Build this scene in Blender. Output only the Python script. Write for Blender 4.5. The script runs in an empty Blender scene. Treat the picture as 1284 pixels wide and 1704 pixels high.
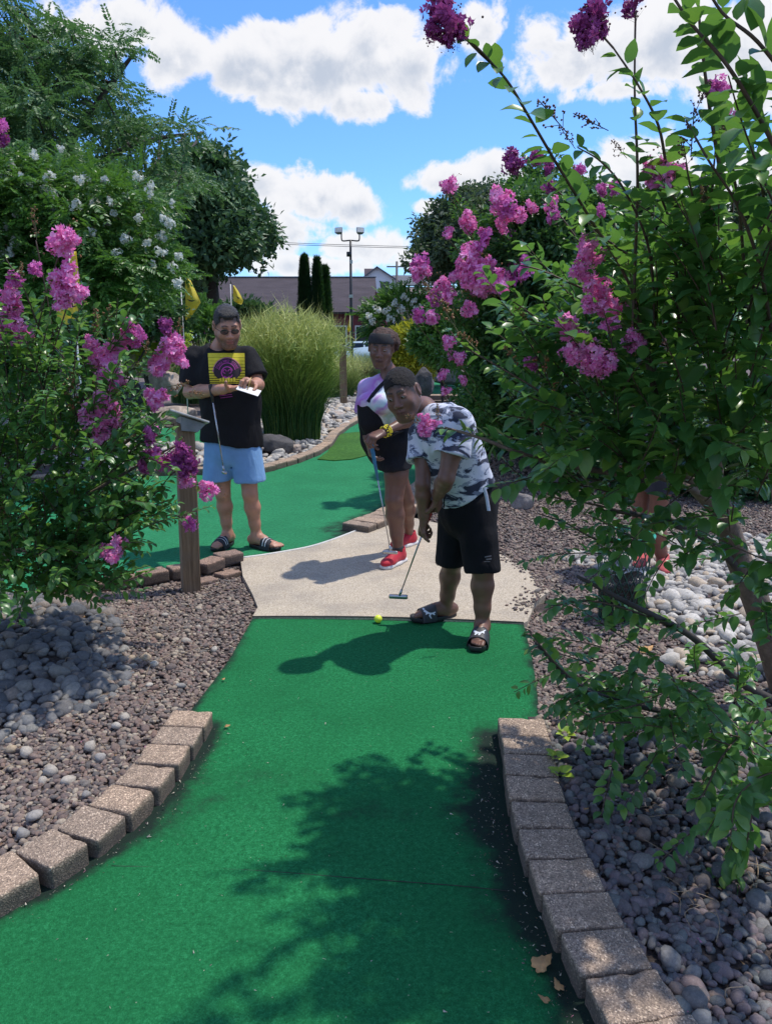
import bpy, bmesh, math, random
import numpy as np
from mathutils import Vector, Matrix
from mathutils.bvhtree import BVHTree
S = bpy.context.scene
COL = S.collection
R = math.radians

# ------------------------------------------------------------------ camera
CAM_H, PITCH, FPX = 1.55, 12.85, 1280.0
cam = bpy.data.cameras.new('camera')
cam.sensor_fit = 'VERTICAL'; cam.sensor_height = 36.0; cam.lens = FPX / 1704.0 * 36.0
cam.clip_start = 0.05; cam.clip_end = 3000
camo = bpy.data.objects.new('camera', cam)
camo.location = (0, 0, CAM_H); camo.rotation_euler = (R(90 - PITCH), 0, 0)
COL.objects.link(camo); S.camera = camo

# ------------------------------------------------------------------ light
SUN_EL, SUN_AZ = 67.0, 63.0            # azimuth clockwise from +Y
w = bpy.data.worlds.new('World'); S.world = w; w.use_nodes = True
sd = bpy.data.lights.new('sun', 'SUN'); sd.energy = 2.15; sd.angle = R(1.2); sd.color = (1.0, 0.94, 0.85)
so = bpy.data.objects.new('sun', sd); COL.objects.link(so)
to_sun = Vector((math.sin(R(SUN_AZ)) * math.cos(R(SUN_EL)), math.cos(R(SUN_AZ)) * math.cos(R(SUN_EL)), math.sin(R(SUN_EL))))
so.rotation_euler = to_sun.to_track_quat('Z', 'Y').to_euler()
S.view_settings.view_transform = 'Standard'; S.view_settings.look = 'None'
S.view_settings.exposure = 0.95; S.view_settings.gamma = 1.0; S.view_settings.use_curve_mapping = False
S.cycles.max_bounces = 8; S.cycles.transparent_max_bounces = 16
S.cycles.use_adaptive_sampling = True
S.cycles.sample_clamp_indirect = 6.0

# ------------------------------------------------------------------ geometry of the view -> world points
_a = R(PITCH)
def ray(px, py):
    xc = (px - 642) / FPX; yc = -(py - 852) / FPX
    return np.array([xc, yc * math.sin(_a) + math.cos(_a), yc * math.cos(_a) - math.sin(_a)])
def P(px, py, Y):
    d = ray(px, py); return np.array([0, 0, CAM_H]) + d * (Y / d[1])
def G(px, py, z=0.0):
    d = ray(px, py); return np.array([0, 0, CAM_H]) + d * ((z - CAM_H) / d[2])
def azel(px, py):
    d = ray(px, py); d = d / np.linalg.norm(d)
    return math.atan2(d[0], d[1]), math.asin(d[2])

# ------------------------------------------------------------------ node helpers
def nd(nt, typ, ins=None, **props):
    n = nt.nodes.new(typ)
    for k, v in props.items(): setattr(n, k, v)
    for k, v in (ins or {}).items():
        s = n.inputs[k]
        if isinstance(v, bpy.types.NodeSocket): nt.links.new(v, s)
        elif hasattr(s, 'default_value'):
            try: s.default_value = v
            except Exception: s.default_value = (*v, 1)
    return n
def mth(nt, op, a, b=0.5, c=None, clamp=False):
    n = nd(nt, 'ShaderNodeMath', {0: a, 1: b}, operation=op, use_clamp=clamp)
    if c is not None:
        if isinstance(c, bpy.types.NodeSocket): nt.links.new(c, n.inputs[2])
        else: n.inputs[2].default_value = c
    return n.outputs[0]
def mixc(nt, f, a, b, mode='MIX'):
    n = nt.nodes.new('ShaderNodeMix'); n.data_type = 'RGBA'; n.blend_type = mode
    for i, v in ((0, f), (6, a), (7, b)):
        if isinstance(v, bpy.types.NodeSocket): nt.links.new(v, n.inputs[i])
        elif i == 0: n.inputs[0].default_value = v
        else: n.inputs[i].default_value = (*v[:3], 1)
    return n.outputs[2]
def sstep(nt, v, a, b):
    n = nd(nt, 'ShaderNodeMapRange', {0: v, 1: a, 2: b, 3: 0.0, 4: 1.0}, interpolation_type='SMOOTHSTEP'); return n.outputs[0]
def ramp(nt, f, stops, interp='LINEAR'):
    n = nt.nodes.new('ShaderNodeValToRGB'); cr = n.color_ramp; cr.interpolation = interp
    while len(cr.elements) < len(stops): cr.elements.new(0.5)
    for e, (p, c) in zip(cr.elements, stops): e.position = p; e.color = (*c[:3], 1)
    nt.links.new(f, n.inputs[0]); return n.outputs[0]
def noise(nt, vec, scale, detail=2, rough=0.5, dist=0.0, out=0):
    return nd(nt, 'ShaderNodeTexNoise', {'Vector': vec, 'Scale': scale, 'Detail': detail, 'Roughness': rough, 'Distortion': dist}).outputs[out]
def vor(nt, vec, scale, feature='F1', out=0, rnd=1.0):
    return nd(nt, 'ShaderNodeTexVoronoi', {'Vector': vec, 'Scale': scale, 'Randomness': rnd}, feature=feature).outputs[out]
def newmat(name):
    m = bpy.data.materials.new(name); m.use_nodes = True; nt = m.node_tree
    b = nt.nodes['Principled BSDF']; tc = nt.nodes.new('ShaderNodeTexCoord')
    return m, nt, b, tc.outputs['Object']
def bump(nt, b, h, strength=0.4, dist=0.01):
    n = nd(nt, 'ShaderNodeBump', {'Height': h, 'Strength': strength, 'Distance': dist}); nt.links.new(n.outputs[0], b.inputs['Normal'])
def setc(nt, b, c): 
    if isinstance(c, bpy.types.NodeSocket): nt.links.new(c, b.inputs['Base Color'])
    else: b.inputs['Base Color'].default_value = (*c[:3], 1)
def simple(name, c, rough=0.6, var=0.25, scale=8.0, bs=0.0, bscale=60.0, metal=0.0, bd=0.01, spec=0.5, sheen=0.0):
    m, nt, b, oc = newmat(name)
    n = noise(nt, oc, scale, 4, 0.6)
    c = np.array(c)
    setc(nt, b, ramp(nt, n, [(0.3, c * (1 - var)), (0.7, np.minimum(c * (1 + var), 1))]))
    b.inputs['Roughness'].default_value = rough; b.inputs['Metallic'].default_value = metal
    b.inputs['Specular IOR Level'].default_value = spec
    if sheen: b.inputs['Sheen Weight'].default_value = sheen
    if bs: bump(nt, b, noise(nt, oc, bscale, 4, 0.6), bs, bd)
    return m

# ------------------------------------------------------------------ sky with clouds (world)
def build_world():
    nt = w.node_tree; nt.nodes.clear()
    out = nt.nodes.new('ShaderNodeOutputWorld'); bg = nt.nodes.new('ShaderNodeBackground')
    sky = nd(nt, 'ShaderNodeTexSky', sky_type='NISHITA', sun_disc=False, sun_elevation=R(SUN_EL), sun_rotation=R(SUN_AZ), altitude=50, air_density=1.0, dust_density=0.3, ozone_density=3.0)
    skyc = mixc(nt, 1.0, sky.outputs[0], SKY_TINT, 'MULTIPLY')
    gm = nd(nt, 'ShaderNodeGamma', {0: skyc, 1: 1.0}).outputs[0]
    geo = nt.nodes.new('ShaderNodeTexCoord')
    d = nd(nt, 'ShaderNodeVectorMath', {0: geo.outputs['Generated']}, operation='NORMALIZE').outputs[0]
    sx = nd(nt, 'ShaderNodeSeparateXYZ', {0: d}).outputs
    az = mth(nt, 'ARCTAN2', sx[0], sx[1]); el = mth(nt, 'ARCSINE', sx[2])
    p = nd(nt, 'ShaderNodeCombineXYZ', {0: az, 1: el, 2: 0.0}).outputs[0]
    # stretched noise so that clouds flatten towards the horizon
    n1 = noise(nt, p, 11.0, 10, 0.64, 0.35); n2 = noise(nt, nd(nt, 'ShaderNodeVectorMath', {0: p, 1: (3.1, 7.7, 0)}, operation='ADD').outputs[0], 26.0, 7, 0.6)
    v2 = vor(nt, nd(nt, 'ShaderNodeVectorMath', {0: p, 1: nd(nt, 'ShaderNodeVectorMath', {0: noise(nt, p, 14.0, 4, 0.5, 0, 1), 3: 0.05}, operation='SCALE').outputs[0]}, operation='ADD').outputs[0], 38.0, 'SMOOTH_F1')
    field = None; low = None
    for (px, py, rx, ry, s) in CLOUDS:
        a0, e0 = azel(px, py); ra, re = rx / FPX * 0.86, ry / FPX * 0.84
        q = nd(nt, 'ShaderNodeVectorMath', {0: p, 1: (a0, e0, 0)}, operation='SUBTRACT').outputs[0]
        q = nd(nt, 'ShaderNodeVectorMath', {0: q, 1: (1 / ra, 1 / re, 0)}, operation='MULTIPLY').outputs[0]
        ln = nd(nt, 'ShaderNodeVectorMath', {0: q}, operation='LENGTH').outputs['Value']
        v = mth(nt, 'MULTIPLY_ADD', ln, -s, s)
        lo = mth(nt, 'MULTIPLY', nd(nt, 'ShaderNodeSeparateXYZ', {0: q}).outputs[1], mth(nt, 'MAXIMUM', v, 0.0))
        field = v if field is None else mth(nt, 'MAXIMUM', field, v)
        low = lo if low is None else mth(nt, 'ADD', low, lo)
    # elsewhere in the sky: added broken cumulus, cover raised for more ambient light
    wide = mth(nt, 'SUBTRACT', noise(nt, p, 2.3, 3, 0.5), 0.50)
    outside = mth(nt, 'MAXIMUM', sstep(nt, mth(nt, 'ABSOLUTE', az), 0.50, 0.75), sstep(nt, el, 0.42, 0.6))
    field = mth(nt, 'MAXIMUM', field, mth(nt, 'MULTIPLY_ADD', wide, 4.0, mth(nt, 'MULTIPLY_ADD', outside, 2.0, -2.0)))
    dens = mth(nt, 'ADD', field, mth(nt, 'MULTIPLY_ADD', n1, 3.0, -1.5))
    dens = mth(nt, 'ADD', dens, mth(nt, 'MULTIPLY_ADD', n2, 1.0, -0.5))
    dens = mth(nt, 'ADD', dens, mth(nt, 'MULTIPLY_ADD', v2, -0.5, 0.2))
    alpha = sstep(nt, dens, -0.04, 0.42)
    # billow shading: grey-blue in the deep and low part, white rims
    deep = sstep(nt, mth(nt, 'SUBTRACT', dens, mth(nt, 'MULTIPLY', low, 0.9)), 0.25, 1.7)
    bil = mth(nt, 'MULTIPLY_ADD', n2, 1.3, mth(nt, 'MULTIPLY', v2, 0.8))
    shade = mth(nt, 'MULTIPLY', deep, sstep(nt, bil, 0.55, 1.15))
    cc = mixc(nt, shade, CLOUD_LIT, CLOUD_SHADE)
    horiz = sstep(nt, el, 0.16, 0.0)
    cc = mixc(nt, mth(nt, 'MULTIPLY', horiz, 0.35), cc, (3.3, 3.5, 3.9))
    base = mixc(nt, mth(nt, 'MULTIPLY', horiz, 0.35), gm, (1.9, 2.9, 4.3))
    col = mixc(nt, mth(nt, 'MULTIPLY', alpha, 0.97), base, cc)
    nt.links.new(col, bg.inputs[0]); bg.inputs[1].default_value = 0.15
    nt.links.new(bg.outputs[0], out.inputs[0])
SKY_TINT = (0.36, 0.55, 0.80)
CLOUD_LIT = (3.3, 3.28, 3.33); CLOUD_SHADE = (1.95, 2.15, 2.5)
CLOUDS = [ # photo px, py, radius x, y, strength
    (215, 45, 120, 60, 1.2), (300, 95, 110, 55, 1.3), (410, 110, 130, 55, 1.5), (520, 110, 150, 75, 1.7), (620, 80, 130, 65, 1.5), (690, 110, 80, 70, 1.2),
    (590, 175, 70, 34, 1.2), (470, 165, 70, 22, 0.9), (790, 45, 60, 40, 1.1), (330, 120, 70, 30, .8),
    (430, 300, 70, 40, 1.2), (520, 330, 110, 55, 1.5), (590, 345, 60, 40, 1.3), (480, 380, 90, 55, 1.1), (600, 415, 110, 40, 1.0), (520, 440, 150, 22, 1.0), (680, 430, 60, 24, .8),
    (745, 300, 90, 36, 1.3), (830, 290, 70, 40, 1.2), (720, 345, 50, 22, 1.1), (800, 340, 80, 30, 1.0),
    (980, 80, 130, 70, 1.5), (1100, 60, 160, 80, 1.5), (1230, 100, 120, 100, 1.4), (910, 60, 70, 40, 1.1), (1040, 150, 120, 20, .8),
    (1080, 300, 130, 70, 1.3), (1240, 330, 100, 110, 1.3), (950, 420, 200, 60, 1.0), (1150, 470, 160, 80, 1.0),
    (180, 330, 120, 60, .7)]
build_world()

# ------------------------------------------------------------------ object helpers
def tag(o, label=None, cat=None, group=None, kind=None):
    if label: o['label'] = label
    if cat: o['category'] = cat
    if group: o['group'] = group
    if kind: o['kind'] = kind
    return o
def empty(name, loc=(0, 0, 0), label=None, cat=None, group=None):
    o = bpy.data.objects.new(name, None); o.empty_display_size = 0.1; COL.objects.link(o); o.location = loc
    return tag(o, label, cat, group)
def link(name, me, mats, parent=None, loc=None):
    """me is in WORLD coordinates when a parent (unrotated empty) is given: the child is shifted back by the parent's place."""
    if mats is not None:
        for m in (mats if isinstance(mats, (list, tuple)) else [mats]):
            me.materials.append(m)
    o = bpy.data.objects.new(name, me); COL.objects.link(o)
    if parent is not None:
        o.parent = parent; o.location = -world_loc(parent)
    if loc is not None: o.location = Vector(loc) + (o.location if parent is not None else Vector())
    return o
def world_loc(o):
    v = Vector(o.location)
    while o.parent: o = o.parent; v += Vector(o.location)
    return v
def mesh_np(name, V, Fs, smooth=True, mats=None):
    """Fs: array (n,3) or (n,4), or a list of such arrays"""
    me = bpy.data.meshes.new(name); V = np.asarray(V, np.float32)
    if isinstance(Fs, np.ndarray): Fs = [Fs]
    Fs = [np.asarray(f, np.int32) for f in Fs if len(f)]
    me.vertices.add(len(V)); me.vertices.foreach_set('co', V.ravel())
    nl = sum(f.size for f in Fs); npoly = sum(len(f) for f in Fs)
    me.loops.add(nl); me.polygons.add(npoly)
    me.loops.foreach_set('vertex_index', np.concatenate([f.ravel() for f in Fs]))
    tot = np.concatenate([np.full(len(f), f.shape[1]) for f in Fs]); st = np.concatenate([[0], np.cumsum(tot)[:-1]])
    me.polygons.foreach_set('loop_start', st.astype(np.int32)); me.polygons.foreach_set('loop_total', tot.astype(np.int32))
    me.polygons.foreach_set('use_smooth', np.full(npoly, smooth))
    me.update(calc_edges=True); return me
def bm_mesh(name, bm, smooth=False):
    me = bpy.data.meshes.new(name); bm.normal_update(); bm.to_mesh(me); bm.free()
    if smooth: me.polygons.foreach_set('use_smooth', np.ones(len(me.polygons), bool))
    return me
def box_bm(bm, c, s, rot=None, bev=0.0, seg=2):
    r = bmesh.ops.create_cube(bm, size=1.0); vs = r['verts']
    bmesh.ops.scale(bm, vec=Vector(s), verts=vs)
    if bev:
        es = list({e for v in vs for e in v.link_edges})
        rr = bmesh.ops.bevel(bm, geom=es, offset=bev, segments=seg, affect='EDGES', profile=0.5)
        vs = list({v for f in rr['faces'] for v in f.verts} | {v for v in vs if v.is_valid})
    if rot is not None: bmesh.ops.rotate(bm, cent=(0, 0, 0), matrix=rot, verts=vs)
    bmesh.ops.translate(bm, vec=Vector(c), verts=vs); return vs
def tube_np(pts, rads, n=8, caps=True):
    pts = np.asarray(pts, float); m = len(pts); rads = np.broadcast_to(rads, (m,))
    t = np.gradient(pts, axis=0); t /= np.linalg.norm(t, axis=1)[:, None] + 1e-9
    up = np.array([0, 0, 1.0]) if abs(t[0][2]) < 0.9 else np.array([1.0, 0, 0])
    V = []; u = np.cross(t[0], up); u /= np.linalg.norm(u)
    for i in range(m):
        u = u - t[i] * u.dot(t[i]); u /= np.linalg.norm(u) + 1e-9; v = np.cross(t[i], u)
        a = np.arange(n) * 2 * np.pi / n
        V.append(pts[i] + rads[i] * (np.cos(a)[:, None] * u + np.sin(a)[:, None] * v))
    V = np.concatenate(V); F = []
    for i in range(m - 1):
        for j in range(n): F.append((i * n + j, i * n + (j + 1) % n, (i + 1) * n + (j + 1) % n, (i + 1) * n + j))
    F = np.array(F); T = np.zeros((0, 3), int)
    if caps:
        c0, c1 = len(V), len(V) + 1; V = np.vstack([V, pts[0], pts[-1]]); T = []
        for j in range(n): T.append((c0, (j + 1) % n, j)); T.append((c1, (m - 1) * n + j, (m - 1) * n + (j + 1) % n))
        T = np.array(T)
    return V, F, T
class MB:
    """collects pieces of ONE part"""
    def __init__(s): s.V = []; s.Q = []; s.T = []; s.n = 0
    def add(s, V, Q=None, T=None):
        s.V.append(np.asarray(V, float))
        if Q is not None and len(Q): s.Q.append(np.asarray(Q) + s.n)
        if T is not None and len(T): s.T.append(np.asarray(T) + s.n)
        s.n += len(V); return s
    def tube(s, pts, r, n=8, caps=True): V, Q, T = tube_np(pts, r, n, caps); return s.add(V, Q, T)
    def box(s, c, sz, M=None):
        v = np.array([[x, y, z] for x in (-.5, .5) for y in (-.5, .5) for z in (-.5, .5)]) * np.array(sz)
        if M is not None: v = v @ np.array(M).T
        return s.add(v + np.array(c), [(0, 1, 3, 2), (4, 6, 7, 5), (0, 4, 5, 1), (2, 3, 7, 6), (0, 2, 6, 4), (1, 5, 7, 3)])
    def build(s, name, mats, parent=None, smooth=True):
        Fs = []
        if s.Q: Fs.append(np.concatenate(s.Q))
        if s.T: Fs.append(np.concatenate(s.T))
        return link(name, mesh_np(name, np.concatenate(s.V), Fs, smooth), mats, parent)
def smooth_path(pts, n=8):
    """Catmull-Rom through the points"""
    p = np.asarray(pts, float); p = np.vstack([2 * p[0] - p[1], p, 2 * p[-1] - p[-2]]); out = []
    for i in range(1, len(p) - 2):
        for t in np.linspace(0, 1, n, endpoint=False):
            a, b, c, d = p[i - 1], p[i], p[i + 1], p[i + 2]
            out.append(0.5 * (2 * b + (c - a) * t + (2 * a - 5 * b + 4 * c - d) * t * t + (3 * b - 3 * c + d - a) * t ** 3))
    out.append(p[-2]); return np.array(out)
def vnoise(p, scale, seed=0):
    """smooth value noise in -1..1, p (n,3)"""
    q = np.asarray(p, float) * scale + seed * 17.31; i = np.floor(q).astype(np.int64); f = q - i; f = f * f * (3 - 2 * f); r = 0
    for dx in (0, 1):
        for dy in (0, 1):
            for dz in (0, 1):
                h = (i[:, 0] + dx) * 374761393 + (i[:, 1] + dy) * 668265263 + (i[:, 2] + dz) * 2147483647 + seed * 974711
                h = (h ^ (h >> 13)) * 1274126177; h = h ^ (h >> 16); v = (h & 0xffff) / 32767.5 - 1
                r = r + v * (f[:, 0] if dx else 1 - f[:, 0]) * (f[:, 1] if dy else 1 - f[:, 1]) * (f[:, 2] if dz else 1 - f[:, 2])
    return r
def inpoly(pts, poly):
    x, y = pts[:, 0], pts[:, 1]; c = np.zeros(len(x), bool); n = len(poly)
    for i in range(n):
        x0, y0 = poly[i][:2]; x1, y1 = poly[i - 1][:2]
        c ^= ((y0 > y) != (y1 > y)) & (x < (x1 - x0) * (y - y0) / (y1 - y0 + 1e-12) + x0)
    return c
def pline_dist(pts, line):
    d = np.full(len(pts), 1e9)
    for a, b in zip(line[:-1], line[1:]):
        a = np.array(a[:2]); b = np.array(b[:2]); ab = b - a
        t = np.clip(((pts[:, :2] - a) @ ab) / (ab @ ab + 1e-12), 0, 1)
        d = np.minimum(d, np.linalg.norm(pts[:, :2] - a - t[:, None] * ab, axis=1))
    return d
def rotmats(fwd, up):
    """columns x=side, y=fwd, z=up-ish for arrays"""
    f = fwd / (np.linalg.norm(fwd, axis=1)[:, None] + 1e-9); s = np.cross(f, up); s /= np.linalg.norm(s, axis=1)[:, None] + 1e-9
    u = np.cross(s, f); return np.stack([s, f, u], axis=2)
def eulers(M):
    """XYZ eulers of matrices (n,3,3)"""
    sy = np.sqrt(M[:, 0, 0] ** 2 + M[:, 1, 0] ** 2)
    return np.stack([np.arctan2(M[:, 2, 1], M[:, 2, 2]), np.arctan2(-M[:, 2, 0], sy), np.arctan2(M[:, 1, 0], M[:, 0, 0])], 1)
def template(me):
    o = bpy.data.objects.new('template', me); return o
def scatter(name, pts, M, scl, templates, idx, parent=None, kind='stuff'):
    """ONE object of many small pieces: geometry instanced on points"""
    pts = np.asarray(pts, np.float32); n = len(pts)
    me = bpy.data.meshes.new(name); me.vertices.add(n); me.vertices.foreach_set('co', pts.ravel())
    a = me.attributes.new('rot', 'FLOAT_VECTOR', 'POINT'); a.data.foreach_set('vector', eulers(M).astype(np.float32).ravel())
    scl = np.asarray(scl, np.float32)
    if scl.ndim == 1: scl = np.repeat(scl[:, None], 3, 1)
    a = me.attributes.new('scl', 'FLOAT_VECTOR', 'POINT'); a.data.foreach_set('vector', scl.ravel())
    a = me.attributes.new('idx', 'INT', 'POINT'); a.data.foreach_set('value', np.asarray(idx, np.int32))
    ng = bpy.data.node_groups.new(name, 'GeometryNodeTree')
    ng.interface.new_socket('Geometry', in_out='INPUT', socket_type='NodeSocketGeometry'); ng.interface.new_socket('Geometry', in_out='OUTPUT', socket_type='NodeSocketGeometry')
    gi = ng.nodes.new('NodeGroupInput'); go = ng.nodes.new('NodeGroupOutput'); L = ng.links.new
    join = ng.nodes.new('GeometryNodeJoinGeometry')
    for t in reversed(templates):
        oi = ng.nodes.new('GeometryNodeObjectInfo'); oi.inputs['Object'].default_value = t; oi.inputs['As Instance'].default_value = False
        g2 = ng.nodes.new('GeometryNodeGeometryToInstance'); L(oi.outputs['Geometry'], g2.inputs[0]); L(g2.outputs[0], join.inputs[0])
    def attr(nm, ty):
        x = ng.nodes.new('GeometryNodeInputNamedAttribute'); x.data_type = ty; x.inputs['Name'].default_value = nm; return x.outputs['Attribute']
    ip = ng.nodes.new('GeometryNodeInstanceOnPoints'); L(gi.outputs[0], ip.inputs['Points']); L(join.outputs[0], ip.inputs['Instance'])
    ip.inputs['Pick Instance'].default_value = True; L(attr('idx', 'INT'), ip.inputs['Instance Index'])
    L(attr('rot', 'FLOAT_VECTOR'), ip.inputs['Rotation']); L(attr('scl', 'FLOAT_VECTOR'), ip.inputs['Scale']); L(ip.outputs[0], go.inputs[0])
    o = link(name, me, None, parent); md = o.modifiers.new('pieces', 'NODES'); md.node_group = ng
    if kind: o['kind'] = kind
    return o
def parts(name, pts, M, scl, meshes, idx, parent):
    """each piece its own object sharing mesh data"""
    base = world_loc(parent); scl = np.asarray(scl, float)
    if scl.ndim == 1: scl = np.repeat(scl[:, None], 3, 1)
    for i in range(len(pts)):
        o = bpy.data.objects.new(name, meshes[idx[i]]); COL.objects.link(o); o.parent = parent
        m = np.eye(4); m[:3, :3] = M[i] * scl[i][None, :]; m[:3, 3] = np.array(pts[i]) - np.array(base)
        o.matrix_local = Matrix(m.tolist())
def ico(): 
    bm = bmesh.new(); bmesh.ops.create_icosphere(bm, subdivisions=1, radius=1.0); V = np.array([v.co[:] for v in bm.verts]); F = np.array([[v.index for v in f.verts] for f in bm.faces]); bm.free(); return V, F
ICV, ICF = ico()
rng = np.random.default_rng(7)
# ------------------------------------------------------------------ materials of the setting
def turf_mat(name, c1, c2, dirt=True, fibre=420.0, seam=False):
    m, nt, b, oc = newmat(name)
    big = noise(nt, oc, 1.6, 4, 0.6); mid = noise(nt, oc, 14.0, 5, 0.65); fine = mth(nt, 'MULTIPLY_ADD', noise(nt, oc, fibre * .42, 5, 0.85), .65, mth(nt, 'MULTIPLY', noise(nt, oc, fibre * .16, 3, 0.6), .35))
    st = nd(nt, 'ShaderNodeMapping', {'Vector': oc, 'Scale': (900.0, 160.0, 100.0)}).outputs[0]; stn = noise(nt, st, 1.0, 2, 0.6)
    c = ramp(nt, mth(nt, 'MULTIPLY_ADD', fine, 0.75, mth(nt, 'MULTIPLY', stn, 0.25)), [(0.36, np.array(c1) * 0.30), (0.5, c1), (0.64, c2)])
    c = mixc(nt, mth(nt, 'MULTIPLY', sstep(nt, big, 0.35, 0.7), 0.42), c, np.array(c1) * 0.6)
    c = mixc(nt, mth(nt, 'MULTIPLY', sstep(nt, mid, 0.52, 0.75), 0.30), c, np.array(c1) * 0.55)
    st2 = noise(nt, oc, 3.3, 9, 0.78, 0.6); c = mixc(nt, mth(nt, 'MULTIPLY', sstep(nt, st2, 0.56, 0.70), 0.40), c, np.array(c1) * 0.40 + 0.003)
    dv = nd(nt, 'ShaderNodeTexVoronoi', {'Vector': oc, 'Scale': 34.0}); pick = nd(nt, 'ShaderNodeSeparateXYZ', {0: dv.outputs['Color']}).outputs[0]
    c = mixc(nt, mth(nt, 'MULTIPLY', mth(nt, 'MULTIPLY', sstep(nt, dv.outputs['Distance'], 0.075, 0.05), mth(nt, 'GREATER_THAN', pick, 0.72)), 0.7), c, (0.30, 0.32, 0.24))
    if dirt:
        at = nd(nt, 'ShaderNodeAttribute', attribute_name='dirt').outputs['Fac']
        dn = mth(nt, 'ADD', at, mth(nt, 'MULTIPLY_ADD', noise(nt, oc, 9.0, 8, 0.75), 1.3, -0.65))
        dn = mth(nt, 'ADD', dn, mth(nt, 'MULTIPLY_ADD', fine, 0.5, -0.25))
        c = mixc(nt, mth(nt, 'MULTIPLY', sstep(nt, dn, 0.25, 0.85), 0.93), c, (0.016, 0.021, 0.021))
    setc(nt, b, c); b.inputs['Roughness'].default_value = 0.85; b.inputs['Specular IOR Level'].default_value = 0.12
    bump(nt, b, mth(nt, 'ADD', fine, mth(nt, 'MULTIPLY', stn, 0.7)), 0.75, 0.006)
    return m
M_turf = turf_mat('near_turf', (0.013, 0.168, 0.054), (0.040, 0.315, 0.120))
M_turf2 = turf_mat('mid_turf', (0.024, 0.215, 0.090), (0.055, 0.33, 0.15), fibre=220.0)
M_turf3 = turf_mat('olive_turf', (0.045, 0.135, 0.025), (0.12, 0.26, 0.05), dirt=False, fibre=150.0)
M_soil = simple('soil', (0.13, 0.10, 0.09), 0.95, 0.4, 30, 0.8, 200)
M_bed = simple('bed_floor', (0.085, 0.066, 0.062), 0.95, 0.5, 60, 1.0, 160, bd=0.02)
def concrete_mat():
    m, nt, b, oc = newmat('exposed_concrete')
    v = nd(nt, 'ShaderNodeTexVoronoi', {'Vector': oc, 'Scale': 210.0}); h = nd(nt, 'ShaderNodeSeparateXYZ', {0: v.outputs['Color']}).outputs[0]
    c = ramp(nt, h, [(0.0, (0.29, 0.235, 0.17)), (0.35, (0.42, 0.355, 0.27)), (0.75, (0.50, 0.43, 0.33)), (1.0, (0.60, 0.53, 0.42))])
    st = noise(nt, oc, 2.2, 5, 0.62); c = mixc(nt, mth(nt, 'MULTIPLY', sstep(nt, st, 0.42, 0.72), 0.45), c, (0.20, 0.18, 0.165))
    c = mixc(nt, mth(nt, 'MULTIPLY', sstep(nt, noise(nt, oc, 30, 4, 0.7), 0.60, 0.75), 0.35), c, (0.15, 0.14, 0.13))
    setc(nt, b, c); b.inputs['Roughness'].default_value = 0.85; bump(nt, b, mth(nt, 'ADD', v.outputs['Distance'], noise(nt, oc, 300, 3)), 0.5, 0.003); return m
M_conc = concrete_mat()
def paver_mat(name, tint):
    m, nt, b, oc = newmat(name); t = np.array(tint)
    oi = nt.nodes.new('ShaderNodeObjectInfo'); loc = nd(nt, 'ShaderNodeVectorMath', {0: oc, 1: oi.outputs['Location']}, operation='ADD').outputs[0]
    v = nd(nt, 'ShaderNodeTexVoronoi', {'Vector': loc, 'Scale': 260.0}); h = nd(nt, 'ShaderNodeSeparateXYZ', {0: v.outputs['Color']}).outputs[1]
    c = ramp(nt, h, [(0.0, t * 0.42), (0.4, t * 0.8), (0.85, t * 1.15), (1.0, np.minimum(t * 2.2, 1))])
    c = mixc(nt, mth(nt, 'MULTIPLY', sstep(nt, noise(nt, loc, 9, 5, 0.65), 0.45, 0.75), 0.5), c, t * 0.45)
    c = mixc(nt, 1.0, c, ramp(nt, oi.outputs['Random'], [(0, (0.82, 0.82, 0.85)), (1, (1.12, 1.06, 1.02))]), 'MULTIPLY')
    # darker low on the sides
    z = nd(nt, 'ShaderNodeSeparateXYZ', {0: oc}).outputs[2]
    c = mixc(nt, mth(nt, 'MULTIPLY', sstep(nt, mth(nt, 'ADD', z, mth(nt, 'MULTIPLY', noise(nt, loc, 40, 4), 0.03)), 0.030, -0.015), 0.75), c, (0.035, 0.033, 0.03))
    setc(nt, b, c); b.inputs['Roughness'].default_value = 0.9
    bump(nt, b, mth(nt, 'ADD', v.outputs['Distance'], mth(nt, 'MULTIPLY', noise(nt, loc, 150, 4, 0.7), 1.6)), 0.7, 0.003); return m
M_pav = paver_mat('paver_concrete', (0.48, 0.36, 0.262)); M_pav2 = paver_mat('paver_warm', (0.36, 0.245, 0.185))

# ------------------------------------------------------------------ ground sheet to the horizon
def grid_sheet(name, x0, x1, y0, y1, nx, ny, zf, mat, kind='structure', keep=None):
    xs = np.linspace(x0, x1, nx + 1); ys = np.linspace(y0, y1, ny + 1); X, Y = np.meshgrid(xs, ys)
    p = np.stack([X.ravel(), Y.ravel()], 1); z = zf(p); V = np.column_stack([p, z])
    i = np.arange(nx)[None, :] + np.arange(ny)[:, None] * (nx + 1); F = np.stack([i, i + 1, i + nx + 2, i + nx + 1], 2).reshape(-1, 4)
    if keep is not None:
        k = keep(V[F].mean(1)); F = F[k]
    o = link(name, mesh_np(name, V, F), mat); tag(o, kind=kind); return o
gnd = grid_sheet('ground', -400, 400, -60, 900, 8, 8, lambda p: np.full(len(p), -0.08), M_soil)

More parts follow.
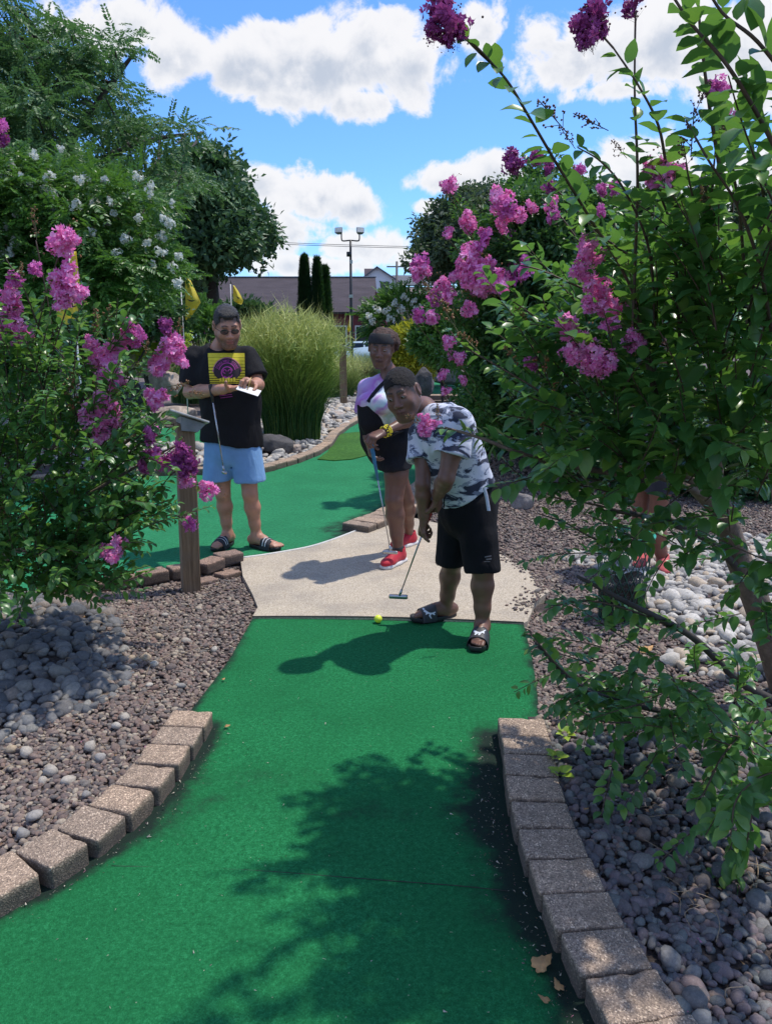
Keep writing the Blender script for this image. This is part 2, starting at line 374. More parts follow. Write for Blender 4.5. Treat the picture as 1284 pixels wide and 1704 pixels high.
# ------------------------------------------------------------------ outlines, taken off the photograph
gLc = [(420, 1030), (402, 1062), (382, 1097), (352, 1138), (318, 1182)]
L_left = [G(*q)[:2] for q in gLc] + [np.array(v) for v in [(-0.80, 2.72), (-0.82, 2.54), (-0.85, 2.38), (-0.89, 2.25), (-0.95, 2.11), (-1.02, 1.98), (-1.10, 1.87), (-1.20, 1.77), (-1.33, 1.66), (-1.6, 1.45), (-2.0, 1.15), (-2.4, 0.8)]]
L_right = [G(*q)[:2] for q in [(871, 1040), (884, 1092), (892, 1140), (897, 1192)]] + [np.array(v) for v in [(0.56, 2.75), (0.555, 2.6), (0.54, 2.46), (0.53, 2.32), (0.53, 2.17), (0.53, 2.03), (0.54, 1.89), (0.55, 1.75), (0.58, 1.6), (0.61, 1.46), (0.66, 1.30), (0.73, 1.1), (0.85, 0.8)]]
def resample(pl, n):
    pl = np.array(pl); s = np.concatenate([[0], np.cumsum(np.linalg.norm(np.diff(pl, axis=0), axis=1))]); t = np.linspace(0, s[-1], n)
    return np.stack([np.interp(t, s, pl[:, k]) for k in range(pl.shape[1])], 1)
nv, nu = 240, 120
l_, r_ = resample(L_left, nv), resample(L_right, nv)
tt = np.linspace(0, 1, nu); V = l_[:, None] * (1 - tt)[None, :, None] + r_[:, None] * tt[None, :, None]
bulge = np.array([0, 0.035]) * (np.sin(np.pi * tt))[None, :, None] * np.exp(-np.arange(nv) / 20.0)[:, None, None]
V = (V + bulge).reshape(-1, 2)
pv_l = np.array([(-0.70, 2.85), (-0.71, 2.67), (-0.73, 2.54), (-0.75, 2.40), (-0.79, 2.26), (-0.85, 2.12), (-0.92, 1.99), (-1.02, 1.87), (-1.14, 1.75), (-1.3, 1.6), (-2, 1.1)])
pv_r = np.array([(0.44, 2.78), (0.43, 2.6), (0.415, 2.46), (0.405, 2.32), (0.40, 2.17), (0.405, 2.03), (0.42, 1.89), (0.43, 1.75), (0.455, 1.6), (0.48, 1.46), (0.56, 1.2), (0.7, 0.9)])
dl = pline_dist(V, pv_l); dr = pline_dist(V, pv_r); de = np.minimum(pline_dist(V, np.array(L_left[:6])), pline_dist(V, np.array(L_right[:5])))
dirt = 0.95 * np.exp(-(dl / 0.065) ** 1.2) + 1.25 * np.exp(-(dr / 0.09) ** 1.1) + 0.7 * np.exp(-(de / 0.05) ** 1.2) + 0.35 * np.exp(-pline_dist(V, np.array([(-0.72, 2.2), (-0.45, 2.5), (-0.15, 2.45)])) / 0.16)  # edge dirt; the right paver band also has shade painted in
dirt += 0.35 * np.exp(-(np.hypot((V[:, 0] - 0.32) / 0.16, (V[:, 1] - 2.35) / 0.30)) ** 2) + 0.3 * np.exp(-(np.hypot((V[:, 0] + 0.05) / 0.35, (V[:, 1] - 2.28) / 0.07)) ** 2)  # soft dark blobs: cast shade painted into the turf colour
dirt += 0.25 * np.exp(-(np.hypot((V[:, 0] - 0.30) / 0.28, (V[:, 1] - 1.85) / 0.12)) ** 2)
P3 = np.column_stack([V, np.zeros(len(V))])
seamy = 2.06 - 0.16 * (V[:, 0] + 0.75) * 0.9
V3 = np.column_stack([V, 0.003 * vnoise(P3, 1.7, 3) + 0.0015 * vnoise(P3, 7, 5) - 0.003 * np.exp(-((V[:, 1] - seamy) / 0.012) ** 2)])
i = np.arange(nu - 1)[None, :] + np.arange(nv - 1)[:, None] * nu; Fq = np.stack([i, i + nu, i + nu + 1, i + 1], 2).reshape(-1, 4)
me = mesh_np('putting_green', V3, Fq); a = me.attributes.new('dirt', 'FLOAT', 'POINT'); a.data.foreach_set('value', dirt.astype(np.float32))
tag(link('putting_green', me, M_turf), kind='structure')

def poly_sheet(name, pl, z, mat, thick=0.0, kind='structure', sub=0.12, dirtf=None, parent=None, zf=None):
    """flat outlined sheet with a fine grid inside, cut exactly to its outline"""
    pl = np.array(pl)[:, :2]; bm = bmesh.new()
    f = bm.faces.new([bm.verts.new((x, y, 0)) for x, y in pl]); bmesh.ops.triangulate(bm, faces=[f])
    if sub:
        x0, y0 = pl.min(0); x1, y1 = pl.max(0)
        for x in np.arange(x0 + sub, x1, sub): bmesh.ops.bisect_plane(bm, geom=bm.verts[:] + bm.edges[:] + bm.faces[:], plane_co=(x, 0, 0), plane_no=(1, 0, 0))
        for y in np.arange(y0 + sub, y1, sub): bmesh.ops.bisect_plane(bm, geom=bm.verts[:] + bm.edges[:] + bm.faces[:], plane_co=(0, y, 0), plane_no=(0, 1, 0))
    bmesh.ops.remove_doubles(bm, verts=bm.verts[:], dist=1e-5)
    bmesh.ops.recalc_face_normals(bm, faces=bm.faces[:])
    if sum(f.normal.z for f in bm.faces) < 0: bmesh.ops.reverse_faces(bm, faces=bm.faces[:])
    if thick:
        r = bmesh.ops.extrude_face_region(bm, geom=[e for e in bm.edges if e.is_boundary]) if False else None
        be = [e for e in bm.edges if e.is_boundary]; r = bmesh.ops.extrude_edge_only(bm, edges=be)
        bmesh.ops.translate(bm, vec=(0, 0, -thick), verts=[v for v in r['geom'] if isinstance(v, bmesh.types.BMVert)])
    for v in bm.verts: v.co.z += z if zf is None else z + zf(v.co.x, v.co.y)
    me = bm_mesh(name, bm)
    if dirtf is not None:
        co = np.array([v.co[:] for v in me.vertices]); a = me.attributes.new('dirt', 'FLOAT', 'POINT'); a.data.foreach_set('value', dirtf(co).astype(np.float32))
    o = link(name, me, mat, parent); tag(o, kind=kind); return o
def Gs(l, z=0.0): return np.array([G(x, y, z) for x, y in l])

# concrete pad
pad_px = [(400, 929), (440, 924), (482, 917), (515, 911), (548, 901), (580, 889), (612, 876), (690, 862), (735, 872), (790, 905), (838, 925), (872, 944), (893, 962), (914, 984), (888, 1002), (884, 1018), (877, 1034)]
pad = list(Gs(pad_px, .012)[:, :2]) + [p for p in (V.reshape(nv, nu, 2)[0][::-10])] + [V.reshape(nv, nu, 2)[0][0]] + list(Gs([(429, 1010), (420, 988), (404, 958)], .012)[:, :2])
PAD = np.array([p[:2] for p in pad])
poly_sheet('concrete_path', PAD, 0.012, M_conc, thick=0.09, sub=0)
# dark joint where the near turf meets the pad
M_edge = simple('turf_edge', (0.03, 0.03, 0.028), 0.8, 0.3, 40)
top = V.reshape(nv, nu, 2)[0]; MBo = MB().tube(np.column_stack([top + [0, 0.004], np.full(nu, 0.012)]), 0.006, 5); tag(MBo.build('turf_edging_strip', M_edge), 'thin dark strip where the near green meets the concrete', 'edging strip')
# mid green
mid_px = [(-200, 1060), (150, 978), (215, 968), (300, 950), (362, 935), (400, 929), (440, 924), (482, 917), (515, 911), (548, 901), (580, 889), (612, 876), (640, 862), (668, 842), (692, 815), (730, 795), (752, 768), (745, 735), (720, 712), (690, 700), (650, 690), (625, 688), (606, 697), (582, 708), (560, 724), (548, 742), (520, 757), (490, 768), (440, 783), (395, 790), (330, 788), (270, 786), (210, 790), (60, 800), (-200, 822)]
MID = Gs(mid_px)[:, :2]
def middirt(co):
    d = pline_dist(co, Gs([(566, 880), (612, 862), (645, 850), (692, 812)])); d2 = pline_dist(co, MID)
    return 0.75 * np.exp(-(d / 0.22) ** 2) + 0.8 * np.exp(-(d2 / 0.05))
poly_sheet('second_green', MID, 0.0, M_turf2, sub=0.14, dirtf=middirt, thick=0.03)
# pale strip on its front edge
M_alu = simple('pale_edge', (0.55, 0.55, 0.52), 0.5, 0.15, 30)
fe = smooth_path([(*G(x, y)[:2], 0.012) for x, y in [(402, 931), (440, 926), (482, 919), (515, 912.5), (548, 902.5), (580, 890.5), (612, 877.5)]], 6)
tag(MB().tube(fe, 0.009, 6).build('metal_edging', M_alu), 'pale metal strip curving between the far turf and the concrete', 'edging strip')
# olive turf patch on the mid green
ol = Gs([(528, 764), (545, 752), (552, 738), (566, 722), (590, 719), (640, 718), (648, 730), (640, 744), (612, 757), (585, 764), (556, 766)], 0.01)
tag(poly_sheet('rough_turf_patch', ol, 0.012, M_turf3, thick=0.012, sub=0.2), 'olive turf patch laid on the second green', None, None, 'structure')
# farther greens
fg = Gs([(560, 600), (520, 640), (640, 652), (700, 656), (800, 656), (870, 652), (820, 632), (720, 618), (640, 608)], 0.0)
poly_sheet('far_green', fg, 0.0, M_turf2, sub=1.2, thick=0.03)
lg = Gs([(-200, 750), (60, 749), (350, 747), (350, 712), (60, 713), (-200, 716)], 0.0)
poly_sheet('left_far_green', lg, 0.0, M_turf2, sub=0.6, thick=0.03)

# ------------------------------------------------------------------ beds of stone
NEAR_EDGE_L = np.array([p for p in L_left]); NEAR_EDGE_R = np.array([p for p in L_right])
bedL = np.array(list(NEAR_EDGE_L[:-1]) + [(-6.5, 0.8), (-6.5, 5.2), tuple(G(-200, 1062)[:2]), tuple(G(150, 980)[:2])] + [tuple(G(x, y)[:2]) for x, y in [(215, 970), (300, 952), (362, 937), (400, 931), (404, 958), (420, 988), (429, 1010)]])
bedR = np.array(list(NEAR_EDGE_R[:-1]) + [(7, 0.8), (9, 12.5), tuple(G(960, 728)[:2]), tuple(G(800, 740)[:2]), tuple(G(752, 768)[:2]), tuple(G(730, 797)[:2]), tuple(G(694, 817)[:2]), tuple(G(668, 845)[:2]), tuple(G(650, 862)[:2])] + [tuple(x[:2]) for x in Gs(pad_px, 0)[7:]])
bedM = Gs([(606, 697), (582, 708), (560, 724), (548, 742), (520, 757), (490, 768), (440, 783), (395, 790), (330, 788), (270, 786), (210, 790), (60, 800), (-200, 822), (-200, 752), (350, 750), (352, 700), (420, 690), (520, 652), (640, 654), (700, 658), (690, 699), (650, 689), (625, 687)])[:, :2]
def zL(p):
    mound = 0.20 * np.exp(-(np.hypot((p[:, 0] + 2.0) / 0.85, (p[:, 1] - 3.55) / 0.75)) ** 2) + 0.04 * np.exp(-(pline_dist(p, pv_l - [0.15, 0]) / 0.25) ** 2) + 0.10 * np.clip((-p[:, 0] - 1.7) / 1.5, 0, 1)
    near = np.clip(pline_dist(p, NEAR_EDGE_L[:6]) / 0.15, 0, 1)
    return -0.035 + mound * near + 0.012 * vnoise(np.column_stack([p[:, :2], p[:, 0] * 0]), 2.2, 9)
def zR(p):
    up = 0.05 * np.exp(-(pline_dist(p, pv_r + [0.2, 0]) / 0.25) ** 2) + 0.16 * np.clip((p[:, 0] - 0.8) / 1.6, 0, 1) * np.clip((5.5 - p[:, 1]) / 1.5, 0, 1)
    return -0.03 + up + 0.012 * vnoise(np.column_stack([p[:, :2], p[:, 0] * 0]), 2.2, 11) + 0.25 * np.clip((p[:, 1] - 6.0) / 5.0, 0, 1)
def zM(p): return -0.02 + 0.10 * np.clip(pline_dist(p, np.vstack([bedM[:13], bedM[15:17]])) / 0.8, 0, 1)
Lb = grid_sheet('gravel_bed', -6.5, -0.3, 0.8, 6.0, 78, 66, zL, M_bed, keep=lambda c: inpoly(c, bedL))
Rb = grid_sheet('gravel_bed', 0.4, 9.0, 0.8, 12.5, 90, 120, zR, M_bed, keep=lambda c: inpoly(c, bedR))
Mb_ = grid_sheet('stone_bed', -10.0, 4.0, 8.0, 26.0, 110, 130, zM, M_bed, keep=lambda c: inpoly(c, bedM))
def stone_mat(name, cols, rough=0.75):
    m, nt, b, oc = newmat(name); oi = nt.nodes.new('ShaderNodeObjectInfo'); n = len(cols)
    c = ramp(nt, oi.outputs['Random'], [((k + 0.0) / n, cc) for k, cc in enumerate(cols)], 'CONSTANT')
    off = nd(nt, 'ShaderNodeVectorMath', {0: oc, 1: nd(nt, 'ShaderNodeVectorMath', {0: oi.outputs['Location'], 3: 31.0}, operation='SCALE').outputs[0]}, operation='ADD').outputs[0]
    c = mixc(nt, 1.0, c, ramp(nt, noise(nt, off, 3.2, 5, 0.7), [(0.25, (0.62, 0.62, 0.62)), (0.75, (1.3, 1.28, 1.25))]), 'MULTIPLY')
    c = mixc(nt, mth(nt, 'MULTIPLY', sstep(nt, noise(nt, off, 9, 3, 0.6), 0.58, 0.68), 0.22), c, (0.5, 0.47, 0.43))
    setc(nt, b, c); b.inputs['Roughness'].default_value = rough; b.inputs['Specular IOR Level'].default_value = 0.35; bump(nt, b, noise(nt, off, 18, 4, 0.7), 0.35, 0.05); return m
_gr = [(0.17, 0.125, 0.115), (0.22, 0.165, 0.145), (0.135, 0.11, 0.105), (0.26, 0.205, 0.17), (0.19, 0.17, 0.155), (0.32, 0.26, 0.205), (0.155, 0.125, 0.118), (0.40, 0.34, 0.27), (0.23, 0.155, 0.13), (0.12, 0.108, 0.105), (0.27, 0.205, 0.175), (0.20, 0.145, 0.125)]
M_grav = stone_mat('gravel_purple', _gr)
M_gravb = stone_mat('gravel_blue', [(0.12, 0.115, 0.13), (0.17, 0.14, 0.15), (0.10, 0.11, 0.12), (0.15, 0.165, 0.165), (0.19, 0.145, 0.145), (0.13, 0.115, 0.12), (0.21, 0.205, 0.20), (0.16, 0.13, 0.14), (0.11, 0.11, 0.115), (0.24, 0.18, 0.15)])
M_river = stone_mat('river_stone', [(0.17, 0.17, 0.175), (0.11, 0.115, 0.125), (0.22, 0.215, 0.20), (0.14, 0.135, 0.135), (0.28, 0.27, 0.25), (0.18, 0.17, 0.16), (0.095, 0.10, 0.11), (0.25, 0.21, 0.18), (0.20, 0.20, 0.20), (0.14, 0.145, 0.155)], 0.6)
M_white = stone_mat('white_stone', [(0.52, 0.49, 0.44), (0.40, 0.385, 0.36), (0.60, 0.57, 0.52), (0.32, 0.31, 0.30), (0.50, 0.41, 0.31), (0.27, 0.265, 0.26), (0.44, 0.42, 0.39)], 0.7)
M_tan = stone_mat('tan_stone', [(0.42, 0.38, 0.33), (0.34, 0.32, 0.30), (0.46, 0.36, 0.25), (0.28, 0.27, 0.26), (0.50, 0.46, 0.40)])
def stone_mesh(seed, sub=2, flat=0.6, lump=0.22, mat=None):
    bm = bmesh.new(); bmesh.ops.create_icosphere(bm, subdivisions=sub, radius=1.0); v = np.array([x.co[:] for x in bm.verts])
    r = np.random.default_rng(seed); k = 1 + lump * vnoise(v, 1.0, seed) + lump * 0.4 * vnoise(v, 2.3, seed + 50)
    v = v * k[:, None]; 
    for _ in range(3):  # a few worn facets
        n = r.normal(size=3); n /= np.linalg.norm(n); d = v @ n; lim = r.uniform(0.62, 0.85); v -= np.clip(d - lim, 0, None)[:, None] * n * 0.8
    v = v * [1.0, r.uniform(0.62, 0.9), flat * r.uniform(0.8, 1.15)]
    for x, c in zip(bm.verts, v): x.co = c
    me = bm_mesh('stone', bm, True)
    if mat: me.materials.append(mat)
    return me
def tmpl_set(mat, n=7, sub=2, seed=0, flat=0.55): return [template(stone_mesh(seed + k, sub, flat, 0.22, mat)) for k in range(n)]
def rand_rots(n, tilt=0.35):
    az = rng.uniform(0, 2 * np.pi, n); t = rng.normal(0, tilt, n); u = rng.normal(0, tilt, n)
    f = np.stack([np.cos(az), np.sin(az), t], 1); up = np.stack([u, rng.normal(0, tilt, n), np.ones(n)], 1); return rotmats(f, up)
def fill(poly, dens, box, keep=None):
    x0, x1, y0, y1 = box; n = int((x1 - x0) * (y1 - y0) * dens); p = np.column_stack([rng.uniform(x0, x1, n), rng.uniform(y0, y1, n)])
    p = p[inpoly(p, poly)]
    if keep is not None: p = p[keep(p)]
    return p
def gravel(name, p, zf, size, mat, parent, seed, sink=0.25, lay=0.5):
    n = len(p); s = size * np.exp(rng.normal(0, 0.30, n)) * 0.5; z = zf(p) + s * sink + rng.uniform(0, lay, n) * size
    T = tmpl_set(mat, 6, 2, seed); return scatter(name, np.column_stack([p, z]), rand_rots(n, 0.4), s, T, rng.integers(0, 6, n), parent)
# left bed
riverL = lambda p: np.hypot((p[:, 0] + 1.90) / 0.72, (p[:, 1] - 3.25) / 0.80) + 0.25 * vnoise(np.column_stack([p, p[:, 0] * 0]), 2.5, 4)
pl1 = fill(bedL, 8200, (-3.4, -0.4, 1.3, 3.6), lambda p: (riverL(p) > 0.85)); pl2 = fill(bedL, 5600, (-3.6, -0.4, 3.6, 6.0), lambda p: (riverL(p) > 0.85))
gravel('gravel', np.vstack([pl1, pl2]), zL, 0.0195, M_grav, Lb, 100)
# river stones of the left bed: the 300 largest as stones of their own
def relax(p, r, it=8):
    for _ in range(it):
        for i in range(len(p)):
            d = p[i] - p; dd = np.hypot(d[:, 0], d[:, 1]); m = (dd < r) & (dd > 0)
            if m.any(): p[i] += (d[m] / dd[m][:, None] * (r - dd[m])[:, None]).sum(0) * 0.3
    return p
def stones(parent, p, zf, smin, smax, mat, seed, sink=0.15, layer=0.0, sub=2, name='stone', szs=None):
    n = len(p); s = rng.uniform(smin, smax, n) * 0.5 if szs is None else szs * 0.5; ms = [stone_mesh(seed + k, sub, 0.66, 0.2, mat) for k in range(8)]
    z = zf(p) + s * 0.66 * (1 - sink) * 0.7 + rng.uniform(0, 1, n) * layer
    parts(name, np.column_stack([p, z]), rand_rots(n, 0.22), s, ms, rng.integers(0, 8, n), parent)
pr = fill(bedL, 330, (-3.6, -0.6, 2.0, 4.6), lambda p: riverL(p) < 1.0); pr = relax(pr[:250], 0.062, 6); pr = pr[inpoly(pr, bedL)]
stones(Lb, pr, zL, 0.055, 0.11, M_river, 200)
pr2 = fill(bedL, 900, (-3.6, -0.6, 2.0, 4.6), lambda p: riverL(p) < 1.05)
gravel('small_stones', pr2, zL, 0.055, M_river, Lb, 220, 0.1, 0.2)
ps = np.array([G(x, y, 0.0)[:2] for x, y in [(265, 1077), (310, 1077), (357, 1085), (245, 1113), (258, 1120), (330, 1050), (276, 1035), (216, 1017), (222, 1115), (170, 1065), (72, 1300), (145, 1330), (85, 1290), (115, 1303), (168, 1270), (45, 1260), (20, 1255), (210, 1205), (150, 1250), (60, 1370), (40, 1395), (195, 1220), (250, 1150), (300, 1145)]])
ps = ps[inpoly(ps, bedL)]
stones(Lb, ps, zL, 0.035, 0.065, M_tan, 240, 0.0, 0.02)
# right bed
whiteR = lambda p: (np.hypot((p[:, 0] - 2.6) / 1.45, (p[:, 1] - 4.4) / 1.5) + 0.3 * vnoise(np.column_stack([p, p[:, 0] * 0]), 2.0, 14)) < 1.0
pa = fill(bedR, 3300, (0.4, 2.6, 0.9, 2.75)); gravel('gravel', pa, zR, 0.0295, M_gravb, Rb, 300)
pb = fill(bedR, 6500, (0.4, 3.4, 2.75, 5.4), lambda p: ~whiteR(p) & (p[:, 0] < 1.9)); pc = fill(bedR, 3600, (0.3, 3.6, 5.4, 8.2)); pd = fill(bedR, 1000, (0.3, 5, 8.2, 12.4))
gravel('gravel', np.vstack([pb, pc]), zR, 0.021, M_grav, Rb, 320); gravel('gravel', pd, zR, 0.036, M_grav, Rb, 330)
pw = relax(fill(bedR, 130, (1.0, 4.5, 2.7, 6.2), whiteR)[:230], 0.08, 5); stones(Rb, pw, zR, 0.06, 0.13, M_white, 340)
gravel('small_stones', fill(bedR, 620, (1.0, 4.6, 2.7, 6.4), whiteR), zR, 0.06, M_white, Rb, 350, 0.1, 0.2)
pk = np.array([G(x, y, 0.06)[:2] for x, y in [(976, 1283), (992, 1276), (973, 1302), (946, 1316), (983, 1318), (952, 1281), (1062, 1253), (1020, 1275), (1206, 1430), (1125, 1285), (1150, 1262), (1165, 1275), (1190, 1258), (1205, 1270), (1150, 1300), (1180, 1300), (1130, 1262), (1240, 1350), (1262, 1480), (1215, 1355), (1156, 1660), (1165, 1690), (1145, 1470), (1085, 1560), (1040, 1530), (1110, 1500)]])
stones(Rb, pk, zR, 0.035, 0.07, M_river, 360, 0.0, 0.01, szs=np.array([.05, .05, .045, .05, .05, .04, .085, .05, .105, .09, .06, .07, .06, .05, .05, .06, .05, .07, .08, .06, .07, .06, .035, .04, .035, .03]))
pm = fill(bedM, 150, (-7, 2.5, 9, 20)); gravel('white_stones', pm, zM, 0.10, M_white, Mb_, 380, 0.1, 0.3)
# ------------------------------------------------------------------ brick edgings
def paver_mesh(lx, ly, h, seed, mat):
    r = random.Random(seed); bm = bmesh.new(); box_bm(bm, (0, 0, -h / 2 + 0.0), (lx, ly, h), bev=0.007, seg=2)
    bmesh.ops.subdivide_edges(bm, edges=[e for e in bm.edges if e.calc_length() > .02], cuts=5, use_grid_fill=True)
    co = np.array([v.co[:] for v in bm.verts]); ax = np.abs(co / np.array([lx / 2, ly / 2, 1e9])); near = np.clip((np.minimum(lx / 2 - np.abs(co[:, 0]), .012) < .010) * 1.0 + (ly / 2 - np.abs(co[:, 1]) < .010) * 1.0 + (co[:, 2] > -.008) * 1.0 - 1, 0, 1)
    chip = np.clip(vnoise(co, 34, seed) - .25, 0, 1) * .012 * near; nz_ = np.column_stack([vnoise(co, 45, seed + k) for k in (1, 2, 3)]) * .0012; c0 = -co * [1, 1, 0]; c0[:, 2] = -.02; c0 /= np.linalg.norm(c0, axis=1)[:, None] + 1e-9
    for v, a_, b_ in zip(bm.verts, chip[:, None] * c0, nz_): v.co += Vector(a_ + b_)
    me = bm_mesh('paver', bm, True); me.materials.append(mat); return me
def edging(label, pos, angs, lx, ly, h, top, mat, jitter=0.4, group='brick edgings of the greens'):
    r = random.Random(len(pos) * 7 + int(top * 1000)); e = empty('brick_edging', (*pos[0][:2], 0), label, 'brick edging', group)
    ms = [paver_mesh(lx, ly, h, k, mat) for k in range(6)]; n = len(pos)
    for k in range(n):
        o = bpy.data.objects.new('paver', ms[k % 6]); COL.objects.link(o); o.parent = e
        o.location = Vector((pos[k][0], pos[k][1], (pos[k][2] if len(pos[k]) > 2 else top) + r.uniform(-.003, .003))) - e.location
        o.rotation_euler = (R(r.uniform(-1, 1) * jitter * 2.5), R(r.uniform(-1, 1) * jitter * 2.5), R(angs[k] + r.uniform(-1, 1) * jitter * 2))
    return e
lc = [(-0.785, 2.803), (-0.796, 2.668), (-0.811, 2.534), (-0.834, 2.396), (-0.872, 2.262), (-0.925, 2.135), (-0.995, 2.010), (-1.085, 1.897), (-1.195, 1.798), (-1.315, 1.71), (-1.445, 1.63)]
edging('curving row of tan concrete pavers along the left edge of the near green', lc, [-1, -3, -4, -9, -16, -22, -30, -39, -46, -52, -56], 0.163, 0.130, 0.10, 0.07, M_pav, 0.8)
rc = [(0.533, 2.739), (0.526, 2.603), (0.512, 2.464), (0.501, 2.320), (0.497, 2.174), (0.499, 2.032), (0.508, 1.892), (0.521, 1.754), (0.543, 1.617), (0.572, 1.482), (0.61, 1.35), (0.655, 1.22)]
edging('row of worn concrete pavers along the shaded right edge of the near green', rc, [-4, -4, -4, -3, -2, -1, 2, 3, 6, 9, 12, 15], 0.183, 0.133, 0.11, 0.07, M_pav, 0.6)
def along(px, step, z, off=0):
    pl = resample(np.array([G(x, y, z)[:2] for x, y in px]), 400); s = np.concatenate([[0], np.cumsum(np.linalg.norm(np.diff(pl, axis=0), axis=1))]); k = int(s[-1] / step); t = (np.arange(k) + 0.5) * s[-1] / k
    q = np.stack([np.interp(t, s, pl[:, 0]), np.interp(t, s, pl[:, 1])], 1); d = np.stack([np.interp(t + .05, s, pl[:, 0]) - np.interp(t - .05, s, pl[:, 0]), np.interp(t + .05, s, pl[:, 1]) - np.interp(t - .05, s, pl[:, 1])], 1)
    return q, np.degrees(np.arctan2(d[:, 1], d[:, 0]))
q, an = along([(60, 985), (120, 975), (210, 958), (250, 951), (300, 942), (345, 934), (372, 922), (402, 917)], 0.185, 0.07)
edging('row of red-brown pavers at the foot of the man, behind the sign post', q, an, 0.178, 0.125, 0.075, 0.075, M_pav2)
q2, an2 = along([(400, 952), (372, 958), (350, 966), (318, 972)], 0.17, -0.01)
edging('flat pieces of stone under the paver row by the post', q2, an2 + 4, 0.15, 0.11, 0.045, 0.01, M_pav2, 1.5)
q, an = along([(590, 874), (640, 856), (672, 840), (694, 818), (712, 800), (738, 785)], 0.135, 0.06)
edging('short row of tan pavers behind the girl in red shoes', q, an + 90, 0.26, 0.125, 0.08, 0.065, M_pav)
q, an = along([(-150, 808), (60, 793), (210, 783), (340, 780), (395, 783), (440, 776), (490, 762), (522, 750), (545, 736), (556, 720), (575, 706), (602, 692), (640, 682), (690, 690)], 0.26, 0.06)
edging('long winding row of pale pavers between grass clump and second green', q, an, 0.25, 0.15, 0.08, 0.07, M_pav)
q, an = along([(-150, 756), (60, 753), (210, 751), (348, 750)], 0.40, 0.05)
edging('pale kerb blocks in front of the far left green', q, an, 0.39, 0.18, 0.08, 0.06, M_pav)
q, an = along([(560, 655), (640, 657), (720, 660), (800, 660), (860, 657)], 0.5, 0.05)
edging('row of pale blocks on the near side of the distant green', q, an, 0.48, 0.5, 0.12, 0.10, M_pav)

sm_ = smooth_path([(*G(x, y)[:2], 0.0012) for x, y in [(186, 1441), (300, 1444), (430, 1449), (600, 1462), (760, 1474), (846, 1483)]], 8)
tag(MB().tube(sm_ - [0, 0, .0008], 0.0013, 4).build('turf_seam', M_edge), 'thin dark seam running across the near green between the paver rows', 'seam')

e_ = resample(Gs([(800, 912), (842, 927), (874, 944), (896, 962), (908, 984), (886, 1002), (880, 1022)], 0)[:, :2], 420) + rng.normal(0, .045, (420, 2)) + rng.normal(0, .03, (420, 2)); e_ = e_[inpoly(e_, PAD)]
gravel('spilled_gravel', e_, lambda p: np.full(len(p), .012), .019, M_grav, Rb, 400, .3, .05)
# ------------------------------------------------------------------ buildings far behind
def prism(mb, x0, x1, y0, y1, z0, z1): return mb.box(((x0 + x1) / 2, (y0 + y1) / 2, (z0 + z1) / 2), (x1 - x0, y1 - y0, z1 - z0))
def roof_mat(name, c):
    m, nt, b, oc = newmat(name); c = np.array(c)
    mp_ = nd(nt, 'ShaderNodeMapping', {'Vector': oc, 'Scale': (.5, 1.6, 1.6)}).outputs[0]; n1 = noise(nt, mp_, 1.4, 6, .68); n2 = noise(nt, oc, 22, 3, .7)
    k = ramp(nt, mth(nt, 'MULTIPLY_ADD', n1, .75, mth(nt, 'MULTIPLY', n2, .25)), [(.32, c * .62), (.5, c), (.68, c * 1.35)]); br = nd(nt, 'ShaderNodeTexBrick', {'Vector': nd(nt, 'ShaderNodeMapping', {'Vector': oc, 'Rotation': (R(-65), 0, 0)}).outputs[0], 'Color1': (1, 1, 1, 1), 'Color2': (.8, .8, .8, 1), 'Mortar': (.6, .6, .6, 1), 'Scale': 1.0, 'Mortar Size': .02, 'Row Height': .16, 'Brick Width': .35})
    setc(nt, b, mixc(nt, .5, k, mixc(nt, 1.0, k, br.outputs[0], 'MULTIPLY'))); b.inputs['Roughness'].default_value = .95; return m
M_roof = roof_mat('dark_shingle', (0.066, 0.053, 0.062)); M_maroon = simple('maroon_paint', (0.165, 0.030, 0.040), .7, .2, 2); M_white = M_white
M_whpaint = simple('white_siding', (0.62, 0.66, 0.72), .6, .06, 1.5); M_glass = simple('dark_glass', (.02, .025, .03), .1, .1, 1); M_roof2 = roof_mat('tan_shingle', (0.20, 0.15, 0.13)); M_roofg = roof_mat('grey_shingle', (.13, .14, .16))
YB = 45.0
xl, xr = P(349, 520, YB)[0], P(624, 520, YB)[0]; ze = P(500, 519, YB)[2]; zr = P(500, 461, YB + 4.5)[2]
be = empty('red_building', ((xl + xr) / 2, YB, -0.08), 'long low maroon building with a dark grey shingled roof behind the conifers', 'building')
mb = MB(); prism(mb, xl + .15, xr - .15, YB + .5, YB + 8.5, -.08, ze); mb.build('wall', M_maroon, be, smooth=False)
def slab(name, quad, th, mat, parent): # a thin roof plane given by its 4 top corners
    q = np.array(quad, float); n = np.cross(q[1] - q[0], q[3] - q[0]); n /= np.linalg.norm(n); n = n if n[2] > 0 else -n
    return MB().add(np.vstack([q, q - n * th]), [(0, 1, 2, 3), (7, 6, 5, 4), (0, 4, 5, 1), (1, 5, 6, 2), (2, 6, 7, 3), (3, 7, 4, 0)]).build(name, mat, parent, smooth=False)
xl2 = P(352, 461, YB + 4.5)[0]; xr2 = P(624.5, 461, YB + 4.5)[0]
slab('roof', [(xl - .1, YB, ze), (xr + .1, YB, ze), (xr2, YB + 4.5, zr), (xl2, YB + 4.5, zr)], .12, M_roof, be)
slab('roof', [(xl - .1, YB + 9, ze), (xr + .1, YB + 9, ze), (xr2, YB + 4.53, zr), (xl2, YB + 4.53, zr)], .12, M_roof, be)
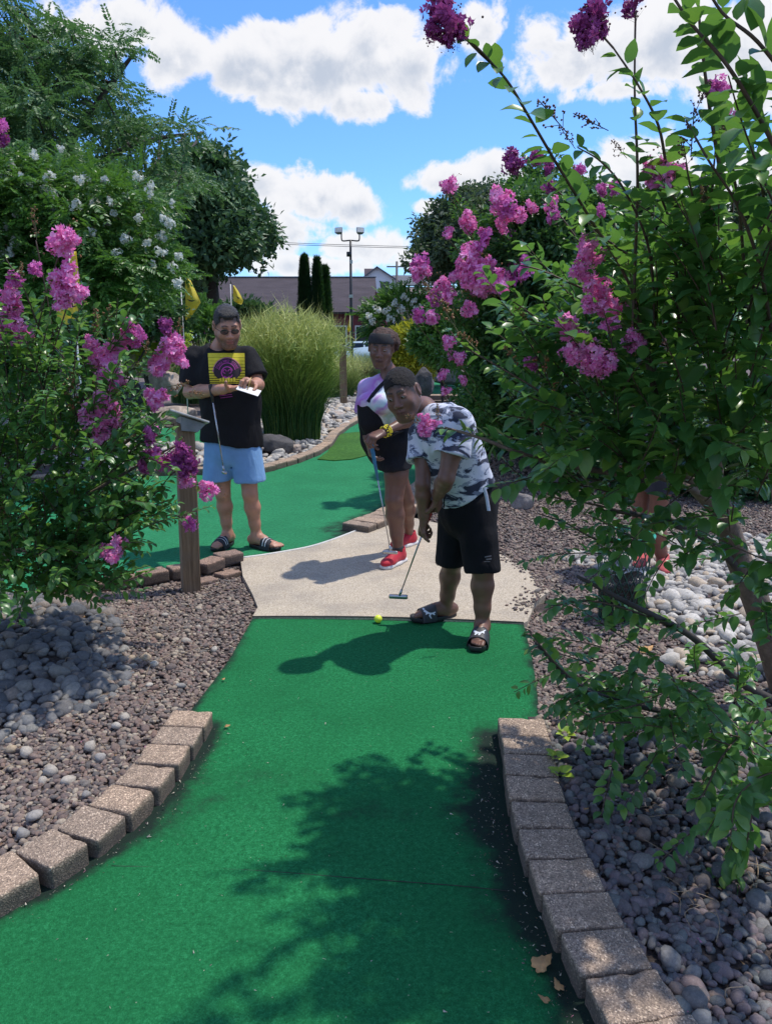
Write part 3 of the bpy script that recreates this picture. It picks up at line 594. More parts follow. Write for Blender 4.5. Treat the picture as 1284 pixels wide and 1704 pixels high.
slab('ridge_cap', [(xl2 - .05, YB + 4.35, zr + .03), (xr2 + .05, YB + 4.35, zr + .03), (xr2 + .05, YB + 4.66, zr + .03), (xl2 - .05, YB + 4.66, zr + .03)], .05, simple('ridge', (.30, .30, .31), .8, .2, 4), be)
MB().add([(xr - .16, YB + .5, ze - .1), (xr - .16, YB + 8.5, ze - .1), (xr - .16, YB + 4.5, zr - .15), (xr - .4, YB + .5, ze - .1), (xr - .4, YB + 8.5, ze - .1), (xr - .4, YB + 4.5, zr - .15)], [(0, 3, 5, 2), (1, 2, 5, 4), (0, 1, 4, 3)], [(0, 2, 1), (3, 4, 5)]).build('gable', M_maroon, be, smooth=False)
M_trimw = simple('white_trim', (.6, .6, .58), .6, .1, 3)
for k, px in enumerate((380, 430, 480, 560, 606)):
    x = P(px, 530, YB)[0]; f = MB(); 
    for (a, b_, c, d_) in ((-.55, -.48, .9, 2.1), (.48, .55, .9, 2.1), (-.55, .55, .83, .9), (-.55, .55, 2.1, 2.17)): prism(f, x + a, x + b_, YB + .42, YB + .5, c, d_)
    fo = f.build('window', M_trimw, be, smooth=False); g_ = MB(); prism(g_, x - .48, x + .48, YB + .47, YB + .495, .9, 2.1); g_.build('pane', M_glass, fo, smooth=False)
prism(MB(), 0, 1, 0, 1, 0, 1)
# annex on the right and the small maroon end on the left
an_ = empty('annex', (P(638, 520, 44)[0], 44, -.08), 'small maroon lean-to with a sloping roof at the right end of the long building', 'annex'); x0, x1 = xr + .02, P(652, 520, 44.6)[0]
mb = MB(); zt0, zt1 = P(626, 489, 44.6)[2], P(652, 497, 44.6)[2]; V8 = [(x0, 44.6, -.08), (x1, 44.6, -.08), (x1, 48, -.08), (x0, 48, -.08), (x0, 44.6, zt0), (x1, 44.6, zt1), (x1, 48, zt1), (x0, 48, zt0)]
mb.add(V8, [(0, 1, 5, 4), (1, 2, 6, 5), (2, 3, 7, 6), (3, 0, 4, 7), (4, 5, 6, 7)]).build('wall', M_maroon, an_, smooth=False); slab('roof', [(x0, 44.4, zt0 + .1), (x1 + .2, 44.4, zt1 + .04), (x1 + .2, 48.2, zt1 + .04), (x0, 48.2, zt0 + .1)], .07, simple('maroon_roof', (.20, .05, .06), .7, .2, 3), an_)
sh_ = empty('shed', (P(341, 520, 36)[0], 36, -.08), 'small maroon shed glimpsed left of the man behind the yellow flags', 'shed'); x0, x1 = P(333, 520, 36)[0], P(352, 520, 36)[0]
zt0, zt1 = P(335, 501, 36)[2], P(352, 496, 36)[2]; V8 = [(x0, 36, -.08), (x1, 36, -.08), (x1, 38, -.08), (x0, 38, -.08), (x0, 36, zt0), (x1, 36, zt1), (x1, 38, zt1), (x0, 38, zt0)]
MB().add(V8, [(0, 1, 5, 4), (1, 2, 6, 5), (2, 3, 7, 6), (3, 0, 4, 7)]).build('wall', M_maroon, sh_, smooth=False); slab('roof', [(x0 - .15, 35.85, zt0 + .03), (x1 + .15, 35.85, zt1 + .05), (x1 + .15, 38.1, zt1 + .05), (x0 - .15, 38.1, zt0 + .03)], .05, M_roof2, sh_)
# white gabled house
hw = empty('white_house', (P(628, 480, 90)[0], 90, -.08), 'pale gabled house rising behind the right end of the dark roof', 'house'); px_ = lambda x, y, Y=90.0: P(x, y, Y)
A, B, C_ = px_(596, 468), px_(627, 445.5), px_(666, 470); zb = -.08
MB().add([(A[0], 90, zb), (C_[0], 90, zb), (C_[0], 90, C_[2]), (B[0], 90, B[2]), (A[0], 90, A[2]), (A[0], 100, zb), (C_[0], 100, zb), (C_[0], 100, C_[2]), (B[0], 100, B[2]), (A[0], 100, A[2])], [(0, 1, 2, 4), (5, 9, 7, 6), (0, 4, 9, 5), (1, 6, 7, 2)], [(2, 3, 4), (7, 9, 8)]).build('wall', M_whpaint, hw, smooth=False)
slab('roof', [(A[0] - .3, 89.6, A[2] - .15), (B[0], 89.6, B[2] + .14), (B[0], 100.4, B[2] + .14), (A[0] - .3, 100.4, A[2] - .15)], .15, M_roofg, hw); slab('roof', [(C_[0] + .3, 89.6, C_[2] - .12), (B[0] + .01, 89.6, B[2] + .14), (B[0] + .01, 100.4, B[2] + .14), (C_[0] + .3, 100.4, C_[2] - .12)], .15, M_roofg, hw)
c1 = px_(614, 449, 93); ch = MB().box((c1[0], 93, c1[2] - .9), (1.1, .9, 2.0)).build('chimney', simple('chimney_brick', (.42, .28, .24), .9, .2, 4), hw, smooth=False)
wx = px_(640, 478); MB().box((wx[0], 89.96, wx[2]), (1.0, .06, 1.2)).build('window', M_glass, hw, smooth=False)
h2 = empty('grey_roofed_house', (px_(690, 470, 95)[0], 95, -.08), 'low grey roof to the right of the pale gabled house', 'house'); a, b_ = px_(652, 458, 97), px_(742, 458, 97); c, d_ = px_(660, 474, 94), px_(750, 474, 94)
slab('roof', [c, d_, b_, a], .15, M_roofg, h2); MB().box(((c[0] + d_[0]) / 2, 97.5, c[2] / 2 - .1), (d_[0] - c[0] - .5, 5, c[2] - .1)).build('wall', M_whpaint, h2, smooth=False)
h3 = empty('tan_roofed_building', (P(690, 500, 50)[0], 50, -.08), 'low tan-roofed building behind the white-flowered bush', 'building'); a, b_, c, d_ = P(660, 480, 53), P(800, 478, 53), P(652, 498, 49), P(800, 498, 49)
slab('roof', [c, d_, b_, a], .12, M_roof2, h3); MB().box(((c[0] + d_[0]) / 2, 52, c[2] / 2 - .08), (d_[0] - c[0] - .4, 5.5, c[2] - .02)).build('wall', simple('tan_wall', (.35, .28, .22), .8, .1, 2), h3, smooth=False)
# utility pole and wires
M_pole = simple('weathered_pole', (.13, .12, .115), .8, .2, 6); M_dark = simple('dark_metal', (.035, .037, .04), .5, .2, 20, metal=.3)
up_ = empty('utility_pole', (P(660, 500, 80)[0], 80, -.08), 'thin utility pole in front of the pale gabled house', 'utility pole'); t = P(660, 435, 80)
MB().tube([(t[0], 80, -.08), (t[0], 80, t[2])], [.16, .11], 8).build('pole', M_pole, up_); MB().box((t[0], 80, t[2] - .5), (2.0, .12, .12)).build('crossarm', M_pole, up_, smooth=False)
for y0, y1, sg in ((397, 405, .15), (400, 407, .1)):
    a = P(330, y0, 70); b_ = P(1100, y1 + 6, 76); q = np.array([a + (b_ - a) * s_ - [0, 0, .9 * 4 * s_ * (1 - s_) * .4] for s_ in np.linspace(0, 1, 24)])
    tag(MB().tube(q, .022, 4).build('power_line', M_dark), 'power line strung across the sky, %s of the two' % ('upper' if y0 == 397 else 'lower'), 'power line', 'power lines')
# floodlight mast
YL = 33.0; c = P(583, 400, YL); lp = empty('floodlight_mast', (c[0], YL, -.08), 'tall dark mast with two floodlights on a curved arm', 'lamp post')
MB().tube([(c[0], YL, -.08), (c[0], YL, 2.2), (c[0], YL, c[2] + .02)], [.085, .07, .045], 10).build('pole', M_dark, lp)
hz = P(583, 391, YL)[2]; w_ = 14 * YL / FPX; MB().tube(smooth_path([(c[0] - w_, YL, hz + .15), (c[0] - w_, YL, c[2] + .05), (c[0] - w_ * .8, YL, c[2] - .02), (c[0], YL, c[2]), (c[0] + w_ * .8, YL, c[2] - .02), (c[0] + w_, YL, c[2] + .05), (c[0] + w_, YL, hz + .15)], 4), .03, 6).build('arm', M_dark, lp)
M_lens = simple('floodlight_lens', (.55, .55, .52), .3, .2, 10)
for sx, ax in ((-1, .0), (1, .08)):
    x = c[0] + sx * w_ + (-.1 if sx < 0 else .03); z = P(583, 385, YL)[2]; M3 = Matrix.Rotation(R(-22), 3, 'X') @ Matrix.Rotation(R(8 * sx), 3, 'Z')
    bm = bmesh.new(); box_bm(bm, (0, 0, 0), (.31, .24, .25), bev=.03); 
    for v in bm.verts: v.co = M3 @ (Vector((v.co.x * (1 - .35 * (v.co.y > 0)), v.co.y, v.co.z * (1 - .35 * (v.co.y > 0))))) + Vector((x, YL, z))
    fx = link('floodlight', bm_mesh('floodlight', bm), simple('floodlight_body', (.16, .15, .14), .5, .1, 5), lp)
    MB().box(Vector((x, YL, z)) + M3 @ Vector((0, -.125, 0)), (.26, .012, .20), M3).build('lens', M_lens, fx, smooth=False)
MB().tube([(c[0] - .06, YL, P(583, 423, YL)[2] - .09), (c[0] - .06, YL, P(583, 423, YL)[2] + .09)], .11, 10).build('junction_box', M_dark, lp); MB().box((c[0], YL - .08, P(583, 493, YL)[2]), (.16, .1, .12)).build('label_plate', M_lens, lp, smooth=False); MB().box((c[0] + .03, YL - .06, P(583, 436, YL)[2]), (.1, .06, .14)).build('clamp', M_lens, lp, smooth=False)
# ------------------------------------------------------------------ parked car, mostly hidden
def car(px, Y, mat, label):
    c0 = P(px, 550, Y)[0]; e = empty('parked_car', (c0, Y, -.08), label, 'car'); prof = [(-2.1, .35), (-2.15, .75), (-1.3, .92), (-.75, 1.38), (.75, 1.42), (1.5, 1.0), (2.1, .92), (2.15, .4)]
    bm = bmesh.new(); 
    L_ = [bm.verts.new((c0 + x, Y - .85 + (.12 if z > 1.1 else 0), z - .08)) for x, z in prof]; R_ = [bm.verts.new((c0 + x, Y + .85 - (.12 if z > 1.1 else 0), z - .08)) for x, z in prof]
    bm.faces.new(L_); bm.faces.new(R_[::-1]); n = len(prof)
    for i in range(n): bm.faces.new((L_[i], R_[i], R_[(i + 1) % n], L_[(i + 1) % n]))
    bmesh.ops.recalc_face_normals(bm, faces=bm.faces[:]); bmesh.ops.bevel(bm, geom=bm.edges[:], offset=.05, segments=2, affect='EDGES'); link('body', bm_mesh('body', bm, True), mat, e)
    for s_ in (-1, 1):
        yy = Y + s_ * .80; MB().add([(c0 - 1.15, yy - .0 + s_ * .04, .88), (c0 - .02, yy + s_ * .04, .88), (c0 - .02, yy - s_ * .03, 1.24), (c0 - .72, yy - s_ * .03, 1.24)], [(0, 1, 2, 3)]).add([(c0 + .05, yy + s_ * .04, .88), (c0 + 1.3, yy + s_ * .04, .9), (c0 + .75, yy - s_ * .03, 1.25), (c0 + .05, yy - s_ * .03, 1.24)], [(0, 1, 2, 3)]).build('side_windows', M_glass, e, smooth=False)
        for x in (-1.3, 1.3): wv = MB().tube([(c0 + x, Y + s_ * .9, .24), (c0 + x, Y + s_ * .68, .24)], .32, 16).build('wheel', M_dark, e); MB().tube([(c0 + x, Y + s_ * .91, .24), (c0 + x, Y + s_ * .9, .24)], .18, 12).build('hub_cap', M_lens, wv)
car(606, 40, simple('pale_blue_paint', (.42, .55, .66), .3, .05, 1), 'pale blue-white parked car partly hidden behind the grasses and the small flag')
# ------------------------------------------------------------------ flags
M_yel = simple('yellow_cloth', (0.80, 0.68, 0.09), .7, .08, 6)
_nt = M_yel.node_tree; _tr = nd(_nt, 'ShaderNodeBsdfTranslucent', {0: (.85, .72, .08, 1)}); _mx = nd(_nt, 'ShaderNodeMixShader', {0: .45, 1: _nt.nodes['Principled BSDF'].outputs[0], 2: _tr.outputs[0]}); _nt.links.new(_mx.outputs[0], _nt.nodes['Material Output'].inputs[0])
_z0 = 0; M_rod = simple('white_rod', (.62, .62, .60), .4, .1, 10); M_mark = simple('black_print', (.03, .03, .02), .7, .1, 10)
def flag(base, z_top, outline, Y, label, mark=None, rod=.009):
    """outline: photo points (hoist top, fly, hoist bottom ...) of the hanging cloth"""
    e = empty('flag', base, label, 'flag', 'yellow flags on the greens'); MB().tube([base, (base[0], base[1], z_top)], rod, 8).build('pole', M_rod, e)
    hp, fl_ = outline; n, m = 14, 12; V = []
    for i in range(n + 1):
        s_ = i / n; a = np.array([np.interp(s_, np.linspace(0, 1, len(hp)), [q[k] for q in hp]) for k in (0, 1)]); b_ = np.array([np.interp(s_, np.linspace(0, 1, len(fl_)), [q[k] for q in fl_]) for k in (0, 1)])
        for j in range(m + 1):
            u = j / m; q = a + (b_ - a) * u; V.append(P(q[0], q[1], Y) + np.array([0, .05 * math.sin(u * 7 + s_ * 3) * u * Y / 10, 0]))
    i_ = np.arange(m)[None] + np.arange(n)[:, None] * (m + 1); F = np.stack([i_, i_ + 1, i_ + m + 2, i_ + m + 1], 2).reshape(-1, 4); o = link('cloth', mesh_np('cloth', V, F), M_yel, e); md = o.modifiers.new('t', 'SOLIDIFY'); md.thickness = .002
    if mark:
        q = np.array([P(x, y, Y - .06 * Y / 10) for x, y in mark]); k = len(q); up = np.array([0, 0, .010 * Y / 10]); wv = np.sin(np.linspace(0, np.pi, k))[:, None] * up; V = np.vstack([q + wv, q - wv]); MB().add(V, [(i, i + 1, k + i + 1, k + i) for i in range(k - 1)]).build('print', M_mark, e, smooth=False)
b_ = P(308, 600, 12); flag((b_[0], 12, -.05), P(307, 449, 12)[2], ([(308, 451), (308.5, 492), (309, 532)], [(309, 451), (322, 480), (333, 503), (318, 528), (311, 532)]), 12, 'yellow flag hanging on a white pole just left of the man', [(311, 497), (315, 500), (320, 501), (326, 499)])
b_ = P(389, 600, 21); flag((b_[0], 21, -.05), P(388, 473, 21)[2], ([(388, 475), (388, 490), (389, 501)], [(389, 475), (396, 485), (404, 500), (402, 507), (396, 505)]), 21, 'small yellow flag above and right of the head of the man', [(392, 492), (396, 496), (400, 496)], .013)
b_ = P(131, 600, 7.3); flag((b_[0], 7.3, -.05), P(126, 417, 7.3)[2], ([(127, 418), (131, 455), (134, 490), (134, 535)], [(121, 419), (110, 445), (100, 480), (93, 525), (112, 540)]), 7.3, 'largest yellow flag, half hidden by pink flower heads on the left', [(102, 506), (112, 511), (124, 510), (131, 506)])
b_ = P(350, 600, 19); flag((b_[0], 19, -.05), P(351, 520, 19)[2], ([(351, 521), (351, 546)], [(352, 521), (345, 533), (346, 547)]), 19, 'tiny drooping yellow flag beside the left ear of the man', None, .012)
b_ = P(583, 600, 28); flag((b_[0], 28, -.05), P(583, 522, 28)[2], ([(583, 524), (584, 550)], [(582, 524), (577, 549), (580, 553)]), 28, 'tiny yellow flag in front of the red building wall', None, .014)
# ------------------------------------------------------------------ sign posts
def wood_mat():
    m, nt, b, oc = newmat('weathered_wood'); mp_ = nd(nt, 'ShaderNodeMapping', {'Vector': oc, 'Scale': (60, 60, 2.2)}).outputs[0]; n1 = noise(nt, mp_, 1.0, 6, .65, .6); n2 = noise(nt, oc, 5, 4, .6)
    c = ramp(nt, n1, [(.25, (.075, .045, .025)), (.5, (.20, .13, .075)), (.75, (.32, .225, .14))]); c = mixc(nt, mth(nt, 'MULTIPLY', sstep(nt, n2, .4, .7), .5), c, (.16, .125, .10))
    v = vor(nt, nd(nt, 'ShaderNodeMapping', {'Vector': oc, 'Scale': (9, 9, 4)}).outputs[0], 1.0); c = mixc(nt, sstep(nt, v, .13, .07), c, (.045, .03, .02))
    setc(nt, b, c); b.inputs['Roughness'].default_value = .85; bump(nt, b, n1, .6, .004); return m
M_wood = wood_mat(); M_gal = simple('grey_metal', (.26, .27, .28), .5, .25, 9, metal=.4, bs=.2); M_plate = simple('pale_plate', (.36, .36, .35), .45, .3, 12, metal=.2)
def signpost(b0, top, wd, yaw, label, plate_l, big):
    e = empty('sign_post', b0, label, 'sign post', 'wooden hole sign posts'); b0 = np.array(b0); top = np.array(top); Mz = Matrix.Rotation(R(yaw), 3, 'Z'); bm = bmesh.new()
    H = top[2] - b0[2]; box_bm(bm, (0, 0, H / 2 - .05), (wd, wd, H + .1), bev=.006, seg=2); n = 10
    for z in np.linspace(.1, H - .1, n): bmesh.ops.bisect_plane(bm, geom=bm.verts[:] + bm.edges[:] + bm.faces[:], plane_co=(0, 0, z), plane_no=(0, 0, 1))
    for v in bm.verts:
        k = v.co.z / H; p = Mz @ Vector((v.co.x, v.co.y, 0)); w_ = vnoise(np.array([[v.co.x * 3, v.co.y * 3, v.co.z * 3]]), 2.0, 4)[0] * .004; v.co = Vector(b0 + (top - b0) * k) + p * (1 + w_ * 8)
    link('post', bm_mesh('post', bm), M_wood, e)
    tl = Matrix.Rotation(R(20), 3, 'Y') @ Matrix.Rotation(R(-12), 3, 'X'); Mr = Mz @ tl; c = Vector(top) + Vector((wd * .12, 0, .028))
    bm = bmesh.new(); box_bm(bm, (0, 0, 0), (plate_l, plate_l * .8, .012), bev=.003); 
    for v in bm.verts: v.co = Mr @ v.co + c
    link('sign_plate', bm_mesh('sign_plate', bm), M_plate, e)
    # folded bracket under the plate
    w2 = wd * .62; q = [Vector((-w2 + .02, s_ * w2, -.012)) for s_ in (-1, 1)] + [Vector((plate_l * .45, s_ * w2, -.012)) for s_ in (-1, 1)]
    top4 = [Mr @ v + c for v in q]; bot = [Mr @ v + c + Vector((0, 0, -big)) for v in q[:2]] + [Mr @ (v - Vector((plate_l * .22, 0, 0))) + c + Vector((0, 0, -big * .75)) for v in q[2:]]
    V = [tuple(v) for v in top4 + bot]; MB().add(V, [(0, 2, 6, 4), (1, 5, 7, 3), (2, 3, 7, 6), (4, 6, 7, 5), (0, 4, 5, 1), (0, 1, 3, 2)]).build('bracket', M_gal, e, smooth=False)
bb = G(320, 977, 0.0); tp = P(307, 703, 4.62); signpost((bb[0], 4.62, -.05), tp, .105, 24, 'leaning weathered wooden post with a slanted metal sign plate, beside the man', .24, .085)
bb = P(572, 683, 16.9); tp = P(570, 580, 16.9); signpost((bb[0], 16.9, 0), tp, .14, 10, 'slim wooden sign post behind the grass clump, between grasses and girl', .34, .03)
# ------------------------------------------------------------------ boulders
def rock_mat(name, c):
    m, nt, b, oc = newmat(name); c = np.array(c); n = noise(nt, oc, 6, 7, .68, .3); setc(nt, b, ramp(nt, n, [(.3, c * .45), (.5, c), (.72, np.minimum(c * 1.7, 1))])); b.inputs['Roughness'].default_value = .9; bump(nt, b, noise(nt, oc, 14, 7, .7), .8, .03); return m
M_rk1, M_rk2, M_rk3 = rock_mat('dark_rock', (.075, .07, .072)), rock_mat('tan_rock', (.38, .31, .26)), rock_mat('grey_rock', (.22, .20, .19))
def boulder(px, py, wpx, hpx, label, mat, seed, Y=None, cat='rock'):
    g_ = G(px, py + hpx / 2, 0.0); Y = Y or g_[1]; k = Y / FPX * 1.02; c = P(px, py, Y); bm = bmesh.new(); bmesh.ops.create_icosphere(bm, subdivisions=4, radius=1.0); v = np.array([x.co[:] for x in bm.verts]); r = np.random.default_rng(seed)
    v = np.sign(v) * np.abs(v) ** .75; v *= (1 + .18 * vnoise(v, 1.4, seed) + .08 * vnoise(v, 3.5, seed + 2) + .04 * vnoise(v, 8, seed + 5))[:, None]
    for _ in range(5): n = r.normal(size=3); n /= np.linalg.norm(n); d = v @ n; v -= np.clip(d - r.uniform(.6, .85), 0, None)[:, None] * n * .9
    v *= [wpx * k * .5, wpx * k * .36, hpx * k * .5 * 1.05]; 
    for x, q in zip(bm.verts, v): x.co = q
    o = link('rock', bm_mesh('rock', bm, True), mat); o.location = c; tag(o, label, cat)
boulder(456, 741, 54, 38, 'dark pitted rock at the foot of the grass clump, right of the man', M_rk1, 3)
boulder(488, 748, 26, 18, 'small pale rock right of the dark pitted rock', M_rk2, 4); boulder(425, 752, 30, 22, 'grey rock partly behind the leg of the man', M_rk3, 5)
boulder(700, 642, 40, 50, 'dark boulder behind the shoulder of the girl', M_rk1, 6, 14); boulder(738, 626, 60, 24, 'flat pale rock at the right edge of the distant green', M_rk3, 7, 25)
boulder(228, 600, 60, 44, 'tan rock behind the left pink flower heads', M_rk2, 8, 13); boulder(275, 640, 50, 40, 'upright tan rock below the lime-green bush', M_rk2, 9, 12.5); boulder(215, 665, 40, 60, 'dark upright rock seen through the left shrub', M_rk1, 10, 13); boulder(290, 690, 70, 30, 'low pale rock pile behind the sign post', M_rk2, 11, 14)
boulder(590, 672, 40, 16, 'long low grey rock beside the farther sign post', M_rk3, 12, 17.2); boulder(250, 700, 90, 20, 'row-like flat pale rock behind the left far green', M_rk3, 13, 14.5); boulder(868, 835, 40, 26, 'grey rock half under the shrub behind the boy', M_rk3, 15); boulder(845, 812, 34, 26, 'rounded dark rock on the mulch behind the boy', M_rk1, 16); boulder(905, 800, 60, 34, 'wide dark rock below the pink-flowered shrub', M_rk1, 17)
boulder(560, 690, 30, 12, 'small pale rock by the edge of the winding pavers', M_rk2, 18)
# ------------------------------------------------------------------ wire trash basket
tb = G(1030, 1034, 0.0); tb = np.array([tb[0], tb[1], .02]); te = empty('trash_basket', tb, 'dark green wire basket lined with a black bag, under the shrub by the gravel', 'trash basket')
M_grn = simple('green_wire', (.015, .07, .05), .4, .2, 20); M_grn2 = simple('green_rim', (.03, .30, .20), .35, .15, 20); M_bag = simple('black_bag', (.012, .012, .014), .25, .3, 8, .8, 30, bd=.02)
hb, r0, r1 = .48, .115, .145; mb = MB(); aa = np.linspace(0, 2 * np.pi, 25)
for k in range(22):
    a = k * 2 * np.pi / 22
    for tw_ in (-1, 1): mb.tube([tb + [(r0 + (r1 - r0) * t) * math.cos(a + tw_ * t * 1.6), (r0 + (r1 - r0) * t) * math.sin(a + tw_ * t * 1.6), t * hb] for t in np.linspace(0, 1, 9)], .0022, 4, False)
mb.build('wire_mesh', M_grn, te)
for z, rr, m_, nm in ((.0, r0, M_grn, 'bottom_ring'), (hb, r1 + .004, M_grn2, 'rim')): MB().tube([tb + [rr * math.cos(a), rr * math.sin(a), z] for a in aa], .006 if z == 0 else .010, 8, False).build(nm, m_, te)
n, m = 28, 12; V = []
for i in range(m + 1):
    t = i / m
    for j in range(n): a = j * 2 * np.pi / n; rr = (r0 + (r1 - r0) * t * .8) * (.93 + .05 * math.sin(a * 5 + t * 9) * (1 - t)); V.append(tb + [rr * math.cos(a), rr * math.sin(a), .01 + t * .22 * (1 + .1 * math.sin(a * 3))])
F = [(i * n + j, i * n + (j + 1) % n, (i + 1) * n + (j + 1) % n, (i + 1) * n + j) for i in range(m) for j in range(n)]; V.append(tb + [0, 0, .17]); T = [(m * n + j, m * n + (j + 1) % n, len(V) - 1) for j in range(n)]
MB().add(V, F, T).build('bag', M_bag, te)
# ------------------------------------------------------------------ fallen leaves, petals and dry stalks
M_dry = leaf_mat_dry = simple('dry_leaf', (.42, .24, .10), .8, .4, 30); M_specks = None
def dryleaf(px, py, size, yaw, label, z=.012, cup=.25):
    n = 22; a = np.linspace(0, 2 * np.pi, n, endpoint=False); rr = .5 * (1 + .22 * np.cos(3 * a + .4) + .14 * np.cos(7 * a)); V = [(0, 0, 0)] + [(r_ * math.cos(t), .72 * r_ * math.sin(t), cup * r_ * r_ * (1 + .5 * math.sin(2 * t))) for r_, t in zip(rr, a)]
    me = mesh_np('fallen_leaf', np.array(V) * size, np.array([(0, 1 + k, 1 + (k + 1) % n) for k in range(n)])); o = link('fallen_leaf', me, M_dry); o.location = G(px, py, z); o.rotation_euler = (.15, -.2, yaw); o.modifiers.new('t', 'SOLIDIFY').thickness = .0008; tag(o, label, 'fallen leaf', 'dry leaves lying about')
dryleaf(900, 1604, .055, .6, 'large torn brown leaf on the dark turf beside the right pavers'); dryleaf(378, 1208, .022, .1, 'small orange leaf on the turf near the left pavers'); dryleaf(928, 1640, .030, 1.9, 'narrow brown leaf lying just below the large torn one'); dryleaf(905, 1663, .026, 2.6, 'crumpled reddish leaf nearest the camera on the turf'); dryleaf(372, 1130, .016, 1.1, 'tiny pale leaf on the turf near the upper left edge'); dryleaf(1072, 1082, .075, .4, 'orange-brown leaf on the stones under the shrub', .10)
M_bit = leafbits = None
def bitmesh(seed, mat):
    r = np.random.default_rng(seed); V = np.clip(r.normal(0, .5, (5, 3)), -.9, .9) * [1, .7, .25]; me = mesh_np('bit', V, np.array([(0, 1, 2), (0, 2, 3), (0, 3, 4)])); me.materials.append(mat); return me
mB1, mB2, mB3 = simple('bit_pale', (.50, .45, .36), .8, .3, 50), simple('bit_brown', (.17, .10, .06), .8, .3, 50), simple('bit_pink', (.42, .16, .25), .8, .3, 50)
rr_ = np.random.default_rng(77); q1 = np.column_stack([rr_.uniform(-1.1, .6, 330), rr_.uniform(1.1, 4.0, 330)]); sdx = rr_.integers(0, len(pv_r) - 2, 520); u = rr_.random(520)[:, None]; q2 = pv_r[sdx] * (1 - u) + pv_r[sdx + 1] * u - np.column_stack([np.abs(rr_.normal(0, .07, 520)) + .01, np.zeros(520)]); u = rr_.random(200)[:, None]; sdx = rr_.integers(0, 8, 200); q3 = pv_l[sdx] * (1 - u) + pv_l[sdx + 1] * u + np.column_stack([np.abs(rr_.normal(0, .05, 200)) + .01, np.zeros(200)])
q = np.vstack([q1, q2, q3]); turf_poly = np.array(L_left + L_right[::-1]); q = q[inpoly(q, turf_poly)]; n = len(q)
tag(scatter('litter', np.column_stack([q, np.full(n, .006)]), rand_rots(n, .3), .0042 * np.exp(np.clip(rr_.normal(0, .4, n), -1, .6)), [template(bitmesh(k, m_)) for k, m_ in enumerate((mB1, mB2, mB3, mB1, mB2))], rr_.integers(0, 5, n)), 'scattered bits of petals and dry leaf on the turf', 'litter')
ql = fill(bedL, 60, (-3.2, -.5, 1.4, 5.4)); qr = fill(bedR, 60, (.5, 2.6, 1.0, 5.0))
for q_, zf_, par_, lb in ((ql, zL, Lb, 'a'), (qr, zR, Rb, 'b')):
    n = len(q_); scatter('litter', np.column_stack([q_, zf_(q_) + .030]), rand_rots(n, .4), .0095 * np.exp(np.clip(rr_.normal(0, .45, n), -1, .8)), [template(bitmesh(40 + k, m_)) for k, m_ in enumerate((mB2, M_dry, mB3, mB2))], rr_.integers(0, 4, n), par_)
mb = MB()
for k in range(170):
    if k % 2: c = np.array([rr_.uniform(.75, 1.8), rr_.uniform(1.2, 2.8)]); zf_ = zR
    else: c = np.array([rr_.uniform(-2.2, -.8), rr_.uniform(2.2, 4.6)]); zf_ = zL
    if not inpoly(c[None], bedR if k % 2 else bedL)[0]: continue
    a = rr_.uniform(0, np.pi); L_ = rr_.uniform(.04, .16); d = np.array([math.cos(a), math.sin(a), 0]) * L_; b0 = np.array([*c, zf_(c[None])[0] + .028]); mb.tube(smooth_path([b0 - d / 2, b0 + [rr_.normal(0, .01), rr_.normal(0, .01), .012], b0 + d / 2 + [0, 0, rr_.uniform(-.005, .01)]], 3), .0012, 4)
tag(mb.build('dry_stalks', simple('straw', (.30, .22, .14), .8, .3, 40)), 'thin dry stalks fallen among the gravel', 'dry stalks', kind='stuff')
rng = np.random.default_rng(11)
# ------------------------------------------------------------------ plant materials
def leaf_mat(name, cols, rough=0.38, trans=0.28, tcol=(0.16, 0.36, 0.03), island=False, spec=0.5):
    m, nt, b, oc = newmat(name)
    rv = nd(nt, 'ShaderNodeNewGeometry').outputs['Random Per Island'] if island else nt.nodes.new('ShaderNodeObjectInfo').outputs['Random']
    if not island:  # pieces inside one spray still differ
        rv = mth(nt, 'FRACT', mth(nt, 'ADD', rv, mth(nt, 'MULTIPLY', nd(nt, 'ShaderNodeNewGeometry').outputs['Random Per Island'], 0.6)))
    c = ramp(nt, rv, [(k / (len(cols) - 1), cc) for k, cc in enumerate(cols)])
    setc(nt, b, c); b.inputs['Roughness'].default_value = rough; b.inputs['Specular IOR Level'].default_value = spec
    tr = nd(nt, 'ShaderNodeBsdfTranslucent', {0: mixc(nt, 0.55, c, tcol)})
    mx = nd(nt, 'ShaderNodeMixShader', {0: trans, 1: b.outputs[0], 2: tr.outputs[0]})
    nt.links.new(mx.outputs[0], nt.nodes['Material Output'].inputs[0]); return m
M_leaf = leaf_mat('myrtle_leaf', [(0.050, 0.135, 0.042), (0.070, 0.185, 0.048), (0.086, 0.215, 0.052), (0.060, 0.170, 0.058), (0.12, 0.26, 0.05), (0.18, 0.31, 0.05)], 0.33, 0.36, (0.22, 0.46, 0.05))
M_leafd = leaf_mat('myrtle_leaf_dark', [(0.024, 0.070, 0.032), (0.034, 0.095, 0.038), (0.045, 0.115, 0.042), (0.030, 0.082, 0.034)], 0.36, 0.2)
M_leafm = leaf_mat('myrtle_leaf_mid', [(0.032, 0.095, 0.036), (0.048, 0.130, 0.044), (0.070, 0.165, 0.05), (0.040, 0.11, 0.04)], 0.4, 0.3)
M_loc = leaf_mat('locust_leaf', [(0.060, 0.135, 0.058), (0.09, 0.19, 0.070), (0.125, 0.24, 0.078), (0.078, 0.17, 0.068)], 0.55, 0.35, (0.10, 0.24, 0.04))
M_rnd = leaf_mat('maple_leaf', [(0.046, 0.105, 0.052), (0.070, 0.15, 0.065), (0.11, 0.21, 0.075)], 0.5, 0.25, (0.08, 0.18, 0.03))
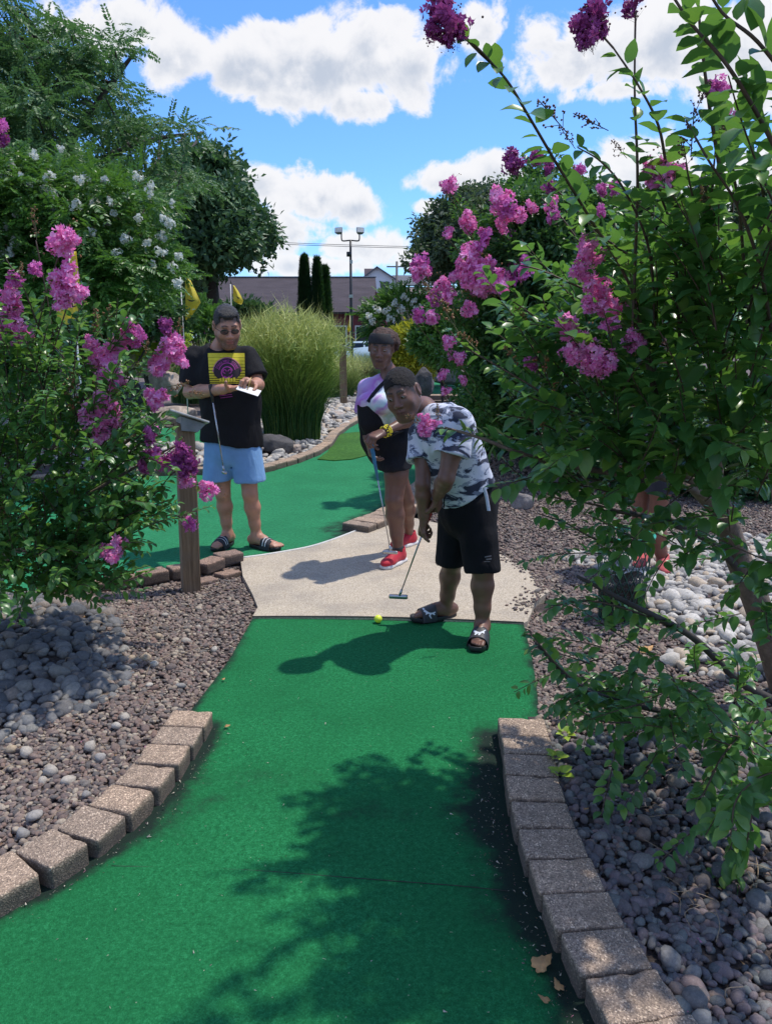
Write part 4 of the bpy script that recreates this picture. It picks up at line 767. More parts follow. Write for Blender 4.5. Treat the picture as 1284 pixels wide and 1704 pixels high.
M_whl = leaf_mat('bright_leaf', [(0.045, 0.12, 0.028), (0.070, 0.17, 0.036), (0.11, 0.24, 0.045), (0.058, 0.145, 0.038)], 0.4, 0.3)
M_gry = leaf_mat('grey_leaf', [(0.035, 0.065, 0.040), (0.055, 0.095, 0.052), (0.08, 0.12, 0.06)], 0.55, 0.3, (0.16, 0.26, 0.08))
M_con = leaf_mat('conifer_needles', [(0.012, 0.038, 0.016), (0.020, 0.058, 0.020), (0.028, 0.075, 0.024)], 0.6, 0.1)
M_gold = leaf_mat('golden_leaf', [(0.30, 0.34, 0.02), (0.48, 0.46, 0.03), (0.20, 0.28, 0.03), (0.58, 0.52, 0.05)], 0.55, 0.3, (0.6, 0.6, 0.05))
M_lime = leaf_mat('lime_leaf', [(0.20, 0.34, 0.03), (0.36, 0.48, 0.05), (0.28, 0.42, 0.04)], 0.5, 0.3, (0.5, 0.6, 0.05))
M_bark = simple('bark', (0.16, 0.115, 0.085), 0.85, 0.4, 22, 0.7, 60, bd=0.01)
M_barkd = simple('bark_dark', (0.05, 0.042, 0.036), 0.9, 0.4, 12, 0.6, 30)
M_twig = simple('twig', (0.085, 0.055, 0.035), 0.7, 0.3, 40)
M_twigr = simple('twig_green', (0.12, 0.12, 0.045), 0.7, 0.3, 40)
def petal_mat(name, cols, tr=0.35):
    return leaf_mat(name, cols, 0.6, tr, cols[-1], island=True, spec=0.3)
M_pink = petal_mat('petals_pink', [(0.78, 0.15, 0.46), (0.88, 0.28, 0.61), (0.94, 0.50, 0.78), (0.83, 0.20, 0.51)])
M_mag = petal_mat('petals_magenta', [(0.56, 0.09, 0.36), (0.70, 0.16, 0.50), (0.80, 0.27, 0.62)])
M_pinksh = petal_mat('petals_shaded', [(0.22, 0.03, 0.14), (0.36, 0.06, 0.26), (0.46, 0.10, 0.34)], 0.25)  # shaded copy of the pink petals, the shade put into the colour
M_whf = petal_mat('petals_white', [(0.62, 0.66, 0.60), (0.78, 0.80, 0.76), (0.70, 0.72, 0.62)], 0.3)
M_bud = leaf_mat('buds', [(0.24, 0.10, 0.035), (0.34, 0.16, 0.05), (0.20, 0.17, 0.05), (0.30, 0.07, 0.05)], 0.5, 0.1, (0.3, 0.15, 0.04), island=True)
M_budd = leaf_mat('buds_brown', [(0.11, 0.045, 0.03), (0.17, 0.075, 0.045), (0.09, 0.05, 0.035)], 0.55, 0.05, (0.2, 0.1, 0.04), island=True)

# ------------------------------------------------------------------ leaf and flower shapes
def leaf_mesh(seed, width=0.56, mat=None, curl=0.12, fold=0.10):
    r = np.random.default_rng(seed); V = [(0, 0, 0)]; ts = [0.14, 0.36, 0.60, 0.83]; ws = np.array([0.30, 0.48, 0.46, 0.26]) * width * 1.05
    cz = lambda t: -curl * r.uniform(.6, 1.4) * 0 - curl * t * t * 1.5
    for t, wd in zip(ts, ws):
        f = fold * r.uniform(0.7, 1.3) * (wd / 0.3)
        V += [(-wd, t, cz(t) + f), (0, t, cz(t)), (wd, t, cz(t) + f * r.uniform(.7, 1.2))]
    V.append((0, 1.0, cz(1.0) - 0.02)); T = [(0, 2, 1), (0, 3, 2)]; Q = []
    for k in range(3):
        a = 1 + 3 * k; Q += [(a, a + 1, a + 4, a + 3), (a + 1, a + 2, a + 5, a + 4)]
    T += [(10, 11, 13), (11, 12, 13)]
    return mesh_np('leaf', V, [np.array(Q), np.array(T)], True, None) if mat is None else _m(mesh_np('leaf', V, [np.array(Q), np.array(T)], True), mat)
def _m(me, mat): me.materials.append(mat); return me
def spray_mesh(seed, kind, mat):
    """a small group of leaves: 'pinnate' (locust, myrtle shoots), 'clump' (broad leaves), 'needle'"""
    r = np.random.default_rng(seed); V = []; F = []
    def leaf(p, f, u, L, wd):
        s = np.cross(f, u); s /= np.linalg.norm(s) + 1e-9; n = len(V); bend = np.cross(s, f) * -0.15 * L
        V.extend([p, p + f * L * .5 + s * wd * .5, p + f * L + bend, p + f * L * .5 - s * wd * .5]); F.append((n, n + 1, n + 2, n + 3))
    if kind == 'pinnate':
        d = np.array([0.0, 1.0, 0.0])
        for k in range(11):
            t = (k + .5) / 11; p = np.array([0, t, -0.30 * t * t + 0.02])
            for sgn in (-1, 1):
                f = np.array([sgn * 1.0, 0.55, -0.25]) + r.normal(0, .18, 3); f /= np.linalg.norm(f); leaf(p, f, np.array([0, 0, 1.0]) + r.normal(0, .3, 3), 0.24 * (1.15 - 0.5 * t), 0.105)
    elif kind == 'clump':
        for k in range(16):
            f = r.normal(0, 1, 3) * [1, 1, 0.7]; f /= np.linalg.norm(f); leaf(f * r.uniform(.1, .55) + r.normal(0, .12, 3), f + r.normal(0, .3, 3), np.array([0, 0, 1.0]) + r.normal(0, .5, 3), r.uniform(.30, .46), r.uniform(.2, .3))
    else:
        for k in range(14):
            f = r.normal(0, .45, 3) + [0, 1, .2]; f /= np.linalg.norm(f); leaf(r.normal(0, .15, 3), f, r.normal(0, 1, 3), r.uniform(.5, 1.0), .12)
    return _m(mesh_np('spray', V, np.array(F), False), mat)
def panicle_mesh(seed, mats, nfl=64, buds=10, elong=1.25, fr=0.17):
    """crepe-myrtle flower head of unit length: crinkled six-petalled florets on a lumpy cone, buds at the tip; y = axis"""
    r = np.random.default_rng(seed); V = []; T = []; mi = []
    lob = [(r.normal(0, .16), r.uniform(.1, .75), r.normal(0, .16), r.uniform(.16, .27)) for _ in range(7)]
    for k in range(nfl):
        lx, ly, lz, lr = lob[k % 7]; n = r.normal(size=3); n /= np.linalg.norm(n); c = np.array([lx, ly, lz]) + n * lr * r.uniform(.75, 1.05)
        a = np.cross(n, r.normal(size=3)); a /= np.linalg.norm(a); b = np.cross(n, a); fs = fr * r.uniform(.75, 1.25)
        for j in range(6):
            t = j * np.pi / 3 + r.uniform(-.2, .2); d = np.cos(t) * a + np.sin(t) * b; s = -np.sin(t) * a + np.cos(t) * b; h = n * r.uniform(-.2, .6); q = len(V)
            V += [c, c + (d * .55 + s * .34 + h * .5) * fs, c + (d + h + s * r.uniform(-.2, .2)) * fs, c + (d * .6 - s * .34 + h * .1) * fs]; T += [(q, q + 1, q + 2), (q, q + 2, q + 3)]; mi += [0, 0]
    for k in range(buds):
        c = np.array([r.normal(0, .13), r.uniform(.6, 1.15), r.normal(0, .13)]) if k % 2 else np.array([r.normal(0, .25), r.uniform(-.1, .3), r.normal(0, .25)]); q = len(V); V += list(ICV * .035 + c); T += [tuple(f + q) for f in ICF]; mi += [1] * len(ICF)
        e = np.array([0, c[1] - .25, 0]); q = len(V); V += [e, e + [.012, 0, .012], c]; T.append((q, q + 1, q + 2)); mi.append(1)
    me = mesh_np('flower_head', V, np.array(T), False)
    for m in mats: me.materials.append(m)
    me.polygons.foreach_set('material_index', np.array(mi, np.int32)); return me
def budspray_mesh(seed, mats, n=34):
    r = np.random.default_rng(seed); V = []; T = []; mi = []; mb = MB()
    def seg(a, b, w_):
        nonlocal V, T, mi; v, q, t = tube_np([a, b], w_, 3, False); o = len(V); V += list(v); 
        for f in q: T.extend([(f[0] + o, f[1] + o, f[2] + o), (f[0] + o, f[2] + o, f[3] + o)]); mi.extend([1, 1])
    seg(np.array([0, 0, 0.]), np.array([0.02, 1.0, 0.02]), .014)
    for k in range(9):
        t = .12 + .09 * k; d = r.normal(0, 1, 3); d[1] = abs(d[1]) + .6; d /= np.linalg.norm(d); p = np.array([0.02 * t, t, .02 * t]); e = p + d * (.38 * (1.15 - t)); seg(p, e, .009)
        for j in range(n // 9 + 1):
            u = r.uniform(.35, 1.0); c = p + (e - p) * u + r.normal(0, .035, 3); o = len(V); V += list(ICV * r.uniform(.024, .036) + c); T += [tuple(f + o) for f in ICF]; mi += [0] * len(ICF)
    me = mesh_np('bud_spray', V, np.array(T), True)
    for m in mats: me.materials.append(m)
    me.polygons.foreach_set('material_index', np.array(mi, np.int32)); return me
LEAVES = [leaf_mesh(k, 0.60, M_leaf, curl=c_) for k, c_ in zip(range(5), (0.05, 0.12, 0.2, 0.1, 0.28))]
LEAVESD = [leaf_mesh(k + 9, 0.62, M_leafd, curl=c_) for k, c_ in zip(range(5), (0.05, 0.12, 0.2, 0.1, 0.28))]
PINKS = [panicle_mesh(k, [M_pink, M_bud]) for k in range(4)]; MAGS = [panicle_mesh(k + 5, [M_mag, M_bud]) for k in range(3)]; SHADED_HEADS = [panicle_mesh(k + 9, [M_pinksh, M_budd], 56, 22) for k in range(3)]
WHITES = [panicle_mesh(k + 20, [M_whf, M_bud], 40, 6) for k in range(3)]
BUDS = [budspray_mesh(k, [M_bud, M_twigr]) for k in range(3)]; BUDD = [budspray_mesh(k + 5, [M_budd, M_twig]) for k in range(2)]

# ------------------------------------------------------------------ crepe myrtles built shoot by shoot
class Shrub:
    def __init__(s, name, base, label, cat, group, leaves, seed):
        s.e = empty(name, base, label, cat, group); s.L = []; s.tw = MB(); s.r = np.random.default_rng(seed); s.leaves = leaves; s.base = np.array(base)
    def shoot(s, path, lsize, gap, rad=0.003, start=0.12, petiole=0.006, taper=True, shootleaf=True, droop=0.15, ang=0.95):
        path = np.asarray(path, float); r = s.r; s.tw.tube(path, np.linspace(rad, rad * .45, len(path)), 4, False)
        seg = np.linalg.norm(np.diff(path, axis=0), axis=1); cs = np.concatenate([[0], np.cumsum(seg)]); tot = cs[-1]; d = start * tot + r.uniform(0, gap); k = 0; ph = r.uniform(0, np.pi)
        while d < tot:
            p = np.array([np.interp(d, cs, path[:, j]) for j in range(3)]); q = np.array([np.interp(min(d + .02, tot), cs, path[:, j]) for j in range(3)]); q0 = np.array([np.interp(max(d - .02, 0), cs, path[:, j]) for j in range(3)])
            t = (q - q0) / (np.linalg.norm(q - q0) + 1e-9); up = np.array([0, 0, 1.0]); side = np.cross(t, up)
            if np.linalg.norm(side) < .25: side = np.array([1.0, .2, 0])
            side /= np.linalg.norm(side); nrm = np.cross(side, t)
            for sg in ((1, -1) if r.random() < .8 else (1,)):
                a = ph + k * 0.35 + r.normal(0, .4); dirn = side * sg * np.cos(a * .6) + nrm * np.sin(a * .6) * sg * .7
                f = t * np.cos(ang) + dirn * np.sin(ang) + r.normal(0, .16, 3); f[2] -= droop * r.uniform(0, 1.5); f /= np.linalg.norm(f)
                u = up * .9 + nrm * .5 + t * .2 + r.normal(0, .30, 3); sz = lsize * r.uniform(.68, 1.22) * (1 - .35 * (d / tot) ** 3 if taper else 1)
                s.L.append((*(p + f * petiole), *f, *u, sz))
            d += gap * r.uniform(.75, 1.25); k += 1
    def branch(s, pts, r0, r1, mat, name='branch', n=10, sides=9):
        q = smooth_path(pts, n); q = q + np.column_stack([vnoise(q, 3, 2), vnoise(q, 3, 5), vnoise(q, 3, 8) * .5]) * min(.014, r0 * .5)
        return MB().tube(q, np.linspace(r0, r1, len(q)), sides).build(name, mat, s.e)
    def fillvol(s, c_px, Y, rx, ry, dY, n, root, lsize, gap=.026, ln=(.18, .38), uplift=.5, rad=.0028, keep=None):
        r = s.r; c = P(*c_px, Y); sx = rx * Y / FPX * 1.0; sz = ry * Y / FPX * 1.0; k = 0
        while k < n:
            v = r.normal(size=3); v *= r.uniform(.0, 1) ** (1 / 3) / np.linalg.norm(v); p = c + v * [sx, dY, sz]; k += 1
            if keep is not None and not keep(p): continue
            d = (p - root); d /= np.linalg.norm(d) + 1e-9; d = d * .8 + v * .5 + np.array([0, 0, uplift]) + r.normal(0, .35, 3); d /= np.linalg.norm(d); L = r.uniform(*ln)
            side = np.cross(d, r.normal(size=3)); bend = side / np.linalg.norm(side) * L * .12 + np.array([0, 0, -.10 * L]); t = np.linspace(0, 1, 6)[:, None]
            s.shoot(p + d * L * t + bend * t * t, lsize, gap, rad, start=.02)
    def finish(s, n_parts=300, fcull=None):
        A = np.array(s.L)
        if fcull is not None: A = A[fcull(A[:, :3])]
        pos, f, u, sc = A[:, :3], A[:, 3:6], A[:, 6:9], A[:, 9]; M = rotmats(f, u)
        rel = pos - [0, 0, CAM_H]; dep = rel @ np.array([0, math.cos(_a), -math.sin(_a)]); X = rel[:, 0] / np.maximum(dep, .01) * FPX; Yp = rel @ np.array([0, math.sin(_a), math.cos(_a)]) / np.maximum(dep, .01) * FPX
        infr = (np.abs(X) < 640) & (np.abs(Yp) < 850) & (dep > 0.3); sizepx = sc / np.maximum(dep, .05) * infr; order = np.argsort(-sizepx); idx = s.r.integers(0, len(s.leaves), len(A))
        own = order[:n_parts]; rest = order[n_parts:]
        s.tw.build('twigs', M_twig, s.e)['kind'] = 'stuff'
        parts('leaf', pos[own], M[own], sc[own], s.leaves, idx[own], s.e)
        scatter('foliage', pos[rest] - 0, M[rest], sc[rest], [template(m) for m in s.leaves], idx[rest], s.e); return len(A)
    def heads(s, lst, meshes, name='flower_head', size_k=1.0):
        """lst of px, py, size px, depth, direction(x,y,z)"""
        r = s.r; ps, Ms, sc = [], [], []
        for it in lst:
            px, py, sz, Y = it[:4]; d = np.array(it[4] if len(it) > 4 else (0, 0, 1.0)) + r.normal(0, .18, 3); d = d / np.linalg.norm(d); c = P(px, py, Y); L = sz * Y / FPX * size_k * .86
            ps.append(c - d * L * .45); Ms.append(rotmats(d[None], r.normal(size=(1, 3)))[0]); sc.append(L)
        parts(name, ps, Ms, np.array(sc), meshes, r.integers(0, len(meshes), len(ps)), s.e)
        return ps
    def stalk(s, a, b, rad=.0022): # thin stalk that carries a flower head
        a = np.array(a); b = np.array(b); m = (a + b) / 2 + np.array([0, 0, -.02]); s.tw.tube(smooth_path([a, m, b], 4), rad, 4, False)
def PP(lst): return [P(*q) for q in lst]

# ---- the near right shrub
RB = np.array([1.72, 3.05, 0.05])
rs = Shrub('crepe_myrtle', RB, 'tall glossy crepe myrtle leaning in over the gravel beside the pavers, pink flower heads', 'shrub', 'crepe myrtles', LEAVES, 21)
rs.branch([RB, P(1272, 1040, 3.0), P(1235, 940, 2.95), P(1205, 860, 2.85), P(1170, 760, 2.7)], .060, .040, M_bark, 'trunk')
rs.branch([P(1205, 860, 2.85), P(1120, 760, 2.6), P(1090, 640, 2.35), P(1050, 500, 2.2)], .030, .009, M_bark)
rs.branch([P(1190, 810, 2.8), P(1200, 640, 2.5), P(1200, 480, 2.2), P(1170, 300, 1.9)], .032, .010, M_bark)
rs.branch([RB + [.06, .1, 0], P(1300, 900, 3.3), P(1290, 760, 3.1), P(1270, 600, 2.6)], .045, .016, M_bark)
rs.branch([RB + [-.06, -.1, 0], P(1230, 1130, 2.8), P(1150, 1060, 2.6), P(1040, 1000, 2.4), P(960, 960, 2.3)], .020, .005, M_barkd)
rs.branch([RB + [-.06, -.12, 0], P(1200, 1190, 2.6), P(1080, 1180, 2.4), P(960, 1140, 2.3), P(890, 1070, 2.25)], .014, .004, M_barkd)
rs.branch([P(1240, 960, 2.95), P(1180, 900, 2.8), P(1080, 860, 2.6), P(1000, 850, 2.5)], .016, .005, M_barkd)
rs.branch([P(1215, 850, 2.85), P(1120, 800, 2.6), P(1000, 785, 2.4), P(880, 760, 2.3), P(800, 730, 2.25), P(740, 712, 2.25)], .014, .003, M_bark)
sh = [ # explicit shoots against the sky and over the figures (photo px, depth), leaf size
    ([(1090, 600, 2.3), (1045, 470, 2.2), (985, 370, 2.15), (930, 280, 2.0), (880, 195, 1.88), (840, 130, 1.80), (795, 85, 1.72), (765, 55, 1.68)], .060, .030, .006),
    ([(1050, 620, 2.2), (1056, 440, 2.1), (1060, 300, 2.0), (1056, 180, 1.95), (1055, 130, 1.95)], .058, .030, .005),
    ([(1140, 420, 2.1), (1112, 300, 2.0), (1095, 210, 1.95), (1060, 140, 1.9), (1020, 80, 1.9)], .058, .032, .005),
    ([(1284, 560, 1.9), (1262, 440, 1.8), (1225, 340, 1.75), (1180, 270, 1.7), (1140, 200, 1.7)], .060, .036, .005),
    ([(1330, 330, 1.5), (1270, 210, 1.45), (1210, 110, 1.4), (1150, 40, 1.4), (1110, -20, 1.4)], .062, .028, .006),
    ([(1330, 160, 1.45), (1260, 70, 1.4), (1200, 20, 1.4), (1160, -50, 1.4)], .062, .030, .005),
    ([(1200, 300, 1.8), (1180, 180, 1.75), (1165, 60, 1.7), (1160, -20, 1.7)], .060, .032, .005),
    ([(1130, 560, 2.2), (1120, 400, 2.1), (1100, 330, 2.05), (1090, 300, 2.0)], .058, .03, .005),
    ([(1040, 560, 2.4), (990, 450, 2.4), (940, 370, 2.4), (900, 330, 2.4)], .055, .03, .004),
    ([(1100, 640, 2.4), (1000, 600, 2.4), (930, 560, 2.4), (880, 520, 2.4), (850, 500, 2.4)], .055, .028, .004),
    ([(1060, 730, 2.3), (960, 690, 2.3), (880, 640, 2.3), (820, 605, 2.3), (770, 575, 2.3), (748, 550, 2.3)], .045, .022, .004),
    ([(900, 765, 2.3), (850, 748, 2.27), (800, 730, 2.25), (750, 715, 2.25), (715, 712, 2.25)], .056, .024, .004),
    ([(1000, 800, 2.4), (930, 790, 2.4), (880, 800, 2.4), (840, 770, 2.4)], .05, .025, .004),
    ([(1060, 860, 2.4), (990, 840, 2.35), (930, 830, 2.3), (890, 812, 2.3)], .052, .026, .004),
    ([(1080, 900, 2.5), (1000, 900, 2.4), (940, 870, 2.35), (895, 855, 2.3)], .048, .025, .004),
    ([(1150, 1060, 2.6), (1060, 1020, 2.45), (980, 1000, 2.35), (920, 1010, 2.3), (905, 1020, 2.3)], .05, .026, .004),
    ([(1060, 1180, 2.4), (980, 1150, 2.3), (930, 1110, 2.25), (895, 1070, 2.2), (880, 1050, 2.2)], .052, .028, .004),
    ([(1130, 1180, 2.4), (1060, 1200, 2.3), (1000, 1200, 2.2), (960, 1180, 2.2)], .05, .024, .004),
    ([(1250, 1200, 2.3), (1200, 1260, 2.1), (1170, 1320, 2.0), (1150, 1330, 1.95)], .055, .024, .004),
    ([(1330, 1280, 1.9), (1270, 1290, 1.8), (1225, 1330, 1.75), (1215, 1390, 1.7)], .062, .022, .004),
]
sh += [([(1090, 560, 2.2), (1080, 420, 2.05), (1040, 320, 1.95), (1000, 270, 1.9), (960, 245, 1.88)], .055, .030, .004),
    ([(1180, 520, 2.2), (1170, 400, 2.0), (1150, 320, 1.9), (1140, 270, 1.85)], .058, .032, .004), ([(1240, 480, 1.9), (1230, 360, 1.8), (1215, 260, 1.72), (1205, 200, 1.7)], .058, .034, .004),
    ([(1120, 470, 2.2), (1010, 400, 2.2), (950, 340, 2.2), (910, 300, 2.2)], .052, .030, .004), ([(1080, 520, 2.3), (970, 480, 2.3), (900, 450, 2.3), (860, 440, 2.3)], .052, .028, .004),
    ([(1060, 600, 2.35), (960, 560, 2.35), (890, 540, 2.35), (850, 545, 2.35)], .052, .028, .004), ([(1284, 420, 1.8), (1270, 330, 1.75), (1250, 250, 1.7)], .058, .034, .004), ([(1200, 420, 2.0), (1185, 330, 1.9), (1190, 240, 1.85)], .056, .034, .004)]
for pts, ls, gp_, rd in sh: rs.shoot(smooth_path(PP(pts), 6), ls * 1.06, gp_ * 1.12, rd, start=0.0)
# leafless flower stalks against the sky
for pts in ([(1055, 140, 1.95), (1056, 60, 1.95), (1057, 20, 1.95)], [(1020, 80, 1.9), (1000, 58, 1.9), (985, 45, 1.9)], [(840, 130, 1.8), (800, 85, 1.72), (760, 50, 1.68)]): rs.tw.tube(smooth_path(PP(pts), 5), .0025, 4, False)
root = P(1200, 860, 2.9)
for (c, Y, rx, ry, dY, n) in [((1170, 600), 2.35, 120, 150, .40, 120), ((1020, 670), 2.45, 130, 85, .30, 84), ((1180, 740), 2.4, 140, 110, .45, 120), ((1030, 775), 2.45, 130, 70, .3, 66), ((1245, 420), 1.95, 50, 110, .25, 26), ((1130, 470), 2.3, 70, 80, .3, 26),
        ((1030, 530), 2.6, 60, 70, .3, 22), ((930, 620), 2.6, 80, 50, .25, 22), ((1250, 560), 1.9, 60, 100, .25, 30), ((1300, 300), 1.7, 30, 150, .2, 10)]:
    rs.fillvol(c, Y, rx, ry, dY, int(n * .44), root, .064, gap=.030, ln=(.2, .42))
rs.fillvol((1180, 1180), 2.5, 130, 75, .3, 27, P(1290, 1100, 2.9), .05, uplift=.1); rs.fillvol((1060, 1110), 2.45, 100, 80, .25, 24, P(1290, 1050, 2.9), .05, uplift=.1)
rs.fillvol((1250, 960), 2.7, 80, 110, .3, 5, P(1290, 1100, 2.9), .05, uplift=.1); rs.fillvol((1260, 1300), 2.0, 60, 60, .2, 12, P(1330, 1200, 2.2), .055, uplift=0); rs.fillvol((1070, 920), 2.6, 110, 60, .25, 13, P(1290, 1000, 2.9), .048, uplift=.1)
rs.fillvol((1330, 800), 2.2, 80, 300, .5, 60, root, .055)
nR = rs.finish(300)
fr = [(980, 418, 50, 2.2), (968, 452, 40, 2.2), (996, 478, 46, 2.2), (1012, 506, 44, 2.2), (978, 508, 34, 2.2), (1020, 536, 42, 2.2), (1050, 566, 40, 2.15), (1048, 510, 26, 2.2), (940, 548, 52, 2.1), (962, 576, 56, 2.1), (985, 596, 54, 2.1), (1008, 606, 46, 2.1), (950, 590, 34, 2.1), (1096, 290, 52, 2.0), (1118, 284, 32, 2.0), (1240, 170, 34, 1.6), (706, 700, 24, 2.2), (720, 706, 22, 2.2), (712, 718, 24, 2.2), (702, 714, 18, 2.2), (1075, 282, 30, 2.0)]
rs.heads([(*q, (r_, 0, 1.0)) for q, r_ in zip(fr, np.linspace(-.6, .6, len(fr)))], PINKS, size_k=1.1)
rs.heads([(1003, 318, 24, 2.2), (1022, 316, 24, 2.2), (968, 283, 22, 2.3), (887, 607, 30, 2.4), (1188, 143, 34, 1.75), (1210, 150, 22, 1.75), (918, 358, 26, 2.4), (1000, 350, 22, 2.3)], MAGS, size_k=1.1)
rs.heads([(738, 28, 62, 1.67, (-.4, 0, 1)), (760, 45, 44, 1.67, (-.2, 0, .6)), (722, 50, 36, 1.67), (745, 62, 34, 1.67), (985, 22, 56, 1.9), (975, 45, 50, 1.9), (1000, 50, 34, 1.9), (972, 66, 30, 1.9), (1057, 2, 44, 1.95), (848, 266, 38, 2.3), (862, 278, 26, 2.3), (893, 262, 28, 2.3), (912, 282, 24, 2.3), (915, 312, 24, 2.35)], SHADED_HEADS, size_k=1.15)
rs.heads([(780, 570, 60, 2.3, (-.8, 0, .5)), (745, 525, 80, 2.3, (-.5, 0, 1)), (715, 490, 46, 2.3, (-.5, 0, 1)), (690, 700, 44, 2.2, (-1, 0, .5)), (728, 690, 40, 2.2, (0, 0, 1)), (850, 600, 60, 2.35, (-.5, 0, 1)), (905, 600, 80, 2.35, (-.3, 0, 1)), (925, 650, 60, 2.35, (-.3, 0, -.6)), (900, 706, 60, 2.3, (-.3, 0, 1)), (870, 530, 50, 2.4, (-.5, 0, 1)), (1020, 828, 50, 2.3, (-.4, 0, .3)), (1060, 500, 40, 2.2), (1215, 300, 40, 1.8), (1175, 330, 50, 1.8, (-.5, 0, .6))], BUDS, 'bud_spray')
rs.heads([(1150, 225, 80, 1.75, (-.3, 0, 1)), (1140, 260, 60, 1.75, (-.1, 0, 1)), (1205, 215, 60, 1.75, (.3, 0, 1)), (1165, 165, 60, 1.75), (920, 195, 76, 2.1, (-.8, 0, 1)), (945, 230, 50, 2.1, (-.8, 0, 1)), (985, 205, 70, 2.05, (-1, 0, .8)), (1030, 250, 44, 2.05, (-1, 0, .8)), (1250, 240, 50, 1.6)], BUDD, 'bud_spray')

# ---- the near left shrub
LB = np.array([-2.15, 3.95, 0.1])
ls = Shrub('crepe_myrtle', LB, 'bushy crepe myrtle with magenta flower heads spreading above the grey river stones', 'shrub', 'crepe myrtles', LEAVES, 31)
for pts in ([(10, 850, 3.7), (90, 740, 3.5), (175, 600, 3.4)], [(0, 860, 3.8), (30, 700, 3.6), (60, 540, 3.5)], [(20, 880, 3.7), (140, 790, 3.5), (250, 700, 3.5)], [(20, 890, 3.7), (150, 820, 3.5), (290, 740, 3.5)], [(10, 900, 3.7), (-60, 700, 3.6), (-60, 500, 3.4)], [(20, 920, 3.6), (100, 930, 3.3), (190, 900, 3.3)]):
    ls.branch([LB] + PP(pts), .018, .004, M_bark)
for pts, sz in [([(100, 900, 3.4), (180, 880, 3.4), (250, 830, 3.45), (300, 780, 3.5), (340, 815, 3.5)], .05), ([(120, 860, 3.4), (200, 830, 3.45), (270, 760, 3.5), (305, 735, 3.5)], .05), ([(120, 910, 3.3), (190, 900, 3.35), (260, 870, 3.4), (310, 860, 3.45)], .05),
                ([(140, 700, 3.4), (190, 640, 3.4), (240, 600, 3.4), (280, 575, 3.4)], .05), ([(60, 620, 3.4), (80, 540, 3.3), (100, 450, 3.25)], .052), ([(150, 760, 3.4), (210, 700, 3.4), (255, 670, 3.4)], .05), ([(70, 560, 3.4), (40, 480, 3.3), (10, 430, 3.3)], .05), ([(160, 920, 3.3), (220, 900, 3.35), (255, 905, 3.4)], .048),
                ([(170, 800, 3.4), (230, 740, 3.4), (260, 735, 3.4)], .048), ([(100, 960, 3.2), (140, 990, 3.2), (170, 1010, 3.2)], .046), ([(160, 880, 3.4), (230, 850, 3.4), (290, 830, 3.45)], .046)]:
    ls.shoot(smooth_path(PP(pts), 6), sz, .026, .004, start=0.0)
rootL = np.array([-2.1, 4.0, .3])
for (c, Y, rx, ry, dY, n) in [((70, 840), 3.5, 130, 120, .40, 150), ((40, 700), 3.5, 120, 100, .4, 95), ((140, 740), 3.45, 95, 80, .3, 66), ((165, 870), 3.5, 75, 55, .3, 44), ((60, 940), 3.3, 110, 45, .35, 62), ((-20, 580), 3.5, 70, 70, .3, 28), ((120, 600), 3.4, 80, 40, .25, 16), ((-100, 780), 3.5, 90, 170, .5, 70), ((130, 985), 3.25, 60, 26, .2, 14), ((215, 650), 3.4, 40, 30, .2, 4)]:
    ls.fillvol(c, Y, rx, ry, dY, n, rootL, .050, gap=.028)
nL = ls.finish(300)
fl = [(103, 400, 50, 3.2), (118, 395, 30, 3.2), (115, 455, 44, 3.2), (100, 480, 46, 3.2), (128, 488, 40, 3.2), (108, 500, 30, 3.2), (165, 680, 60, 3.3), (150, 700, 50, 3.3), (182, 700, 48, 3.3), (170, 715, 40, 3.3), (18, 500, 46, 3.3), (12, 530, 50, 3.3), (36, 550, 44, 3.3), (5, 560, 30, 3.3), (188, 922, 46, 3.2, (1, 0, .3)), (200, 912, 30, 3.2), (172, 918, 26, 3.2), (262, 664, 42, 3.4, (1, 0, .8)), (290, 575, 42, 3.4, (.6, 0, 1)), (272, 600, 46, 3.4), (296, 592, 34, 3.4), (258, 605, 30, 3.4), (310, 797, 32, 3.5), (347, 818, 36, 3.5, (1, 0, 0)), (183, 590, 50, 3.4), (172, 612, 40, 3.4), (200, 570, 40, 3.4), (188, 630, 44, 3.4), (160, 595, 30, 3.4), (150, 575, 30, 3.4)]
ls.heads(fl, PINKS, size_k=1.15)
ls.heads([(252, 728, 36, 3.4), (256, 768, 44, 3.45), (240, 772, 30, 3.45), (275, 775, 36, 3.45), (312, 868, 30, 3.5, (1, 0, .5)), (228, 560, 34, 3.4), (215, 545, 30, 3.4), (55, 448, 26, 3.3), (30, 470, 30, 3.3), (0, 210, 34, 3.0)], MAGS, size_k=1.15)
ls.heads([(305, 752, 40, 3.45), (318, 772, 36, 3.45), (292, 768, 36, 3.45), (304, 782, 30, 3.45), (278, 545, 34, 3.4), (0, 232, 30, 3.0)], SHADED_HEADS, size_k=1.15)
ls.heads([(165, 540, 60, 3.4), (180, 525, 44, 3.4), (120, 670, 90, 3.35), (125, 640, 60, 3.35), (58, 365, 44, 3.3), (60, 385, 36, 3.3), (10, 862, 50, 3.1), (195, 885, 44, 3.3), (245, 585, 44, 3.4), (295, 640, 50, 3.4, (1, 0, .3)), (300, 545, 36, 3.4), (320, 655, 44, 3.4, (1, 0, .2)), (35, 455, 40, 3.3), (230, 620, 40, 3.4)], BUDS, 'bud_spray')
